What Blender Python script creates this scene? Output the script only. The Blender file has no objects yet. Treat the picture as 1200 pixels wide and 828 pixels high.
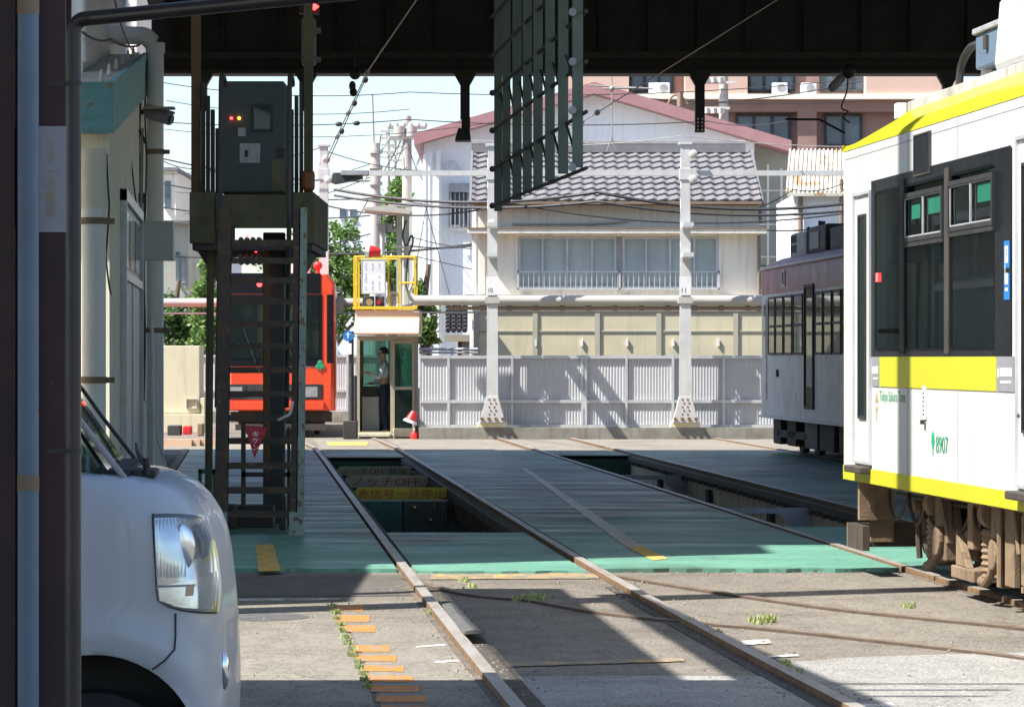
import bpy, bmesh, math, random
from mathutils import Vector, Matrix, Euler
random.seed(7)
SC = bpy.context.scene
COL = SC.collection
F, H, CX, CY = 3740.0, 1.53, 600.0, 420.0      # focal length (photo pixels), eye height, principal column, horizon row
TK = -0.0826                                   # the tracks run slightly to the left of the view axis

def P(px, py, Y): return Vector(((px-CX)/F*Y, Y, H-(py-CY)/F*Y))
def G(px, py, z=0.0):
    Y = F*(H-z)/(py-CY); return Vector(((px-CX)/F*Y, Y, z))
def T(c, Y, z=0.0): return Vector((c+TK*Y, Y, z))
V = Vector

# ------------------------------------------------------------------ objects
def wm(o):
    m = Matrix.Translation(o.location) @ o.rotation_euler.to_matrix().to_4x4()
    return wm(o.parent) @ m if o.parent else m
def tag(o, label=None, cat=None, group=None, kind=None):
    if label: o['label'] = label
    if cat: o['category'] = cat
    if group: o['group'] = group
    if kind: o['kind'] = kind
    return o
def thing(name, label, cat, loc=(0, 0, 0), rz=0.0, group=None):
    o = bpy.data.objects.new(name, None); COL.objects.link(o)
    o.location = loc; o.rotation_euler = (0, 0, rz); o.empty_display_size = .2
    return tag(o, label, cat, group)
def dup(o, parent=None):
    c = o.copy(); COL.objects.link(c)
    if parent is not None: c.parent = parent
    for ch in list(KIDS.get(o.name, [])):
        d = dup(ch, c); KIDS.setdefault(c.name, []).append(d)
    return c
KIDS = {}

class MB:
    def __init__(s): s.bm = bmesh.new()
    def face(s, pts):
        try: return s.bm.faces.new([s.bm.verts.new(p) for p in pts])
        except ValueError: return None
    def mesh(s, vs, fs):
        b = [s.bm.verts.new(v) for v in vs]
        for f in fs:
            try: s.bm.faces.new([b[i] for i in f])
            except ValueError: pass
    def box(s, x0, x1, y0, y1, z0, z1):
        if x0 > x1: x0, x1 = x1, x0
        if y0 > y1: y0, y1 = y1, y0
        if z0 > z1: z0, z1 = z1, z0
        v = [(x, y, z) for z in (z0, z1) for (x, y) in ((x0, y0), (x1, y0), (x1, y1), (x0, y1))]
        s.mesh(v, [(3, 2, 1, 0), (4, 5, 6, 7), (0, 1, 5, 4), (1, 2, 6, 5), (2, 3, 7, 6), (3, 0, 4, 7)]); return s
    def pbox(s, px0, py0, px1, py1, Y, depth):          # a box whose front face is seen over this rectangle at distance Y
        a = P(px0, py0, Y); b = P(px1, py1, Y); return s.box(a.x, b.x, Y, Y+depth, b.z, a.z)
    def prism(s, pts, d):                                # polygon pts (3-D), extruded by vector d
        n = len(pts); pts = [V(p) for p in pts]; d = V(d)
        s.mesh(pts+[p+d for p in pts], [tuple(range(n))[::-1], tuple(range(n, 2*n))]+[(i, (i+1) % n, n+(i+1) % n, n+i) for i in range(n)]); return s
    def tube(s, pts, r, n=8, cap=True):
        pts = [V(p) for p in pts]; k = len(pts); rr = r if isinstance(r, (list, tuple)) else [r]*k
        vs = []; fs = []; u = None
        for i, p in enumerate(pts):
            t = (pts[min(i+1, k-1)]-pts[max(i-1, 0)]).normalized()
            if u is None:
                a = V((0, 0, 1)) if abs(t.z) < .9 else V((0, 1, 0)); u = t.cross(a).normalized()
            else:
                u = (u-t*u.dot(t)).normalized()
            w = t.cross(u)
            for j in range(n):
                a = 2*math.pi*j/n; vs.append(p+(u*math.cos(a)+w*math.sin(a))*rr[i])
        for i in range(k-1):
            for j in range(n):
                fs.append((i*n+j, i*n+(j+1) % n, (i+1)*n+(j+1) % n, (i+1)*n+j))
        if cap: fs += [tuple(range(n))[::-1], tuple(range((k-1)*n, k*n))]
        s.mesh(vs, fs); return s
    def sweep(s, pts, prof, up=V((0, 0, 1))):            # prof: (lateral, height) polygon swept along a near-level path
        pts = [V(p) for p in pts]; k = len(pts); n = len(prof); vs = []; fs = []
        for i, p in enumerate(pts):
            t = (pts[min(i+1, k-1)]-pts[max(i-1, 0)]); t.z = 0; t.normalize(); l = V((t.y, -t.x, 0))
            for (a, b) in prof: vs.append(p+l*a+up*b)
        for i in range(k-1):
            for j in range(n): fs.append((i*n+j, i*n+(j+1) % n, (i+1)*n+(j+1) % n, (i+1)*n+j))
        fs += [tuple(range(n))[::-1], tuple(range((k-1)*n, k*n))]
        s.mesh(vs, fs); return s
    def sphere(s, c, r, sx=1, sy=1, sz=1, u=12, v=8):
        c = V(c); vs = [c+V((0, 0, -r*sz))]; fs = []
        for i in range(1, v):
            th = math.pi*i/v
            for j in range(u):
                a = 2*math.pi*j/u; vs.append(c+V((r*sx*math.sin(th)*math.cos(a), r*sy*math.sin(th)*math.sin(a), -r*sz*math.cos(th))))
        vs.append(c+V((0, 0, r*sz)))
        for j in range(u):
            fs.append((0, 1+(j+1) % u, 1+j)); fs.append((len(vs)-1, 1+(v-2)*u+j, 1+(v-2)*u+(j+1) % u))
        for i in range(v-2):
            for j in range(u): fs.append((1+i*u+j, 1+i*u+(j+1) % u, 1+(i+1)*u+(j+1) % u, 1+(i+1)*u+j))
        s.mesh(vs, fs); return s
    def grid(s, fn, nu, nv, flip=False):
        vs = [fn(i/nu, j/nv) for j in range(nv+1) for i in range(nu+1)]
        fs = []
        for j in range(nv):
            for i in range(nu):
                q = (j*(nu+1)+i, j*(nu+1)+i+1, (j+1)*(nu+1)+i+1, (j+1)*(nu+1)+i); fs.append(q[::-1] if flip else q)
        s.mesh(vs, fs); return s
    def text(s, body, o, right, up, w, h):
        vs, fs, (x0, y0, x1, y1) = text_geo(body); o = V(o); right = V(right).normalized(); up = V(up).normalized()
        s.mesh([o+right*((x-x0)/(x1-x0)*w)+up*((y-y0)/(y1-y0)*h) for x, y in vs], fs); return s
    def build(s, name, m, parent=None, smooth=False, bevel=0.0, local=False, recalc=True):
        bm = s.bm
        if recalc: bmesh.ops.recalc_face_normals(bm, faces=bm.faces)
        loc = V((0, 0, 0))
        if parent is not None:
            if not local: bm.transform(wm(parent).inverted())
        else:
            xs = [v.co for v in bm.verts]
            loc = V(((min(c.x for c in xs)+max(c.x for c in xs))/2, (min(c.y for c in xs)+max(c.y for c in xs))/2, min(c.z for c in xs)))
            bm.transform(Matrix.Translation(-loc))
        me = bpy.data.meshes.new(name); bm.to_mesh(me); bm.free()
        for mm in (m if isinstance(m, (list, tuple)) else [m]): me.materials.append(mm)
        if smooth:
            for p in me.polygons: p.use_smooth = True
            if smooth != 'full':
                try: me.set_sharp_from_angle(angle=math.radians(40))
                except Exception: pass
        o = bpy.data.objects.new(name, me); COL.objects.link(o); o.location = loc
        if parent is not None:
            o.parent = parent; KIDS.setdefault(parent.name, []).append(o)
        if bevel:
            b = o.modifiers.new('bevel', 'BEVEL'); b.width = bevel; b.segments = 2; b.limit_method = 'ANGLE'; b.angle_limit = math.radians(50)
        return o
def struct(o): o['kind'] = 'structure'; return o

_TX = {}
def text_geo(body):
    if body in _TX: return _TX[body]
    cu = bpy.data.curves.new('lettering', 'FONT'); cu.body = body; cu.space_line = .95; cu.align_x = 'CENTER' if '\n' in body else 'LEFT'; cu.resolution_u = 3
    o = bpy.data.objects.new('lettering', cu); COL.objects.link(o)
    dg = bpy.context.evaluated_depsgraph_get(); dg.update()
    me = bpy.data.meshes.new_from_object(o.evaluated_get(dg))
    vs = [(v.co.x, v.co.y) for v in me.vertices]; fs = [tuple(p.vertices) for p in me.polygons]
    bpy.data.objects.remove(o); bpy.data.curves.remove(cu); bpy.data.meshes.remove(me)
    if not vs: vs, fs = [(0, 0), (1, 0), (1, 1), (0, 1)], [(0, 1, 2, 3)]
    bb = (min(v[0] for v in vs), min(v[1] for v in vs), max(v[0] for v in vs), max(v[1] for v in vs))
    _TX[body] = (vs, fs, bb); return _TX[body]

# ------------------------------------------------------------------ materials
def _new(name):
    m = bpy.data.materials.new(name); m.use_nodes = True
    nt = m.node_tree; b = nt.nodes['Principled BSDF']; return m, nt, b
def _noise(nt, scale, detail=4, sc=(1, 1, 1), rough=.6):
    g = nt.nodes.new('ShaderNodeNewGeometry'); mp = nt.nodes.new('ShaderNodeMapping'); mp.inputs['Scale'].default_value = sc
    n = nt.nodes.new('ShaderNodeTexNoise'); n.inputs['Scale'].default_value = scale; n.inputs['Detail'].default_value = detail; n.inputs['Roughness'].default_value = rough
    nt.links.new(g.outputs['Position'], mp.inputs[0]); nt.links.new(mp.outputs[0], n.inputs['Vector']); return n
def _ramp(nt, src, a, b):
    r = nt.nodes.new('ShaderNodeMapRange'); r.inputs[1].default_value = a; r.inputs[2].default_value = b; r.clamp = True
    nt.links.new(src, r.inputs[0]); return r.outputs[0]
def _mix(nt, fac, a, b):
    m = nt.nodes.new('ShaderNodeMix'); m.data_type = 'RGBA'
    if isinstance(fac, float): m.inputs[0].default_value = fac
    else: nt.links.new(fac, m.inputs[0])
    for s, i in ((a, 6), (b, 7)):
        if isinstance(s, tuple): m.inputs[i].default_value = (*s, 1)
        else: nt.links.new(s, m.inputs[i])
    return m.outputs[2]
def pm(name, col, col2=None, rough=.6, metal=0., scale=3., rng=(.4, .65), bump=0., bscale=60., streak=None, sc=(1, 1, 1), spots=None, coat=0., fine=0.0):
    """painted / plain surface: base colour broken up by a second colour, optional vertical grime streaks and spots"""
    m, nt, b = _new(name)
    b.inputs['Roughness'].default_value = rough; b.inputs['Metallic'].default_value = metal; b.inputs['Coat Weight'].default_value = coat
    if col2 is None: col2 = tuple(c*.82 for c in col)
    n = _noise(nt, scale, 5, sc)
    c = _mix(nt, _ramp(nt, n.outputs[0], *rng), tuple(col), tuple(col2))
    if fine:
        f = _noise(nt, 90, 3)
        c = _mix(nt, _ramp(nt, f.outputs[0], .45, .75), c, tuple(max(0, x-fine) for x in col))
    if streak:
        s2 = _noise(nt, 1.0, 4, (9, 9, .6)); c = _mix(nt, _ramp(nt, s2.outputs[0], .52, .80), c, tuple(streak))
    if spots:
        sp = _noise(nt, spots[0], 5); c = _mix(nt, _ramp(nt, sp.outputs[0], spots[1], spots[1]+.06), c, tuple(spots[2]))
    nt.links.new(c, b.inputs['Base Color'])
    rr = _noise(nt, scale*2.3, 3); mr = nt.nodes.new('ShaderNodeMapRange'); mr.inputs[3].default_value = max(.02, rough-.1); mr.inputs[4].default_value = min(1, rough+.12)
    nt.links.new(rr.outputs[0], mr.inputs[0]); nt.links.new(mr.outputs[0], b.inputs['Roughness'])
    if bump:
        bn = _noise(nt, bscale, 4); bp = nt.nodes.new('ShaderNodeBump'); bp.inputs['Strength'].default_value = bump; bp.inputs['Distance'].default_value = .02
        nt.links.new(bn.outputs[0], bp.inputs['Height']); nt.links.new(bp.outputs[0], b.inputs['Normal'])
    return m
def emis(name, col, st):
    m, nt, b = _new(name); b.inputs['Base Color'].default_value = (*col, 1); b.inputs['Emission Color'].default_value = (*col, 1); b.inputs['Emission Strength'].default_value = st
    return m
def glass(name, tint, clear=.5, rough=.04, tintcol=None):
    """window glass: tinted see-through plus mirror reflection that grows at grazing angles, with a thin film of dirt"""
    m, nt, b = _new(name); b.inputs['Base Color'].default_value = (*tint, 1); b.inputs['Roughness'].default_value = .6
    t = nt.nodes.new('ShaderNodeBsdfTransparent'); t.inputs[0].default_value = (*(min(1, x*1.05) for x in (tintcol or (.75, .9, .85))), 1)
    g = nt.nodes.new('ShaderNodeBsdfGlossy'); g.inputs[0].default_value = (.92, .95, .95, 1); g.inputs[1].default_value = rough
    f = nt.nodes.new('ShaderNodeFresnel'); f.inputs[0].default_value = 1.42
    d = nt.nodes.new('ShaderNodeMixShader'); d.inputs[0].default_value = (1-clear)*.5; nt.links.new(t.outputs[0], d.inputs[1]); nt.links.new(b.outputs[0], d.inputs[2])
    mx = nt.nodes.new('ShaderNodeMixShader'); nt.links.new(f.outputs[0], mx.inputs[0])
    nt.links.new(d.outputs[0], mx.inputs[1]); nt.links.new(g.outputs[0], mx.inputs[2]); nt.links.new(mx.outputs[0], nt.nodes['Material Output'].inputs[0]); return m
def foliage(name, c1, c2):
    m, nt, b = _new(name); n = _noise(nt, 1.6, 3)
    c = _mix(nt, _ramp(nt, n.outputs[0], .35, .65), c1, c2); nt.links.new(c, b.inputs['Base Color']); b.inputs['Roughness'].default_value = .55
    t = nt.nodes.new('ShaderNodeBsdfTranslucent'); nt.links.new(c, t.inputs[0]); mx = nt.nodes.new('ShaderNodeMixShader'); mx.inputs[0].default_value = .35
    nt.links.new(b.outputs[0], mx.inputs[1]); nt.links.new(t.outputs[0], mx.inputs[2]); nt.links.new(mx.outputs[0], nt.nodes['Material Output'].inputs[0]); return m

def ground_mat(name, c1, c2, c3, speck=.5, bump=.5, stain=(.07, .055, .04)):
    m, nt, b = _new(name); b.inputs['Roughness'].default_value = .88
    a = _noise(nt, .35, 6); c = _mix(nt, _ramp(nt, a.outputs[0], .38, .62), c1, c2)
    st = _noise(nt, 1.1, 6, (.6, 1.0, 1)); c = _mix(nt, _ramp(nt, st.outputs[0], .53, .72), c, stain)
    md = _noise(nt, 5, 5, (1, .5, 1), .7); c = _mix(nt, _ramp(nt, md.outputs[0], .45, .75), c, tuple(x*.62 for x in c2))
    f = _noise(nt, 26, 6, (1, .5, 1), .8); c = _mix(nt, _ramp(nt, f.outputs[0], .48, .72), c, c3)
    f2 = _noise(nt, 38, 3, (1, .5, 1), .6); c = _mix(nt, _ramp(nt, f2.outputs[0], .62, .72), c, tuple(min(1, x*1.7) for x in c1))
    vo = nt.nodes.new('ShaderNodeTexVoronoi'); vo.inputs['Scale'].default_value = 55; g = nt.nodes.new('ShaderNodeNewGeometry'); nt.links.new(g.outputs['Position'], vo.inputs['Vector'])
    c = _mix(nt, _ramp(nt, vo.outputs['Distance'], .0, .55), tuple(min(1, x*1.35) for x in c1), c) if speck else c
    cr = nt.nodes.new('ShaderNodeTexVoronoi'); cr.feature = 'DISTANCE_TO_EDGE'; cr.inputs['Scale'].default_value = .5
    wn = _noise(nt, 3, 4); mm = nt.nodes.new('ShaderNodeVectorMath'); mm.operation = 'MULTIPLY_ADD'; mm.inputs[1].default_value = (.5, .5, .5)
    nt.links.new(wn.outputs['Color'], mm.inputs[0]); nt.links.new(g.outputs['Position'], mm.inputs[2]); nt.links.new(mm.outputs[0], cr.inputs['Vector'])
    ck = _noise(nt, .3, 3); cf = nt.nodes.new('ShaderNodeMath'); cf.operation = 'MAXIMUM'; nt.links.new(_ramp(nt, cr.outputs['Distance'], .0, .008), cf.inputs[0]); nt.links.new(_ramp(nt, ck.outputs[0], .62, .5), cf.inputs[1])
    c = _mix(nt, cf.outputs[0], tuple(x*.6 for x in c2), c)
    nt.links.new(c, b.inputs['Base Color'])
    bp = nt.nodes.new('ShaderNodeBump'); bp.inputs['Strength'].default_value = bump; bp.inputs['Distance'].default_value = .02; nt.links.new(f.outputs[0], bp.inputs['Height']); nt.links.new(bp.outputs[0], b.inputs['Normal'])
    return m

def deck_mat():
    m, nt, b = _new('green deck paint')
    pl = _noise(nt, 1.0, 5, (.45, 2.2, 1), .6); c = _mix(nt, _ramp(nt, pl.outputs[0], .35, .68), (.115, .285, .21), (.15, .345, .255))
    w = _noise(nt, .55, 5, (1.0, .45, 1)); w2 = _noise(nt, 1.0, 5, (.9, 2.6, 1), .62)
    g0 = nt.nodes.new('ShaderNodeNewGeometry'); s0 = nt.nodes.new('ShaderNodeSeparateXYZ'); nt.links.new(g0.outputs['Position'], s0.inputs[0]); y_bias = nt.nodes.new('ShaderNodeMapRange'); y_bias.inputs[1].default_value = 24; y_bias.inputs[2].default_value = 36; y_bias.inputs[3].default_value = -.08; y_bias.inputs[4].default_value = .07; nt.links.new(s0.outputs['Y'], y_bias.inputs[0])  # dark patches get more frequent along Y, away from the front edge
    ad = nt.nodes.new('ShaderNodeMath'); ad.operation = 'ADD'; nt.links.new(w.outputs[0], ad.inputs[0]); nt.links.new(y_bias.outputs[0], ad.inputs[1])
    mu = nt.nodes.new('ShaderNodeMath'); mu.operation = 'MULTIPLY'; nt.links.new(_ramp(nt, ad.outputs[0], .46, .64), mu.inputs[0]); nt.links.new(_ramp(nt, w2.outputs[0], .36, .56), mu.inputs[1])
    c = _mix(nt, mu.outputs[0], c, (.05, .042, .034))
    sp = _noise(nt, 14, 5, (.5, 1.4, 1)); c = _mix(nt, _ramp(nt, sp.outputs[0], .58, .70), c, (.06, .065, .05))
    # joints between the boards, one every 0.3 m along the tracks
    g = nt.nodes.new('ShaderNodeNewGeometry'); sx = nt.nodes.new('ShaderNodeSeparateXYZ'); nt.links.new(g.outputs['Position'], sx.inputs[0])
    md = nt.nodes.new('ShaderNodeMath'); md.operation = 'PINGPONG'; md.inputs[1].default_value = .45; nt.links.new(sx.outputs['Y'], md.inputs[0])
    jf = nt.nodes.new('ShaderNodeMath'); jf.operation = 'MAXIMUM'; nt.links.new(_ramp(nt, md.outputs[0], .0, .012), jf.inputs[0]); nt.links.new(_ramp(nt, w.outputs[0], .58, .42), jf.inputs[1]); c = _mix(nt, jf.outputs[0], (.045, .075, .06), c)
    nt.links.new(c, b.inputs['Base Color'])
    mr = nt.nodes.new('ShaderNodeMapRange'); mr.inputs[1].default_value = .3; mr.inputs[2].default_value = .7; mr.inputs[3].default_value = .30; mr.inputs[4].default_value = .62; b.inputs['Specular IOR Level'].default_value = .5
    nt.links.new(pl.outputs[0], mr.inputs[0]); nt.links.new(mr.outputs[0], b.inputs['Roughness'])
    bp = nt.nodes.new('ShaderNodeBump'); bp.inputs['Strength'].default_value = .12; bp.inputs['Distance'].default_value = .01; nt.links.new(w2.outputs[0], bp.inputs['Height']); nt.links.new(bp.outputs[0], b.inputs['Normal'])
    return m

M = {}
M['ground'] = ground_mat('worn asphalt', (.205, .178, .146), (.16, .14, .114), (.07, .06, .05))
M['pale_ground'] = ground_mat('pale concrete paving', (.30, .29, .27), (.25, .24, .222), (.13, .125, .115))
M['tan_ground'] = ground_mat('yellowish worn paving', (.235, .212, .172), (.19, .17, .137), (.095, .085, .066))
M['dark_ground'] = ground_mat('dark ground', (.13, .115, .10), (.10, .09, .08), (.05, .045, .04))
M['apron'] = ground_mat('concrete apron', (.255, .225, .18), (.22, .195, .153), (.155, .135, .105), bump=.2)
M['kerb'] = pm('kerb concrete', (.30, .285, .25), (.19, .175, .15), .9, scale=3, bump=.5, fine=.1, streak=(.12, .11, .09))
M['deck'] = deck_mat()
M['rubber'] = pm('worn grey rubber', (.11, .11, .108), (.075, .073, .07), .7, scale=8)
M['railbrown'] = pm('brown worn rail head', (.17, .115, .075), (.24, .20, .165), .55, .2, scale=6)
M['edge_steel'] = pm('brown worn edge steel', (.30, .22, .14), (.20, .14, .09), .7, scale=5)
M['rust_old'] = pm('old dark rust', (.09, .06, .04), (.06, .042, .03), .9, scale=9)
M['pebble'] = pm('grey chippings', (.24, .215, .185), (.14, .125, .105), .9, scale=30)
M['dirt'] = pm('dirt beside the rail', (.10, .08, .06), (.17, .14, .11), .95, scale=6)
M['yellow_worn'] = pm('worn yellow road paint', (.50, .33, .08), (.24, .19, .13), .85, scale=5, rng=(.3, .55), spots=(9, .5, (.19, .165, .135)))
M['old_line'] = pm('old brown line', (.24, .21, .12), (.15, .22, .16), .36, scale=2.2, sc=(.6, 2, 1))
M['rust'] = pm('rusty rail side', (.20, .115, .055), (.12, .07, .038), .85, scale=12, bump=.3)
M['railtop'] = pm('worn rail head', (.46, .43, .40), (.36, .31, .26), .42, .35, scale=10, sc=(1, .2, 1))
M['groove'] = pm('dirt in the rail groove', (.045, .04, .035), (.09, .075, .055), .95, scale=15)
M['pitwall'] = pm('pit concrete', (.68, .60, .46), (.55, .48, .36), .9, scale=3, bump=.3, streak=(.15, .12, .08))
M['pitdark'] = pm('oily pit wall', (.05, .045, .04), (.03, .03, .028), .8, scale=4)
M['pitgreen'] = pm('dark green pit wall', (.03, .12, .085), (.02, .08, .06), .6, scale=4)
M['orange'] = pm('orange road paint', (.50, .19, .03), (.40, .17, .05), .85, scale=9, rng=(.35, .6), spots=(16, .55, (.23, .19, .15)))
M['yellow_line'] = pm('yellow road paint', (.72, .45, .07), (.48, .32, .10), .8, scale=9, spots=(13, .55, (.24, .20, .15)))
M['white_line'] = pm('white road paint', (.66, .65, .62), (.45, .43, .40), .85, scale=7, rng=(.3, .55), spots=(12, .50, (.25, .22, .19)))
M['white'] = pm('white tram paint', (.64, .64, .62), (.60, .60, .58), .3, scale=.8, streak=(.52, .51, .475), coat=.3, bump=.10, bscale=1.3)
M['yellow'] = pm('lime yellow paint', (.57, .54, .025), (.54, .51, .025), .35, scale=1.5, coat=.3)
M['tramroof'] = pm('grey tram roof', (.46, .45, .43), (.33, .32, .30), .7, scale=3, streak=(.2, .18, .15))
M['black'] = pm('black gloss panel', (.012, .013, .017), (.009, .010, .013), .3, scale=2); M['black'].node_tree.nodes['Principled BSDF'].inputs['Specular IOR Level'].default_value = .22
M['blackmatt'] = pm('black rubber', (.02, .02, .02), (.03, .03, .03), .7, scale=8)
M['grey'] = pm('grey label', (.25, .25, .27), None, .6)
M['brown_dust'] = pm('brake dust brown', (.235, .165, .102), (.155, .105, .065), .88, scale=5, streak=(.11, .075, .045), spots=(7, .62, (.12, .085, .055)), bump=.25)
M['dust_dark'] = pm('dark brake dust', (.07, .05, .035), (.04, .03, .022), .85, scale=6)
M['glassdark'] = glass('dark tram window', (.012, .022, .018), .30, .03, (.5, .75, .62))
M['glassclear'] = glass('tinted tram window', (.008, .02, .014), .72, .02, (.50, .78, .62))
M['glassgreen'] = glass('greenish pane', (.012, .03, .028), .45, .04, (.38, .58, .52)) if 0 else glass('greenish pane', (.012, .03, .028), .42, .03, (.45, .7, .62))
M['glassfar'] = glass('light tinted pane', (.02, .03, .028), .86, .03, (.80, .92, .86))
M['green_sign'] = pm('green notice', (.015, .17, .10), None, .5)
M['text_green'] = pm('green lettering', (.02, .33, .16), None, .5)
M['blue_sign'] = pm('blue sign', (.02, .20, .55), None, .4)
M['text_white'] = pm('white lettering', (.82, .82, .82), None, .5)
M['maroon'] = pm('faded maroon paint', (.35, .095, .095), (.42, .18, .18), .5, scale=2.5, streak=(.42, .29, .27))
M['faded'] = pm('faded white tram paint', (.62, .60, .60), (.52, .49, .49), .5, scale=2, streak=(.42, .39, .38), spots=(2.2, .62, (.50, .34, .33)))
M['orange_tram'] = pm('vermilion paint', (.84, .085, .03), (.80, .075, .026), .35, scale=1.5, coat=.3)
M['ac'] = pm('air conditioner grey', (.33, .33, .34), (.24, .24, .25), .7, scale=5)
M['ac_dark'] = pm('dark roof unit', (.035, .035, .04), (.06, .06, .06), .7, scale=5)
M['steel_dark'] = pm('dark painted steel', (.055, .048, .042), (.035, .03, .027), .7, scale=3, streak=(.08, .05, .03))
M['girder'] = pm('dark brown girder paint', (.055, .045, .04), (.036, .03, .027), .8, scale=2, streak=(.035, .03, .026))
M['stair_rust'] = pm('rusty stair steel', (.05, .038, .03), (.09, .055, .032), .8, scale=9, spots=(16, .62, (.17, .13, .10)))
M['stair_green'] = pm('chipped pale green paint', (.26, .32, .27), (.20, .25, .21), .7, scale=4, spots=(20, .56, (.16, .08, .04)))
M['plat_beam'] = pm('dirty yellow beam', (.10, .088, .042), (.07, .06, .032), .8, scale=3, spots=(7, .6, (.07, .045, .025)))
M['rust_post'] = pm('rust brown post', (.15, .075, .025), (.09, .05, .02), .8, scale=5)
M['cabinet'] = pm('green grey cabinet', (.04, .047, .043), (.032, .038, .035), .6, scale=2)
M['slat'] = pm('green grey slat', (.13, .152, .127), (.105, .125, .105), .75, scale=3)
M['redflag'] = pm('dark red flag', (.42, .02, .035), (.34, .015, .03), .6, scale=5)
M['cream'] = pm('cream render', (.84, .79, .66), (.78, .73, .60), .85, scale=1.2, streak=(.66, .60, .48), bump=.08)
M['housewall'] = pm('off white house render', (.84, .775, .655), (.79, .725, .605), .85, scale=1, streak=(.58, .53, .45), bump=.06)
M['whitewall'] = pm('white cladding', (.84, .86, .87), (.81, .83, .85), .75, scale=.5, streak=(.70, .72, .74))
M['redroof'] = pm('dusty red metal roof', (.37, .19, .19), (.33, .165, .165), .6, scale=2)
M['tile'] = pm('grey glazed roof tile', (.185, .175, .18), (.15, .142, .147), .75, scale=3, spots=(5, .6, (.22, .205, .205)))
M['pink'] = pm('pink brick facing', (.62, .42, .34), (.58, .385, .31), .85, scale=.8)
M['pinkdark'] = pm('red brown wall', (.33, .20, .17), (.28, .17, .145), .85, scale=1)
M['winblue'] = pm('bluish window', (.06, .085, .11), (.13, .16, .19), .12, scale=.9)
M['winpale'] = pm('pale curtained window', (.40, .46, .46), (.33, .39, .40), .2, scale=.5, sc=(4, 1, .4))
M['alu'] = pm('aluminium frame', (.62, .63, .64), (.52, .53, .55), .4, .4, scale=4)
M['fence'] = pm('pale corrugated sheet', (.47, .468, .485), (.43, .428, .445), .6, scale=1.2, streak=(.44, .43, .43))
M['polycarb'] = pm('weathered beige panel', (.62, .555, .38), (.52, .48, .345), .6, scale=.8, sc=(1, 1, 2.5), streak=(.45, .41, .30))
M['rustroof'] = pm('white roof with rust', (.60, .56, .48), (.50, .42, .32), .7, scale=1.5, sc=(3, 1, 1), spots=(2.5, .55, (.36, .22, .12)))
M['greywall'] = pm('grey green wall', (.38, .37, .31), (.33, .32, .27), .85, scale=1)
M['pole'] = pm('white grey steel pole', (.56, .56, .55), (.49, .49, .48), .55, scale=3, streak=(.46, .42, .37))
M['conc_pole'] = pm('concrete pole', (.47, .44, .40), (.40, .375, .34), .9, scale=2)
M['wire'] = pm('dark wire', (.03, .03, .035), None, .6)
M['wire_pale'] = pm('pale wire', (.33, .31, .28), None, .5)
M['porcelain'] = pm('porcelain insulator', (.60, .56, .50), None, .3)
M['teal'] = pm('weathered teal fascia', (.22, .46, .50), (.17, .37, .40), .7, scale=2, sc=(1, 1, 4), spots=(6, .63, (.34, .26, .17)))
M['roofbeige'] = pm('beige roof sheet', (.55, .51, .43), (.48, .44, .36), .8, scale=2)
M['pvc'] = pm('white pvc pipe', (.80, .81, .80), (.74, .74, .72), .45, scale=1.5, streak=(.64, .60, .52))
M['strap'] = pm('rusty strap', (.25, .18, .12), None, .8)
M['winframe'] = pm('grey door leaf', (.60, .62, .62), (.53, .55, .55), .5, scale=2)
M['column'] = pm('dark oxide brown paint', (.055, .024, .024), (.04, .018, .018), .6, scale=4, spots=(35, .68, (.2, .17, .15)))
M['bluepipe'] = pm('blue grey pipe', (.13, .18, .25), (.11, .155, .21), .5, scale=3, spots=(8, .66, (.14, .08, .05)))
M['blackpipe'] = pm('black pipe', (.025, .022, .025), (.04, .03, .03), .4, scale=5)
M['band'] = pm('white band', (.36, .355, .37), (.31, .305, .32), .7, scale=5)
M['band_text'] = pm('faded yellow lettering', (.42, .36, .17), None, .7)
M['vanpaint'] = pm('silver white van paint', (.49, .51, .54), (.47, .49, .52), .38, .0, scale=1, coat=.35)
M['chrome'] = pm('lamp reflector', (.80, .82, .85), (.62, .66, .70), .10, .9, scale=5, bump=.06, bscale=6)
M['lens'] = glass('clear lamp lens', (.7, .75, .8), .72, .05, (.95, .97, 1))
M['amber'] = pm('amber lamp', (.75, .33, .12), None, .3)
M['carglass'] = glass('van window', (.02, .035, .035), .35, .03, (.6, .75, .7))
M['tyre'] = pm('tyre', (.018, .018, .02), None, .85, scale=20)
M['booth'] = pm('beige booth frame', (.40, .35, .26), (.34, .30, .22), .6, scale=4)
M['peach'] = pm('peach awning', (.66, .46, .33), (.60, .41, .29), .6, scale=1.5)
M['railyellow'] = pm('yellow railing', (.75, .50, .02), (.62, .42, .03), .5, scale=6)
M['board'] = pm('white notice board', (.80, .80, .80), None, .5)
M['faint'] = pm('faded print', (.45, .42, .58), None, .6)
M['red'] = pm('red plastic', (.75, .03, .03), None, .4)
M['wood'] = pm('dark timber', (.10, .065, .04), (.07, .045, .03), .8, scale=6)
M['conc_lt'] = pm('pale green post', (.42, .46, .40), (.36, .40, .35), .8, scale=4)
M['cream_box'] = pm('cream painted steel', (.68, .62, .45), (.62, .56, .40), .6, scale=1.5, streak=(.52, .44, .30))
M['sign_cream'] = pm('dirty cream sign', (.42, .38, .26), (.34, .31, .22), .6, scale=4)
M['sign_yellow'] = pm('yellow sign', (.60, .44, .03), (.52, .38, .03), .6, scale=4)
M['text_red'] = pm('red lettering', (.50, .03, .03), None, .6)
M['text_dark'] = pm('dark lettering', (.10, .08, .07), None, .6)
M['brass'] = pm('brass knob', (.7, .55, .25), None, .25, .9)
M['polyframe'] = pm('dull screen frame', (.43, .41, .33), (.40, .38, .30), .7, scale=2)
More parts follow.
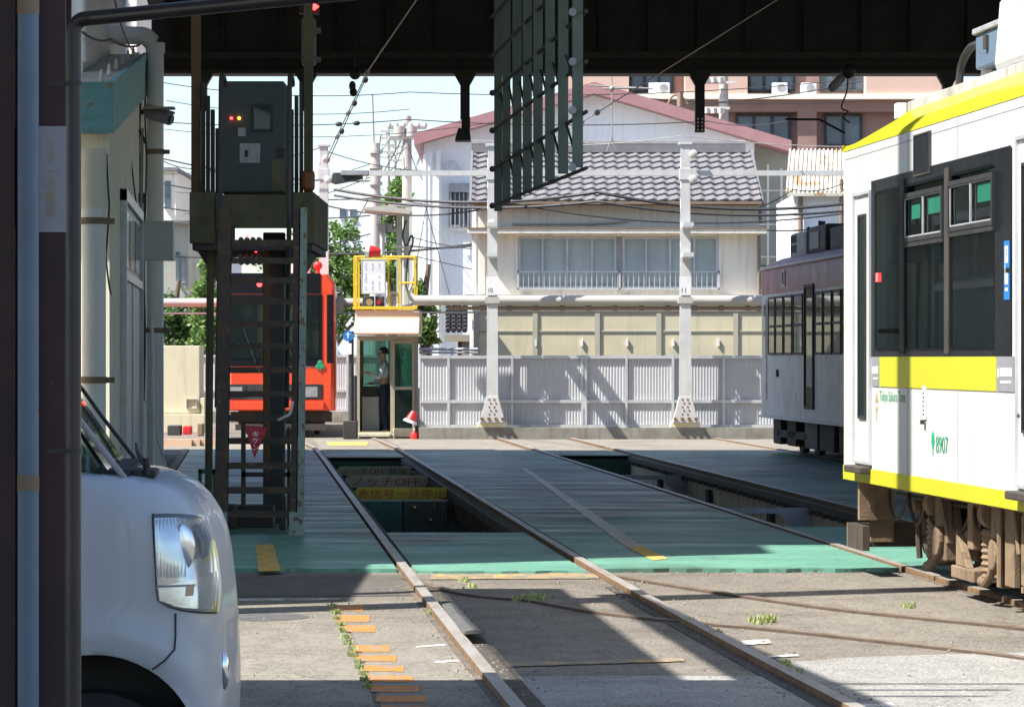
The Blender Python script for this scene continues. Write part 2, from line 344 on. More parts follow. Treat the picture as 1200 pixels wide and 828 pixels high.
M['seat_green'] = pm('green seat cloth', (.05, .28, .15), None, .8)
M['tram_inside'] = pm('pale tram lining', (.72, .72, .66), None, .6)
M['bark'] = pm('bark', (.12, .09, .06), None, .9, scale=8)
M['leaf1'] = foliage('light leaves', (.12, .22, .05), (.17, .27, .07))
M['leaf2'] = foliage('mid leaves', (.06, .13, .035), (.10, .18, .05))
M['weed'] = foliage('weed leaves', (.30, .37, .13), (.40, .43, .20))
M['led_red'] = emis('red lamp', (1, .03, .03), 6); M['led_orange'] = emis('orange lamp', (1, .3, .02), 6)
M['amberlens'] = emis('dim amber lens', (.16, .05, .008), .03)
M['skin'] = pm('skin', (.50, .27, .19), None, .5); M['hair'] = pm('black hair', (.02, .018, .015), None, .6)
M['shirt'] = pm('pale blue shirt', (.50, .56, .62), None, .8); M['trouser'] = pm('navy trousers', (.02, .025, .05), None, .85)
M['office'] = pm('dim booth lining', (.40, .42, .38), None, .8)
# ================================================================== camera, light
cam = bpy.data.cameras.new('camera'); co = bpy.data.objects.new('camera', cam); COL.objects.link(co)
co.location = (0, 0, H); co.rotation_euler = (math.radians(90), 0, 0)
cam.sensor_width = 36; cam.lens = 36*F/1200; cam.shift_y = 6/1200; cam.clip_start = .5; cam.clip_end = 4000
SC.camera = co
SUN_EL, SUN_AZ = 52.5, 67.0                     # the sun stands to the left and a little behind the camera
sd = V((-math.sin(math.radians(SUN_AZ))*math.cos(math.radians(SUN_EL)), -math.cos(math.radians(SUN_AZ))*math.cos(math.radians(SUN_EL)), math.sin(math.radians(SUN_EL))))
sl = bpy.data.lights.new('sun', 'SUN'); sl.energy = 5.0; sl.angle = math.radians(.5); sl.color = (1, .96, .89)
so = bpy.data.objects.new('sun', sl); COL.objects.link(so); so.rotation_euler = sd.to_track_quat('Z', 'Y').to_euler(); so.location = (-30, -20, 60)
w = bpy.data.worlds.new('World'); SC.world = w; w.use_nodes = True
sk = w.node_tree.nodes.new('ShaderNodeTexSky'); sk.sky_type = 'NISHITA'; sk.sun_disc = False
sk.sun_elevation = math.radians(SUN_EL); sk.sun_rotation = math.atan2(sd.x, sd.y) % (2*math.pi); sk.dust_density = .8; sk.air_density = 1.0; sk.ozone_density = 3.0
bg = w.node_tree.nodes['Background']; bg.inputs[1].default_value = .115
w.node_tree.links.new(sk.outputs[0], bg.inputs[0])
SC.view_settings.view_transform = 'Standard'; SC.view_settings.look = 'None'; SC.view_settings.gamma = 1; SC.view_settings.exposure = 1.1

# ================================================================== ground, deck, pits
AL, AR, BL, BR = 1.141, 2.534, 4.82, 6.21       # lateral place of the rails of the two pit tracks
PA0, PA1, PB0, PB1 = 28.3, 50.0, 29.3, 51.0
GZ = -.03
def sheet(mb, c0, c1, y0, y1, z): mb.face([T(c0, y0, z), T(c1, y0, z), T(c1, y1, z), T(c0, y1, z)])
def slab(mb, c0, c1, y0, y1, z0, z1): mb.prism([T(c0, y0, z0), T(c1, y0, z0), T(c1, y1, z0), T(c0, y1, z0)], (0, 0, z1-z0))
PIN = .10                                       # pit walls stand this far inside the rails
mb = MB()
cs = [-900, AL+PIN, AR-PIN, BL+PIN, BR-PIN, 1200]; ys = [-200, PA0, PB0, PA1, PB1, 1800]
for i in range(5):
    for j in range(5):
        if i == 1 and 1 <= j <= 2: continue
        if i == 3 and 2 <= j <= 3: continue
        sheet(mb, cs[i], cs[i+1], ys[j], ys[j+1], GZ)
struct(mb.build('ground', M['ground']))
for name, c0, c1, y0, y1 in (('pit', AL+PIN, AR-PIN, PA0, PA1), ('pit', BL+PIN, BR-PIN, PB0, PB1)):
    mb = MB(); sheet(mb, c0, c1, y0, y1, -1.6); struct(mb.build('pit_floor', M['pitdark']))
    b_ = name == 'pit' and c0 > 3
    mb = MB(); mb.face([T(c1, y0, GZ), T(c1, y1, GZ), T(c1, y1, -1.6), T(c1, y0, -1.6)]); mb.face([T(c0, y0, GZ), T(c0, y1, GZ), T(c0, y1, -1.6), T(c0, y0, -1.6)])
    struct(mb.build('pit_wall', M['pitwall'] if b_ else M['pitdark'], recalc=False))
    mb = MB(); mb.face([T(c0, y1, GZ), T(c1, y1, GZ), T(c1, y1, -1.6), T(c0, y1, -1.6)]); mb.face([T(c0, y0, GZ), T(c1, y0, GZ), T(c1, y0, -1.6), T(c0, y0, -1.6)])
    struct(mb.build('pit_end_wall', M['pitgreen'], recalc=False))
# patches of paving in front of the deck
def patch(name, pts, m, z):
    mb = MB(); mb.face([G(*p, z=z) for p in pts]); o = struct(mb.build(name, m)); return o
def wavy(pts, n=10, amp=2.0):
    out = []
    for i, p in enumerate(pts):
        q = pts[(i+1) % len(pts)]
        for k in range(n):
            t = k/n; out.append((p[0]+(q[0]-p[0])*t+random.uniform(-amp, amp)*3*(k > 0), p[1]+(q[1]-p[1])*t+random.uniform(-amp, amp)*.5*(k > 0)))
    return out
patch('tan_paving', wavy([(150, 703), (388, 703), (408, 740), (445, 838), (470, 900), (100, 900)], 6, .8), M['tan_ground'], GZ+.004)
patch('tan_paving', wavy([(388, 703), (498, 703), (540, 745), (585, 800), (660, 900), (478, 900), (415, 745)], 6, .8), M['tan_ground'], GZ+.004)
patch('pale_paving', wavy([(596, 792), (700, 790), (905, 792), (980, 838), (1060, 900), (650, 900)], 6, .8), M['pale_ground'], GZ+.004)
patch('pale_paving', wavy([(905, 776), (1030, 768), (1250, 762), (1320, 900), (1110, 900), (990, 818)], 6, .8), M['pale_ground'], GZ+.004)
patch('dark_strip', wavy([(150, 676), (480, 673), (500, 697), (150, 699)], 6, .6), M['dark_ground'], GZ+.004)  # darker strip between the deck edge and the tan paving

mb = MB(); slab(mb, -14, 1.02, 53.5, 61.35, -.06, -.018); slab(mb, AL+.12, AR-.12, 53.5, 61.35, -.06, -.018); slab(mb, AR+.12, BL-.12, 53.5, 61.35, -.06, -.018); slab(mb, BL+.12, BR-.12, 53.5, 61.35, -.06, -.018); slab(mb, BR+.12, 24, 53.5, 61.35, -.06, -.018)
struct(mb.build('concrete_apron', M['apron']))
# the green deck between and beside the tracks
YF = 23.3
def ragged_slab(c0, c1, y0, y1, z0, z1):
    mb = MB(); n = max(4, int((c1-c0)/.12)); e = [T(c0+(c1-c0)*i/n, y0+random.uniform(-.05, .06), z0) for i in range(n+1)]
    mb.prism(e+[T(c1, y1, z0), T(c0, y1, z0)], (0, 0, z1-z0)); return mb
for (c0, c1, y0, y1) in ((-.98, AL-.06, YF, 53.47), (AR+.06, BL-.06, YF, 53.47), (BR+.06, 8.90, YF, 53.47)):
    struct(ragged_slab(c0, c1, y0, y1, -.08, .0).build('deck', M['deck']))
for (c0, c1, y0, y1) in ((AL+.08, AR-.08, YF-.1, PA0+.02), (BL+.08, BR-.08, YF+.1, PB0+.02)):
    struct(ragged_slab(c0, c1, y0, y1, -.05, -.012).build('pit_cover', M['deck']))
for (c0, c1, y0, y1) in ((AL+.08, AR-.08, PA1, 53.46), (BL+.08, BR-.08, PB1, 53.46)):
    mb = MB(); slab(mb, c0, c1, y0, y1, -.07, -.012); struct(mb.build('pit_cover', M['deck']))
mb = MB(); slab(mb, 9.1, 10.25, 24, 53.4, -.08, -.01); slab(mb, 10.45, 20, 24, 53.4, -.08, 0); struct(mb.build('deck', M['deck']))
# steel lip along the left edge of the deck
mb = MB(); mb.sweep([T(-1.05, y, 0) for y in (24, 44, 53.4)], [(-.05, -.08), (.05, -.08), (.05, .02), (-.05, .02)]); struct(mb.build('deck_edge', M['edge_steel']))

# painted markings
mb = MB()
for k in range(11):                              # orange ladder of dashes
    py = 708+k*11.8; y0 = F*H/(py-CY); d = 7.4/F*y0*y0/H*(.85+.3*random.random()); L = 39+k*2.0
    if k in (3,): continue
    a = G(387+(py-705)*.50+random.uniform(-1, 1), py, GZ+.0062); b = G(387+(py-705)*.50+L+random.uniform(-3, 2), py+.6, GZ+.0062); n = 14
    mb.face([a+(b-a)*i/n+V((0, random.uniform(-.012, .012), 0)) for i in range(n+1)]+[b+(a-b)*i/n+V((-TK*d*.4, -d+random.uniform(-.012, .012), 0)) for i in range(n+1)])
struct(mb.build('ground_marking', M['orange']))
mb = MB()
def strip(px0, py0, px1, py1, th, z, n=24):
    a = G(px0, py0, z); b = G(px1, py1, z); d = V((0, th/F*a.y*a.y/H, 0))
    mb.face([a+(b-a)*i/n+V((0, random.uniform(-.015, .015), 0)) for i in range(n+1)]+[b+(a-b)*i/n-d+V((0, random.uniform(-.015, .015), 0)) for i in range(n+1)])
strip(506, 672, 700, 671, 6, GZ+.0062); strip(575, 777, 800, 770, 4, GZ+.0062)
struct(mb.build('ground_marking', M['yellow_worn']))
mb = MB(); strip(270, 701.5, 400, 700.5, 1.6, GZ+.0062, 10); strip(868, 750, 900, 748, 5, GZ+.0062, 8); strip(895, 768, 935, 766, 2, GZ+.0062, 6); strip(1005, 824, 1045, 822, 9, GZ+.0062, 8); strip(488, 756, 522, 754, 2, GZ+.0062, 6); strip(510, 774, 545, 772, 2, GZ+.0062, 6)
struct(mb.build('ground_marking', M['white_line']))
mb = MB()                                        # yellow walkway line on the deck
mb.face([G(735, 641, .004), G(752, 639, .004), G(783, 654, .004), G(765, 656, .004)]); mb.face([G(300, 638, .004), G(320, 637, .004), G(329, 668, .004), G(303, 669, .004)])
mb.face([P(380, 518.5, 0) if False else G(382, 517.5, -.012), G(432, 517.2, -.012), G(430, 521.5, -.012), G(385, 521.8, -.012)])
struct(mb.build('deck_marking', M['yellow_line']))
mb = MB(); mb.face([G(610, 548, .004), G(617, 548, .004), G(752, 639, .004), G(735, 641, .004)]); struct(mb.build('deck_marking', M['old_line']))

# ================================================================== rails
RAILP = [(-.034, .012), (.034, .012), (.036, -.012), (.033, -.03), (.010, -.045), (.010, -.12), (.06, -.135), (.06, -.15), (-.06, -.15), (-.06, -.135), (-.010, -.12), (-.010, -.045), (-.033, -.03), (-.036, -.012)]
def smooth_path(pts, n=60):
    pts = [V(p) for p in pts]; out = []
    for i in range(len(pts)-1):
        p0 = pts[max(i-1, 0)]; p1 = pts[i]; p2 = pts[i+1]; p3 = pts[min(i+2, len(pts)-1)]
        m = max(2, n//(len(pts)-1))
        for k in range(m):
            t = k/m; t2 = t*t; t3 = t2*t
            out.append(.5*((2*p1)+(p2-p0)*t+(2*p0-5*p1+4*p2-p3)*t2+(3*p1-p0-3*p2+p3)*t3))
    return out+[pts[-1]]
def rail(parent, path, top='railtop', side='rust'):
    mb = MB(); mb.sweep(path, RAILP); o = mb.build('rail', [M[side], M[top]], parent, smooth=True)
    for p in o.data.polygons:
        if p.normal.z > .8 and p.center.z > -.035: p.material_index = 1
    return o
def groove(parent, path, off, w=.05, m='groove', z=-.0225):
    mb = MB(); off = -off; mb.sweep(path, [(off-w, z-.01), (off+w, z-.01), (off+w, z), (off-w, z)]); return mb.build('flangeway', M[m], parent)
t = thing('railway_track', 'left pit track, rails running from lower centre past the staircase to the booth', 'railway track', T(1.84, 23.3, 0))
pl = smooth_path([T(.84, 61.5), T(1.0, 58), T(AL, 53.5), T(AL, 40), T(AL, 23.3), T(1.178, 14), T(1.26, 8), T(1.32, 3)])
pr = smooth_path([T(2.40, 61.3), T(2.50, 57), T(AR, 53.5), T(AR, 40), T(2.53, 23.3), T(2.66, 14), T(2.82, 8), T(2.9, 3)])
rail(t, pl); rail(t, pr)
near = lambda path, a, b: [p for p in path if a <= p.y <= b]
groove(t, near(pl, 0, 23.2), .095, .055); groove(t, near(pr, 0, 23.2), -.075, .035); groove(t, near(pl, 0, 23.2), -.05, .02, 'dirt'); groove(t, near(pr, 0, 23.2), .05, .02, 'dirt')
t = thing('railway_track', 'right pit track running under the white and yellow tram', 'railway track', T(5.5, 23.3, 0))
ql = smooth_path([T(BL, 61.3), T(BL, 53.5), T(BL, 40), T(BL, 24), T(4.93, 16), T(5.10, 10), T(5.3, 4)])
qr = smooth_path([T(BR, 61.3), T(BR, 53.5), T(BR, 40), T(BR, 24), T(6.32, 16), T(6.49, 10), T(6.7, 4)])
rail(t, ql); rail(t, qr); groove(t, near(ql, 0, 23.2), .075, .035); groove(t, near(ql, 0, 23.2), -.05, .02, 'dirt')
t = thing('railway_track', 'third track under the faded maroon tram', 'railway track', T(9.6, 40, 0))
rail(t, [T(8.97, 61.3), T(8.97, 40), T(8.97, 20)]); rail(t, [T(10.35, 61.3), T(10.35, 40), T(10.35, 20)])
t = thing('railway_track', 'curved turnout rails crossing the asphalt to the right of the left pit track', 'railway track', G(820, 710, 0))
c1 = smooth_path([G(476, 674), G(510, 684), G(560, 694), G(625, 700), G(700, 713), G(800, 724), G(900, 732.5), G(1010, 744), G(1200, 766), G(1500, 812)], 90)
c2 = smooth_path([G(698, 667), G(745, 675), G(830, 688.5), G(960, 707), G(1080, 720), G(1200, 732), G(1500, 768)], 70)
for c in (c1, c2):
    for p in c: p.z = -.025
    rail(t, c, 'railbrown', 'rust_old')
    groove(t, c, .066, .03); groove(t, c, -.055, .018)
t = None
mh = MB(); q_ = G(300, 722, GZ+.0062); mh.tube([q_-V((0, 0, .012)), q_], .32, 28); tag(mh.build('manhole_cover', M['rubber']), 'round manhole cover set in the paving in front of the van', 'manhole cover')
# loose rubber strip lying beside the left rail
mb = MB(); mb.sweep(smooth_path([G(528, 711, -.02), G(536, 724, -.015), G(548, 737, .0), G(556, 743, .03)], 12), [(-.055, 0), (.055, 0), (.055, .02), (.0, .03), (-.055, .02)])
tag(mb.build('rubber_strip', M['rubber'], bevel=.004), 'grey curved rubber strip lying beside the rail on the asphalt', 'rubber strip')

# weeds
def weeds(name, pts, label, n, spread, hgt, cat='weeds'):
    mb = MB()
    for _ in range(n):
        a = random.choice(pts); p = G(a[0]+random.gauss(0, spread), a[1]+random.gauss(0, spread*.18), GZ); an = random.random()*6.28; hh = hgt*random.uniform(.4, 1); wv = .008
        d = V((math.cos(an), math.sin(an), 0)); q = V((-d.y, d.x, 0)); l = random.uniform(.2, .9)*hh
        mb.face([p-q*wv, p+q*wv, p+d*l*.5+V((0, 0, hh*.7))+q*wv*.8, p+d*l+V((0, 0, hh)), p+d*l*.5+V((0, 0, hh*.7))-q*wv*.8])
    o = mb.build(name, M['weed'], recalc=False); tag(o, label, cat, kind='stuff'); return o
weeds('weeds', [(390+k*3.1, 712+k*7.2) for k in range(14)], 'line of low weeds along the orange dashes', 420, 2.4, .035)
weeds('weeds', [(618, 703), (628, 701)], 'small weed patch between the rails', 160, 9, .04)
weeds('weeds', [(892, 729), (897, 728)], 'weed tuft beside the curved turnout rail', 90, 7, .05)
weeds('weeds', [(808, 733), (840, 748), (935, 795), (920, 785)], 'thin weeds along the rusty right rail', 160, 4, .06)
weeds('weeds', [(1065, 712)], 'faint weed tuft in front of the white tram', 24, 4, .045)
weeds('weeds', [(505, 720), (552, 688), (545, 681)], 'thin weeds along the left rail', 70, 3, .04)

# loose chippings along the rails and the ragged edge of the deck
rg = random.Random(21); mb = MB()
for _ in range(1500):
    k_ = rg.random()
    if k_ < .35: q = rg.choice(near(pl, 12, 23)) + V((rg.gauss(.02, .10), rg.gauss(0, .25), 0))
    elif k_ < .7: q = rg.choice(near(pr, 12, 23)) + V((rg.gauss(0, .12), rg.gauss(0, .25), 0))
    elif k_ < .85: q = T(rg.uniform(-.9, 8), 23.15+rg.gauss(0, .06))
    else: q = V((rg.uniform(-1.6, 4), rg.uniform(14.5, 22.8), 0))
    s_ = rg.uniform(.004, .016); z_ = GZ+.004
    a_ = rg.random()*6.28; pts_ = [V((q.x+s_*math.cos(a_+j*2.1)*rg.uniform(.7, 1.3), q.y+s_*math.sin(a_+j*2.1)*rg.uniform(.7, 1.3), z_)) for j in range(3)]; top_ = V((q.x, q.y, z_+s_*rg.uniform(.5, 1.0)))
    mb.mesh(pts_+[top_], [(0, 1, 3), (1, 2, 3), (2, 0, 3)])
tag(mb.build('gravel', M['pebble'], recalc=False), 'loose stone chippings scattered along the rails and the deck edge', 'gravel', kind='stuff')
# ================================================================== in the pits
def pit_sign(label, c0, c1, Y, zt, hgt, m, body, tm, clipc, th=.03):
    r = thing('pit_sign', label, 'sign board', T((c0+c1)/2, Y, zt-hgt))
    a = T(c0, Y, zt-hgt); b = T(c1, Y, zt-hgt); mb = MB(); k = .04
    pts = [(a.x+k, zt-hgt), (b.x-k, zt-hgt), (b.x, zt-hgt+k), (b.x, zt-k), (b.x-k, zt), (a.x+k, zt), (a.x, zt-k), (a.x, zt-hgt+k)]
    mb.prism([(x, Y, z) for x, z in pts], (0, th, 0)); mb.build('board', M[m], r)
    L = b.x-a.x; mb = MB(); mb.text(body, (a.x+L*clipc[0], Y-.004, zt-hgt+hgt*.12), (1, 0, 0), (0, 0, 1), L*(clipc[1]-clipc[0]), hgt*.74); mb.build('lettering', M[tm], r)
    mb = MB(); mb.tube([T(AL+.1, Y+.05, zt-.045), T(AR-.1, Y+.05, zt-.045)], .018); mb.build('cross_bar', M['steel_dark'], r)
pit_sign('farthest dirty cream board with faint dark lettering across the pit', AL+.14, AR-.20, 45.8, -.015, .13, 'sign_cream', 'ノッチOFF 解除', 'text_dark', (.06, .94))
pit_sign('cream board with large red lettering across the pit', AL+.14, AR-.16, 42.2, -.015, .16, 'sign_cream', 'ノッチOFF', 'text_red', (.09, .90))
pit_sign('yellow board with red lettering, nearest of the boards across the pit', AL+.14, AR-.12, 38.4, -.02, .15, 'sign_yellow', '赤信号一旦停止', 'text_red', (.03, .96))
r = thing('pit_cabinet', 'dark green and grey steel cabinet with brass knobs down in the pit', 'cabinet', T(1.85, 36.5, -1.6))
mb = MB(); a = T(1.26, 36.5); b = T(1.76, 36.5); mb.box(a.x, b.x, 36.5, 36.9, -1.6, -.10); mb.build('green_panel', M['pitgreen'], r, bevel=.006)
a = T(1.77, 36.5); b = T(2.28, 36.5); mb = MB(); mb.box(a.x, b.x, 36.5, 36.9, -1.6, -.10); mb.build('grey_panel', M['cabinet'], r, bevel=.006)
for fx, z in ((.14, -.17), (.32, -.31)):
    mb = MB(); x = a.x+fx*1.0; mb.tube([(x, 36.5, z), (x, 36.42, z)], .012); mb.sphere((x, 36.40, z), .028); mb.build('knob', M['brass'], r, smooth=True)
for fx, z0, z1 in ((.36, -.20, -.08), (.46, -.38, -.16)):
    mb = MB(); x = a.x+fx; mb.tube([(x, 36.46, z0), (x, 36.46, z1)], .012); mb.build('handle', M['brass'], r, smooth=True)
# supports of the right rail of each pit: rows of rail brackets, beams
for cR, y0, y1, lab in ((AR, PA0, PA1, 'dark bracketed beam under the right rail of the pit beside the stairs'), (BR, PB0, PB1, 'dark bracketed beam under the right rail of the pit by the trams')):
    r = thing('rail_beam', lab, 'rail support', T(cR-.12, y0, -.3))
    mb = MB(); slab(mb, cR-.15, cR-.102, y0+.05, y1-.02, -.135 if cR < 4 else -.10, GZ-.003); mb.build('beam', M['steel_dark'], r)
    if cR < 4: mb = MB(); slab(mb, cR-.16, cR-.102, y0+.05, y1-.02, -.34, -.30); mb.build('lower_beam', M['steel_dark'], r)
    mb = MB(); y = y0+.3
    while y < y1-.2: slab(mb, cR-.19, cR-.103, y, y+.10, -.145 if cR > 4 else -.295, -.138 if cR < 4 else -.102); y += .42
    mb.build('bracket', M['stair_rust'], r)
for Y, lab in ((34.6, 'nearer grey strut spanning the right pit'), (44.4, 'farther grey strut spanning the right pit'),):
    r = thing('pit_strut', lab, 'steel strut', T(5.5, Y, -.2), group='struts across the right pit')
    mb = MB(); a = T(BL+.10, Y); b = T(BR-.10, Y); mb.box(a.x, b.x-.25, Y, Y+.14, -.15, -.09); mb.build('strut', M['ac'], r, bevel=.004)
    mb = MB(); mb.prism([(b.x-.42, Y-.004, -.085), (b.x, Y-.004, -.085), (b.x, Y-.004, -.36), (b.x-.16, Y-.004, -.36)], (0, .03, 0)); mb.build('gusset', M['ac'], r)
for k, Y in enumerate((31.5, 37.0, 42.0, 47.0)):
    lab = ['nearest', 'second nearest', 'third', 'farthest'][k]+' dark pier on the concrete wall of the right pit'
    mb = MB(); slab(mb, BR-.16, BR-.104, Y, Y+.28, -1.6, -.2); tag(mb.build('pit_pier', M['pitdark']), lab, 'pier', 'piers in the right pit')
# ================================================================== trams
def along(parent, s0, s1, y0, y1, z0, z1, name, m, bevel=0.0):
    mb = MB(); mb.box(s0, s1, y0, y1, z0, z1); return mb.build(name, m, parent, local=True, bevel=bevel)
def loft(mb, secs, close=False):
    vs = []; n = len(secs[0]); fs = []
    for s in secs: vs += s
    for i in range(len(secs)-1):
        for j in range(n-1): fs.append((i*n+j, i*n+j+1, (i+1)*n+j+1, (i+1)*n+j))
    mb.mesh(vs, fs)
def frame_ring(mb, s0, s1, z0, z1, y0, y1, t):
    mb.box(s0, s1, y0, y1, z0, z0+t); mb.box(s0, s1, y0, y1, z1-t, z1); mb.box(s0, s0+t, y0, y1, z0+t, z1-t); mb.box(s1-t, s1, y0, y1, z0+t, z1-t)
def wheel(parent, s, y, r=.33, w=.10):
    mb = MB(); mb.tube([(s, y-w/2, r), (s, y+w/2, r)], r, 28); o = mb.build('wheel', M['dust_dark'], parent, local=True, smooth=True)
    mb = MB(); mb.tube([(s, y-w/2-.03, r), (s, y-w/2-.002, r)], [r*.35, r*.42], 16); mb.build('hub', M['brown_dust'], o, smooth=True, local=True)

# ---------------------------------------------------------------- white and yellow tram on the right
hb = math.hypot(.1024, 1)
tb = thing('tram', 'white tram with lime yellow roof and stripes and black window band', 'tram', (2.444, 23.5, 0), math.atan2(-1/hb, .1024/hb))
LB, WB = 13.0, 2.22
def dB(px): return 770*23.5/(px-217.0)
def B(px, py):                                   # photo pixel on the tram's side -> (distance from its far end, height)
    d = dB(px); return (23.5-d)*hb, H-(py-CY)*d/F
Z0, Z1, ZR = .65, 3.05, 3.30
# body shell: side walls, rounded far end, chamfered roof
def secB(s, zr, ins, zs, yi): return [(s, yi, Z0), (s, yi, zs), (s, yi+ins, zr), (s, WB-yi-ins, zr), (s, WB-yi, zs), (s, WB-yi, Z0)]
mb = MB(); st = [(0.0, 3.09, .10, 3.05, .0), (0.05, 3.10, .11, 3.05, 0), (LB-.05, 3.10, .11, 3.05, 0), (LB, 3.09, .10, 3.05, .0)]
prof = lambda s, yi: [(s, yi, Z0), (s, yi, Z1), (s, WB-yi, Z1), (s, WB-yi, Z0)]
HOLES = []
for p0_, p1_ in ((1025, 1053), (1061, 1105), (1114, 1164)): HOLES.append((B(p0_, 300)[0], B(p1_, 300)[0], 1.60, 2.68))
def wall_holes(mb, y, s0, s1, z0, z1, holes):
    ss = sorted({s0, s1, *[h for q in holes for h in q[:2]]}); zz = sorted({z0, z1, *[h for q in holes for h in q[2:]]})
    for i in range(len(ss)-1):
        for j in range(len(zz)-1):
            cs_, cz_ = (ss[i]+ss[i+1])/2, (zz[j]+zz[j+1])/2
            if any(a < cs_ < b and c < cz_ < d for a, b, c, d in holes): continue
            mb.face([(ss[i], y, zz[j]), (ss[i+1], y, zz[j]), (ss[i+1], y, zz[j+1]), (ss[i], y, zz[j+1])])
FAR = [(.3+1.45*k, 1.45+1.45*k, 1.5, 2.6) for k in range(8)]
wall_holes(mb, 0, 0, LB, Z0, Z1, HOLES); wall_holes(mb, WB, 0, LB, Z0, Z1, FAR); mb.face([(0, 0, Z1), (LB, 0, Z1), (LB, WB, Z1), (0, WB, Z1)])
# end walls bulge outwards a little
for s0, sg in ((0, -1), (LB, 1)):
    mb.grid(lambda u, v: (s0+sg*.34*math.sin(math.pi*u)**.6, WB*u, Z0+(Z1-Z0)*v), 16, 4)
mb.grid(lambda u, v: (LB*u, WB*v, Z0), 2, 2)
body = mb.build('body', M['white'], tb, local=True, smooth=True)
mb = MB()
def secR(s, zr, ins): return [(s, -.004, Z1), (s, .03, Z1+.045), (s, ins, zr), (s, WB*.5, zr+.03), (s, WB-ins, zr), (s, WB-.03, Z1+.045), (s, WB+.004, Z1)]
loft(mb, [secR(-.06, Z1+.05, .30), secR(.25, Z1+.13, .29), secR(.75, ZR-.04, .27), secR(1.0, ZR-.02, .26), secR(LB-1, ZR-.02, .26), secR(LB-.25, Z1+.13, .29), secR(LB+.06, Z1+.05, .30)])
for s0, sg in ((-.06, -1), (LB+.06, 1)):
    mb.grid(lambda u, v: (s0+sg*.30*math.sin(math.pi*u)**.6*(1-v*.5), WB*u, Z1+(.05+.03*math.sin(math.pi*u))*v), 16, 2)
mb.build('roof_edge', M['yellow'], tb, local=True, smooth=True)
mb = MB(); mb.prism([(.85, .28, ZR-.022), (LB-.85, .28, ZR-.022), (LB-.85, WB-.28, ZR-.022), (.85, WB-.28, ZR-.022)], (0, 0, .075)); mb.build('roof', M['tramroof'], tb, local=True, bevel=.01)
along(tb, -.004, LB+.004, -.006, -.001, Z0-.004, Z0+.10, 'lower_stripe', M['yellow'])
# black window band and what sits in it
s0, _ = B(1020, 300); s1, _ = B(1184, 300); zt = 2.78; zb = 1.545
mb = MB(); wall_holes(mb, -.008, s0, s1, zb, zt, HOLES)
for (a_, b_, c_, d_) in HOLES: mb.box(a_-.02, a_, -.008, .05, c_, d_); mb.box(b_, b_+.02, -.008, .05, c_, d_); mb.box(a_, b_, -.008, .05, c_-.02, c_); mb.box(a_, b_, -.008, .05, d_, d_+.02)
band = mb.build('window_band', M['black'], tb, local=True)
fl_ = along(tb, .1, LB-.1, .05, WB-.05, .70, .80, 'floor', M['ac'])
for k_ in range(8): along(tb, .3+1.45*k_, 1.45+1.45*k_, WB-.02, WB-.012, 1.5, 2.6, 'far_window', M['glassfar'])
along(tb, 1.9, 4.6, WB-.50, WB-.06, 1.0, 1.18, 'seat', M['seat_green'], .03); along(tb, 1.9, 4.6, WB-.16, WB-.05, 1.18, 1.62, 'seat_back', M['seat_green'], .03); along(tb, 1.9, 4.3, .10, .50, 1.0, 1.18, 'seat', M['seat_green'], .03); along(tb, .25, .35, .15, WB-.15, .8, 2.9, 'cab_wall', M['tram_inside']); along(tb, 1.15, 1.2, .9, WB-.15, .8, 2.2, 'cab_screen', M['glassclear'])
for s_ in (1.35, 2.6, 3.6, 4.7): mb = MB(); mb.tube([(s_, .55, .8), (s_, .55, 2.95)], .017, 8); mb.build('grab_pole', M['alu'], tb, local=True, smooth=True)
for y_ in (.45, WB-.45): mb = MB(); mb.tube([(1.2, y_, 2.62), (LB-1.2, y_, 2.62)], .015, 8); mb.build('hand_rail', M['alu'], tb, local=True, smooth=True)
along(tb, .1, LB-.1, .05, WB-.05, 2.93, 2.97, 'ceiling', M['tram_inside'])
def window(px0, px1, pyt, pym, pyb, upper=True, sign=None):
    a, _ = B(px0, 300); b, _ = B(px1, 300); pm_ = (px0+px1)/2
    z1 = B(pm_, pyt)[1]; zm = B(pm_, pym)[1]; z0 = B(pm_, pyb)[1]
    wn = along(tb, a, b, -.004, .004, 1.60, zm-.03, 'window', M['glassclear'])
    mb = MB(); frame_ring(mb, a-.03, b+.03, zm, z1+.03, -.03, -.009, .03); mb.box(a-.03, b+.03, -.026, -.009, zm-.032, zm-.002); mb.build('frame', M['blackmatt'], wn, local=True)
    along(wn, a, b, -.004, .004, zm+.03, z1, 'upper_pane', M['glassclear'])
    mb = MB(); mid = (a+b)/2; mb.box(mid-.015, mid+.015, -.022, -.0135, zm+.03, z1); frame_ring(mb, a+.0, b-.0, zm+.03, z1, -.020, -.0135, .012); mb.build('sash', M['ac'], wn, local=True)
    if sign:
        for (u0, u1, v0, v1) in sign: along(wn, a+(b-a)*u0, a+(b-a)*u1, -.0065, -.0045, zm+.03+(z1-zm-.03)*v0, zm+.03+(z1-zm-.03)*v1, 'notice', M['green_sign'])
    return wn
window(1061, 1105, 228, 281, 417, sign=[(.15, .38, .45, .80), (.60, .90, .50, .90)])
window(1114, 1164, 213, 268, 417, sign=[(.62, .93, .48, .92)])
a, _ = B(1025, 300); b, _ = B(1053, 300); along(tb, a, b, -.004, .004, 1.60, 2.68, 'window', M['glassclear'])
a, _ = B(1054, 300); b, _ = B(1060, 300); along(tb, a, b-.02, -.016, -.0095, 1.56, 2.74, 'band_post', M['steel_dark'])
a, _ = B(1106, 300); b, _ = B(1112, 300); along(tb, a+.02, b, -.016, -.0095, 1.56, 2.74, 'band_post', M['steel_dark'])
# red tail lamp glow inside the far window is a lamp on the glass edge
a, z = B(1028, 325); along(tb, a-.03, a+.03, -.016, -.0125, z-.03, z+.03, 'indicator_lamp', M['led_red'])
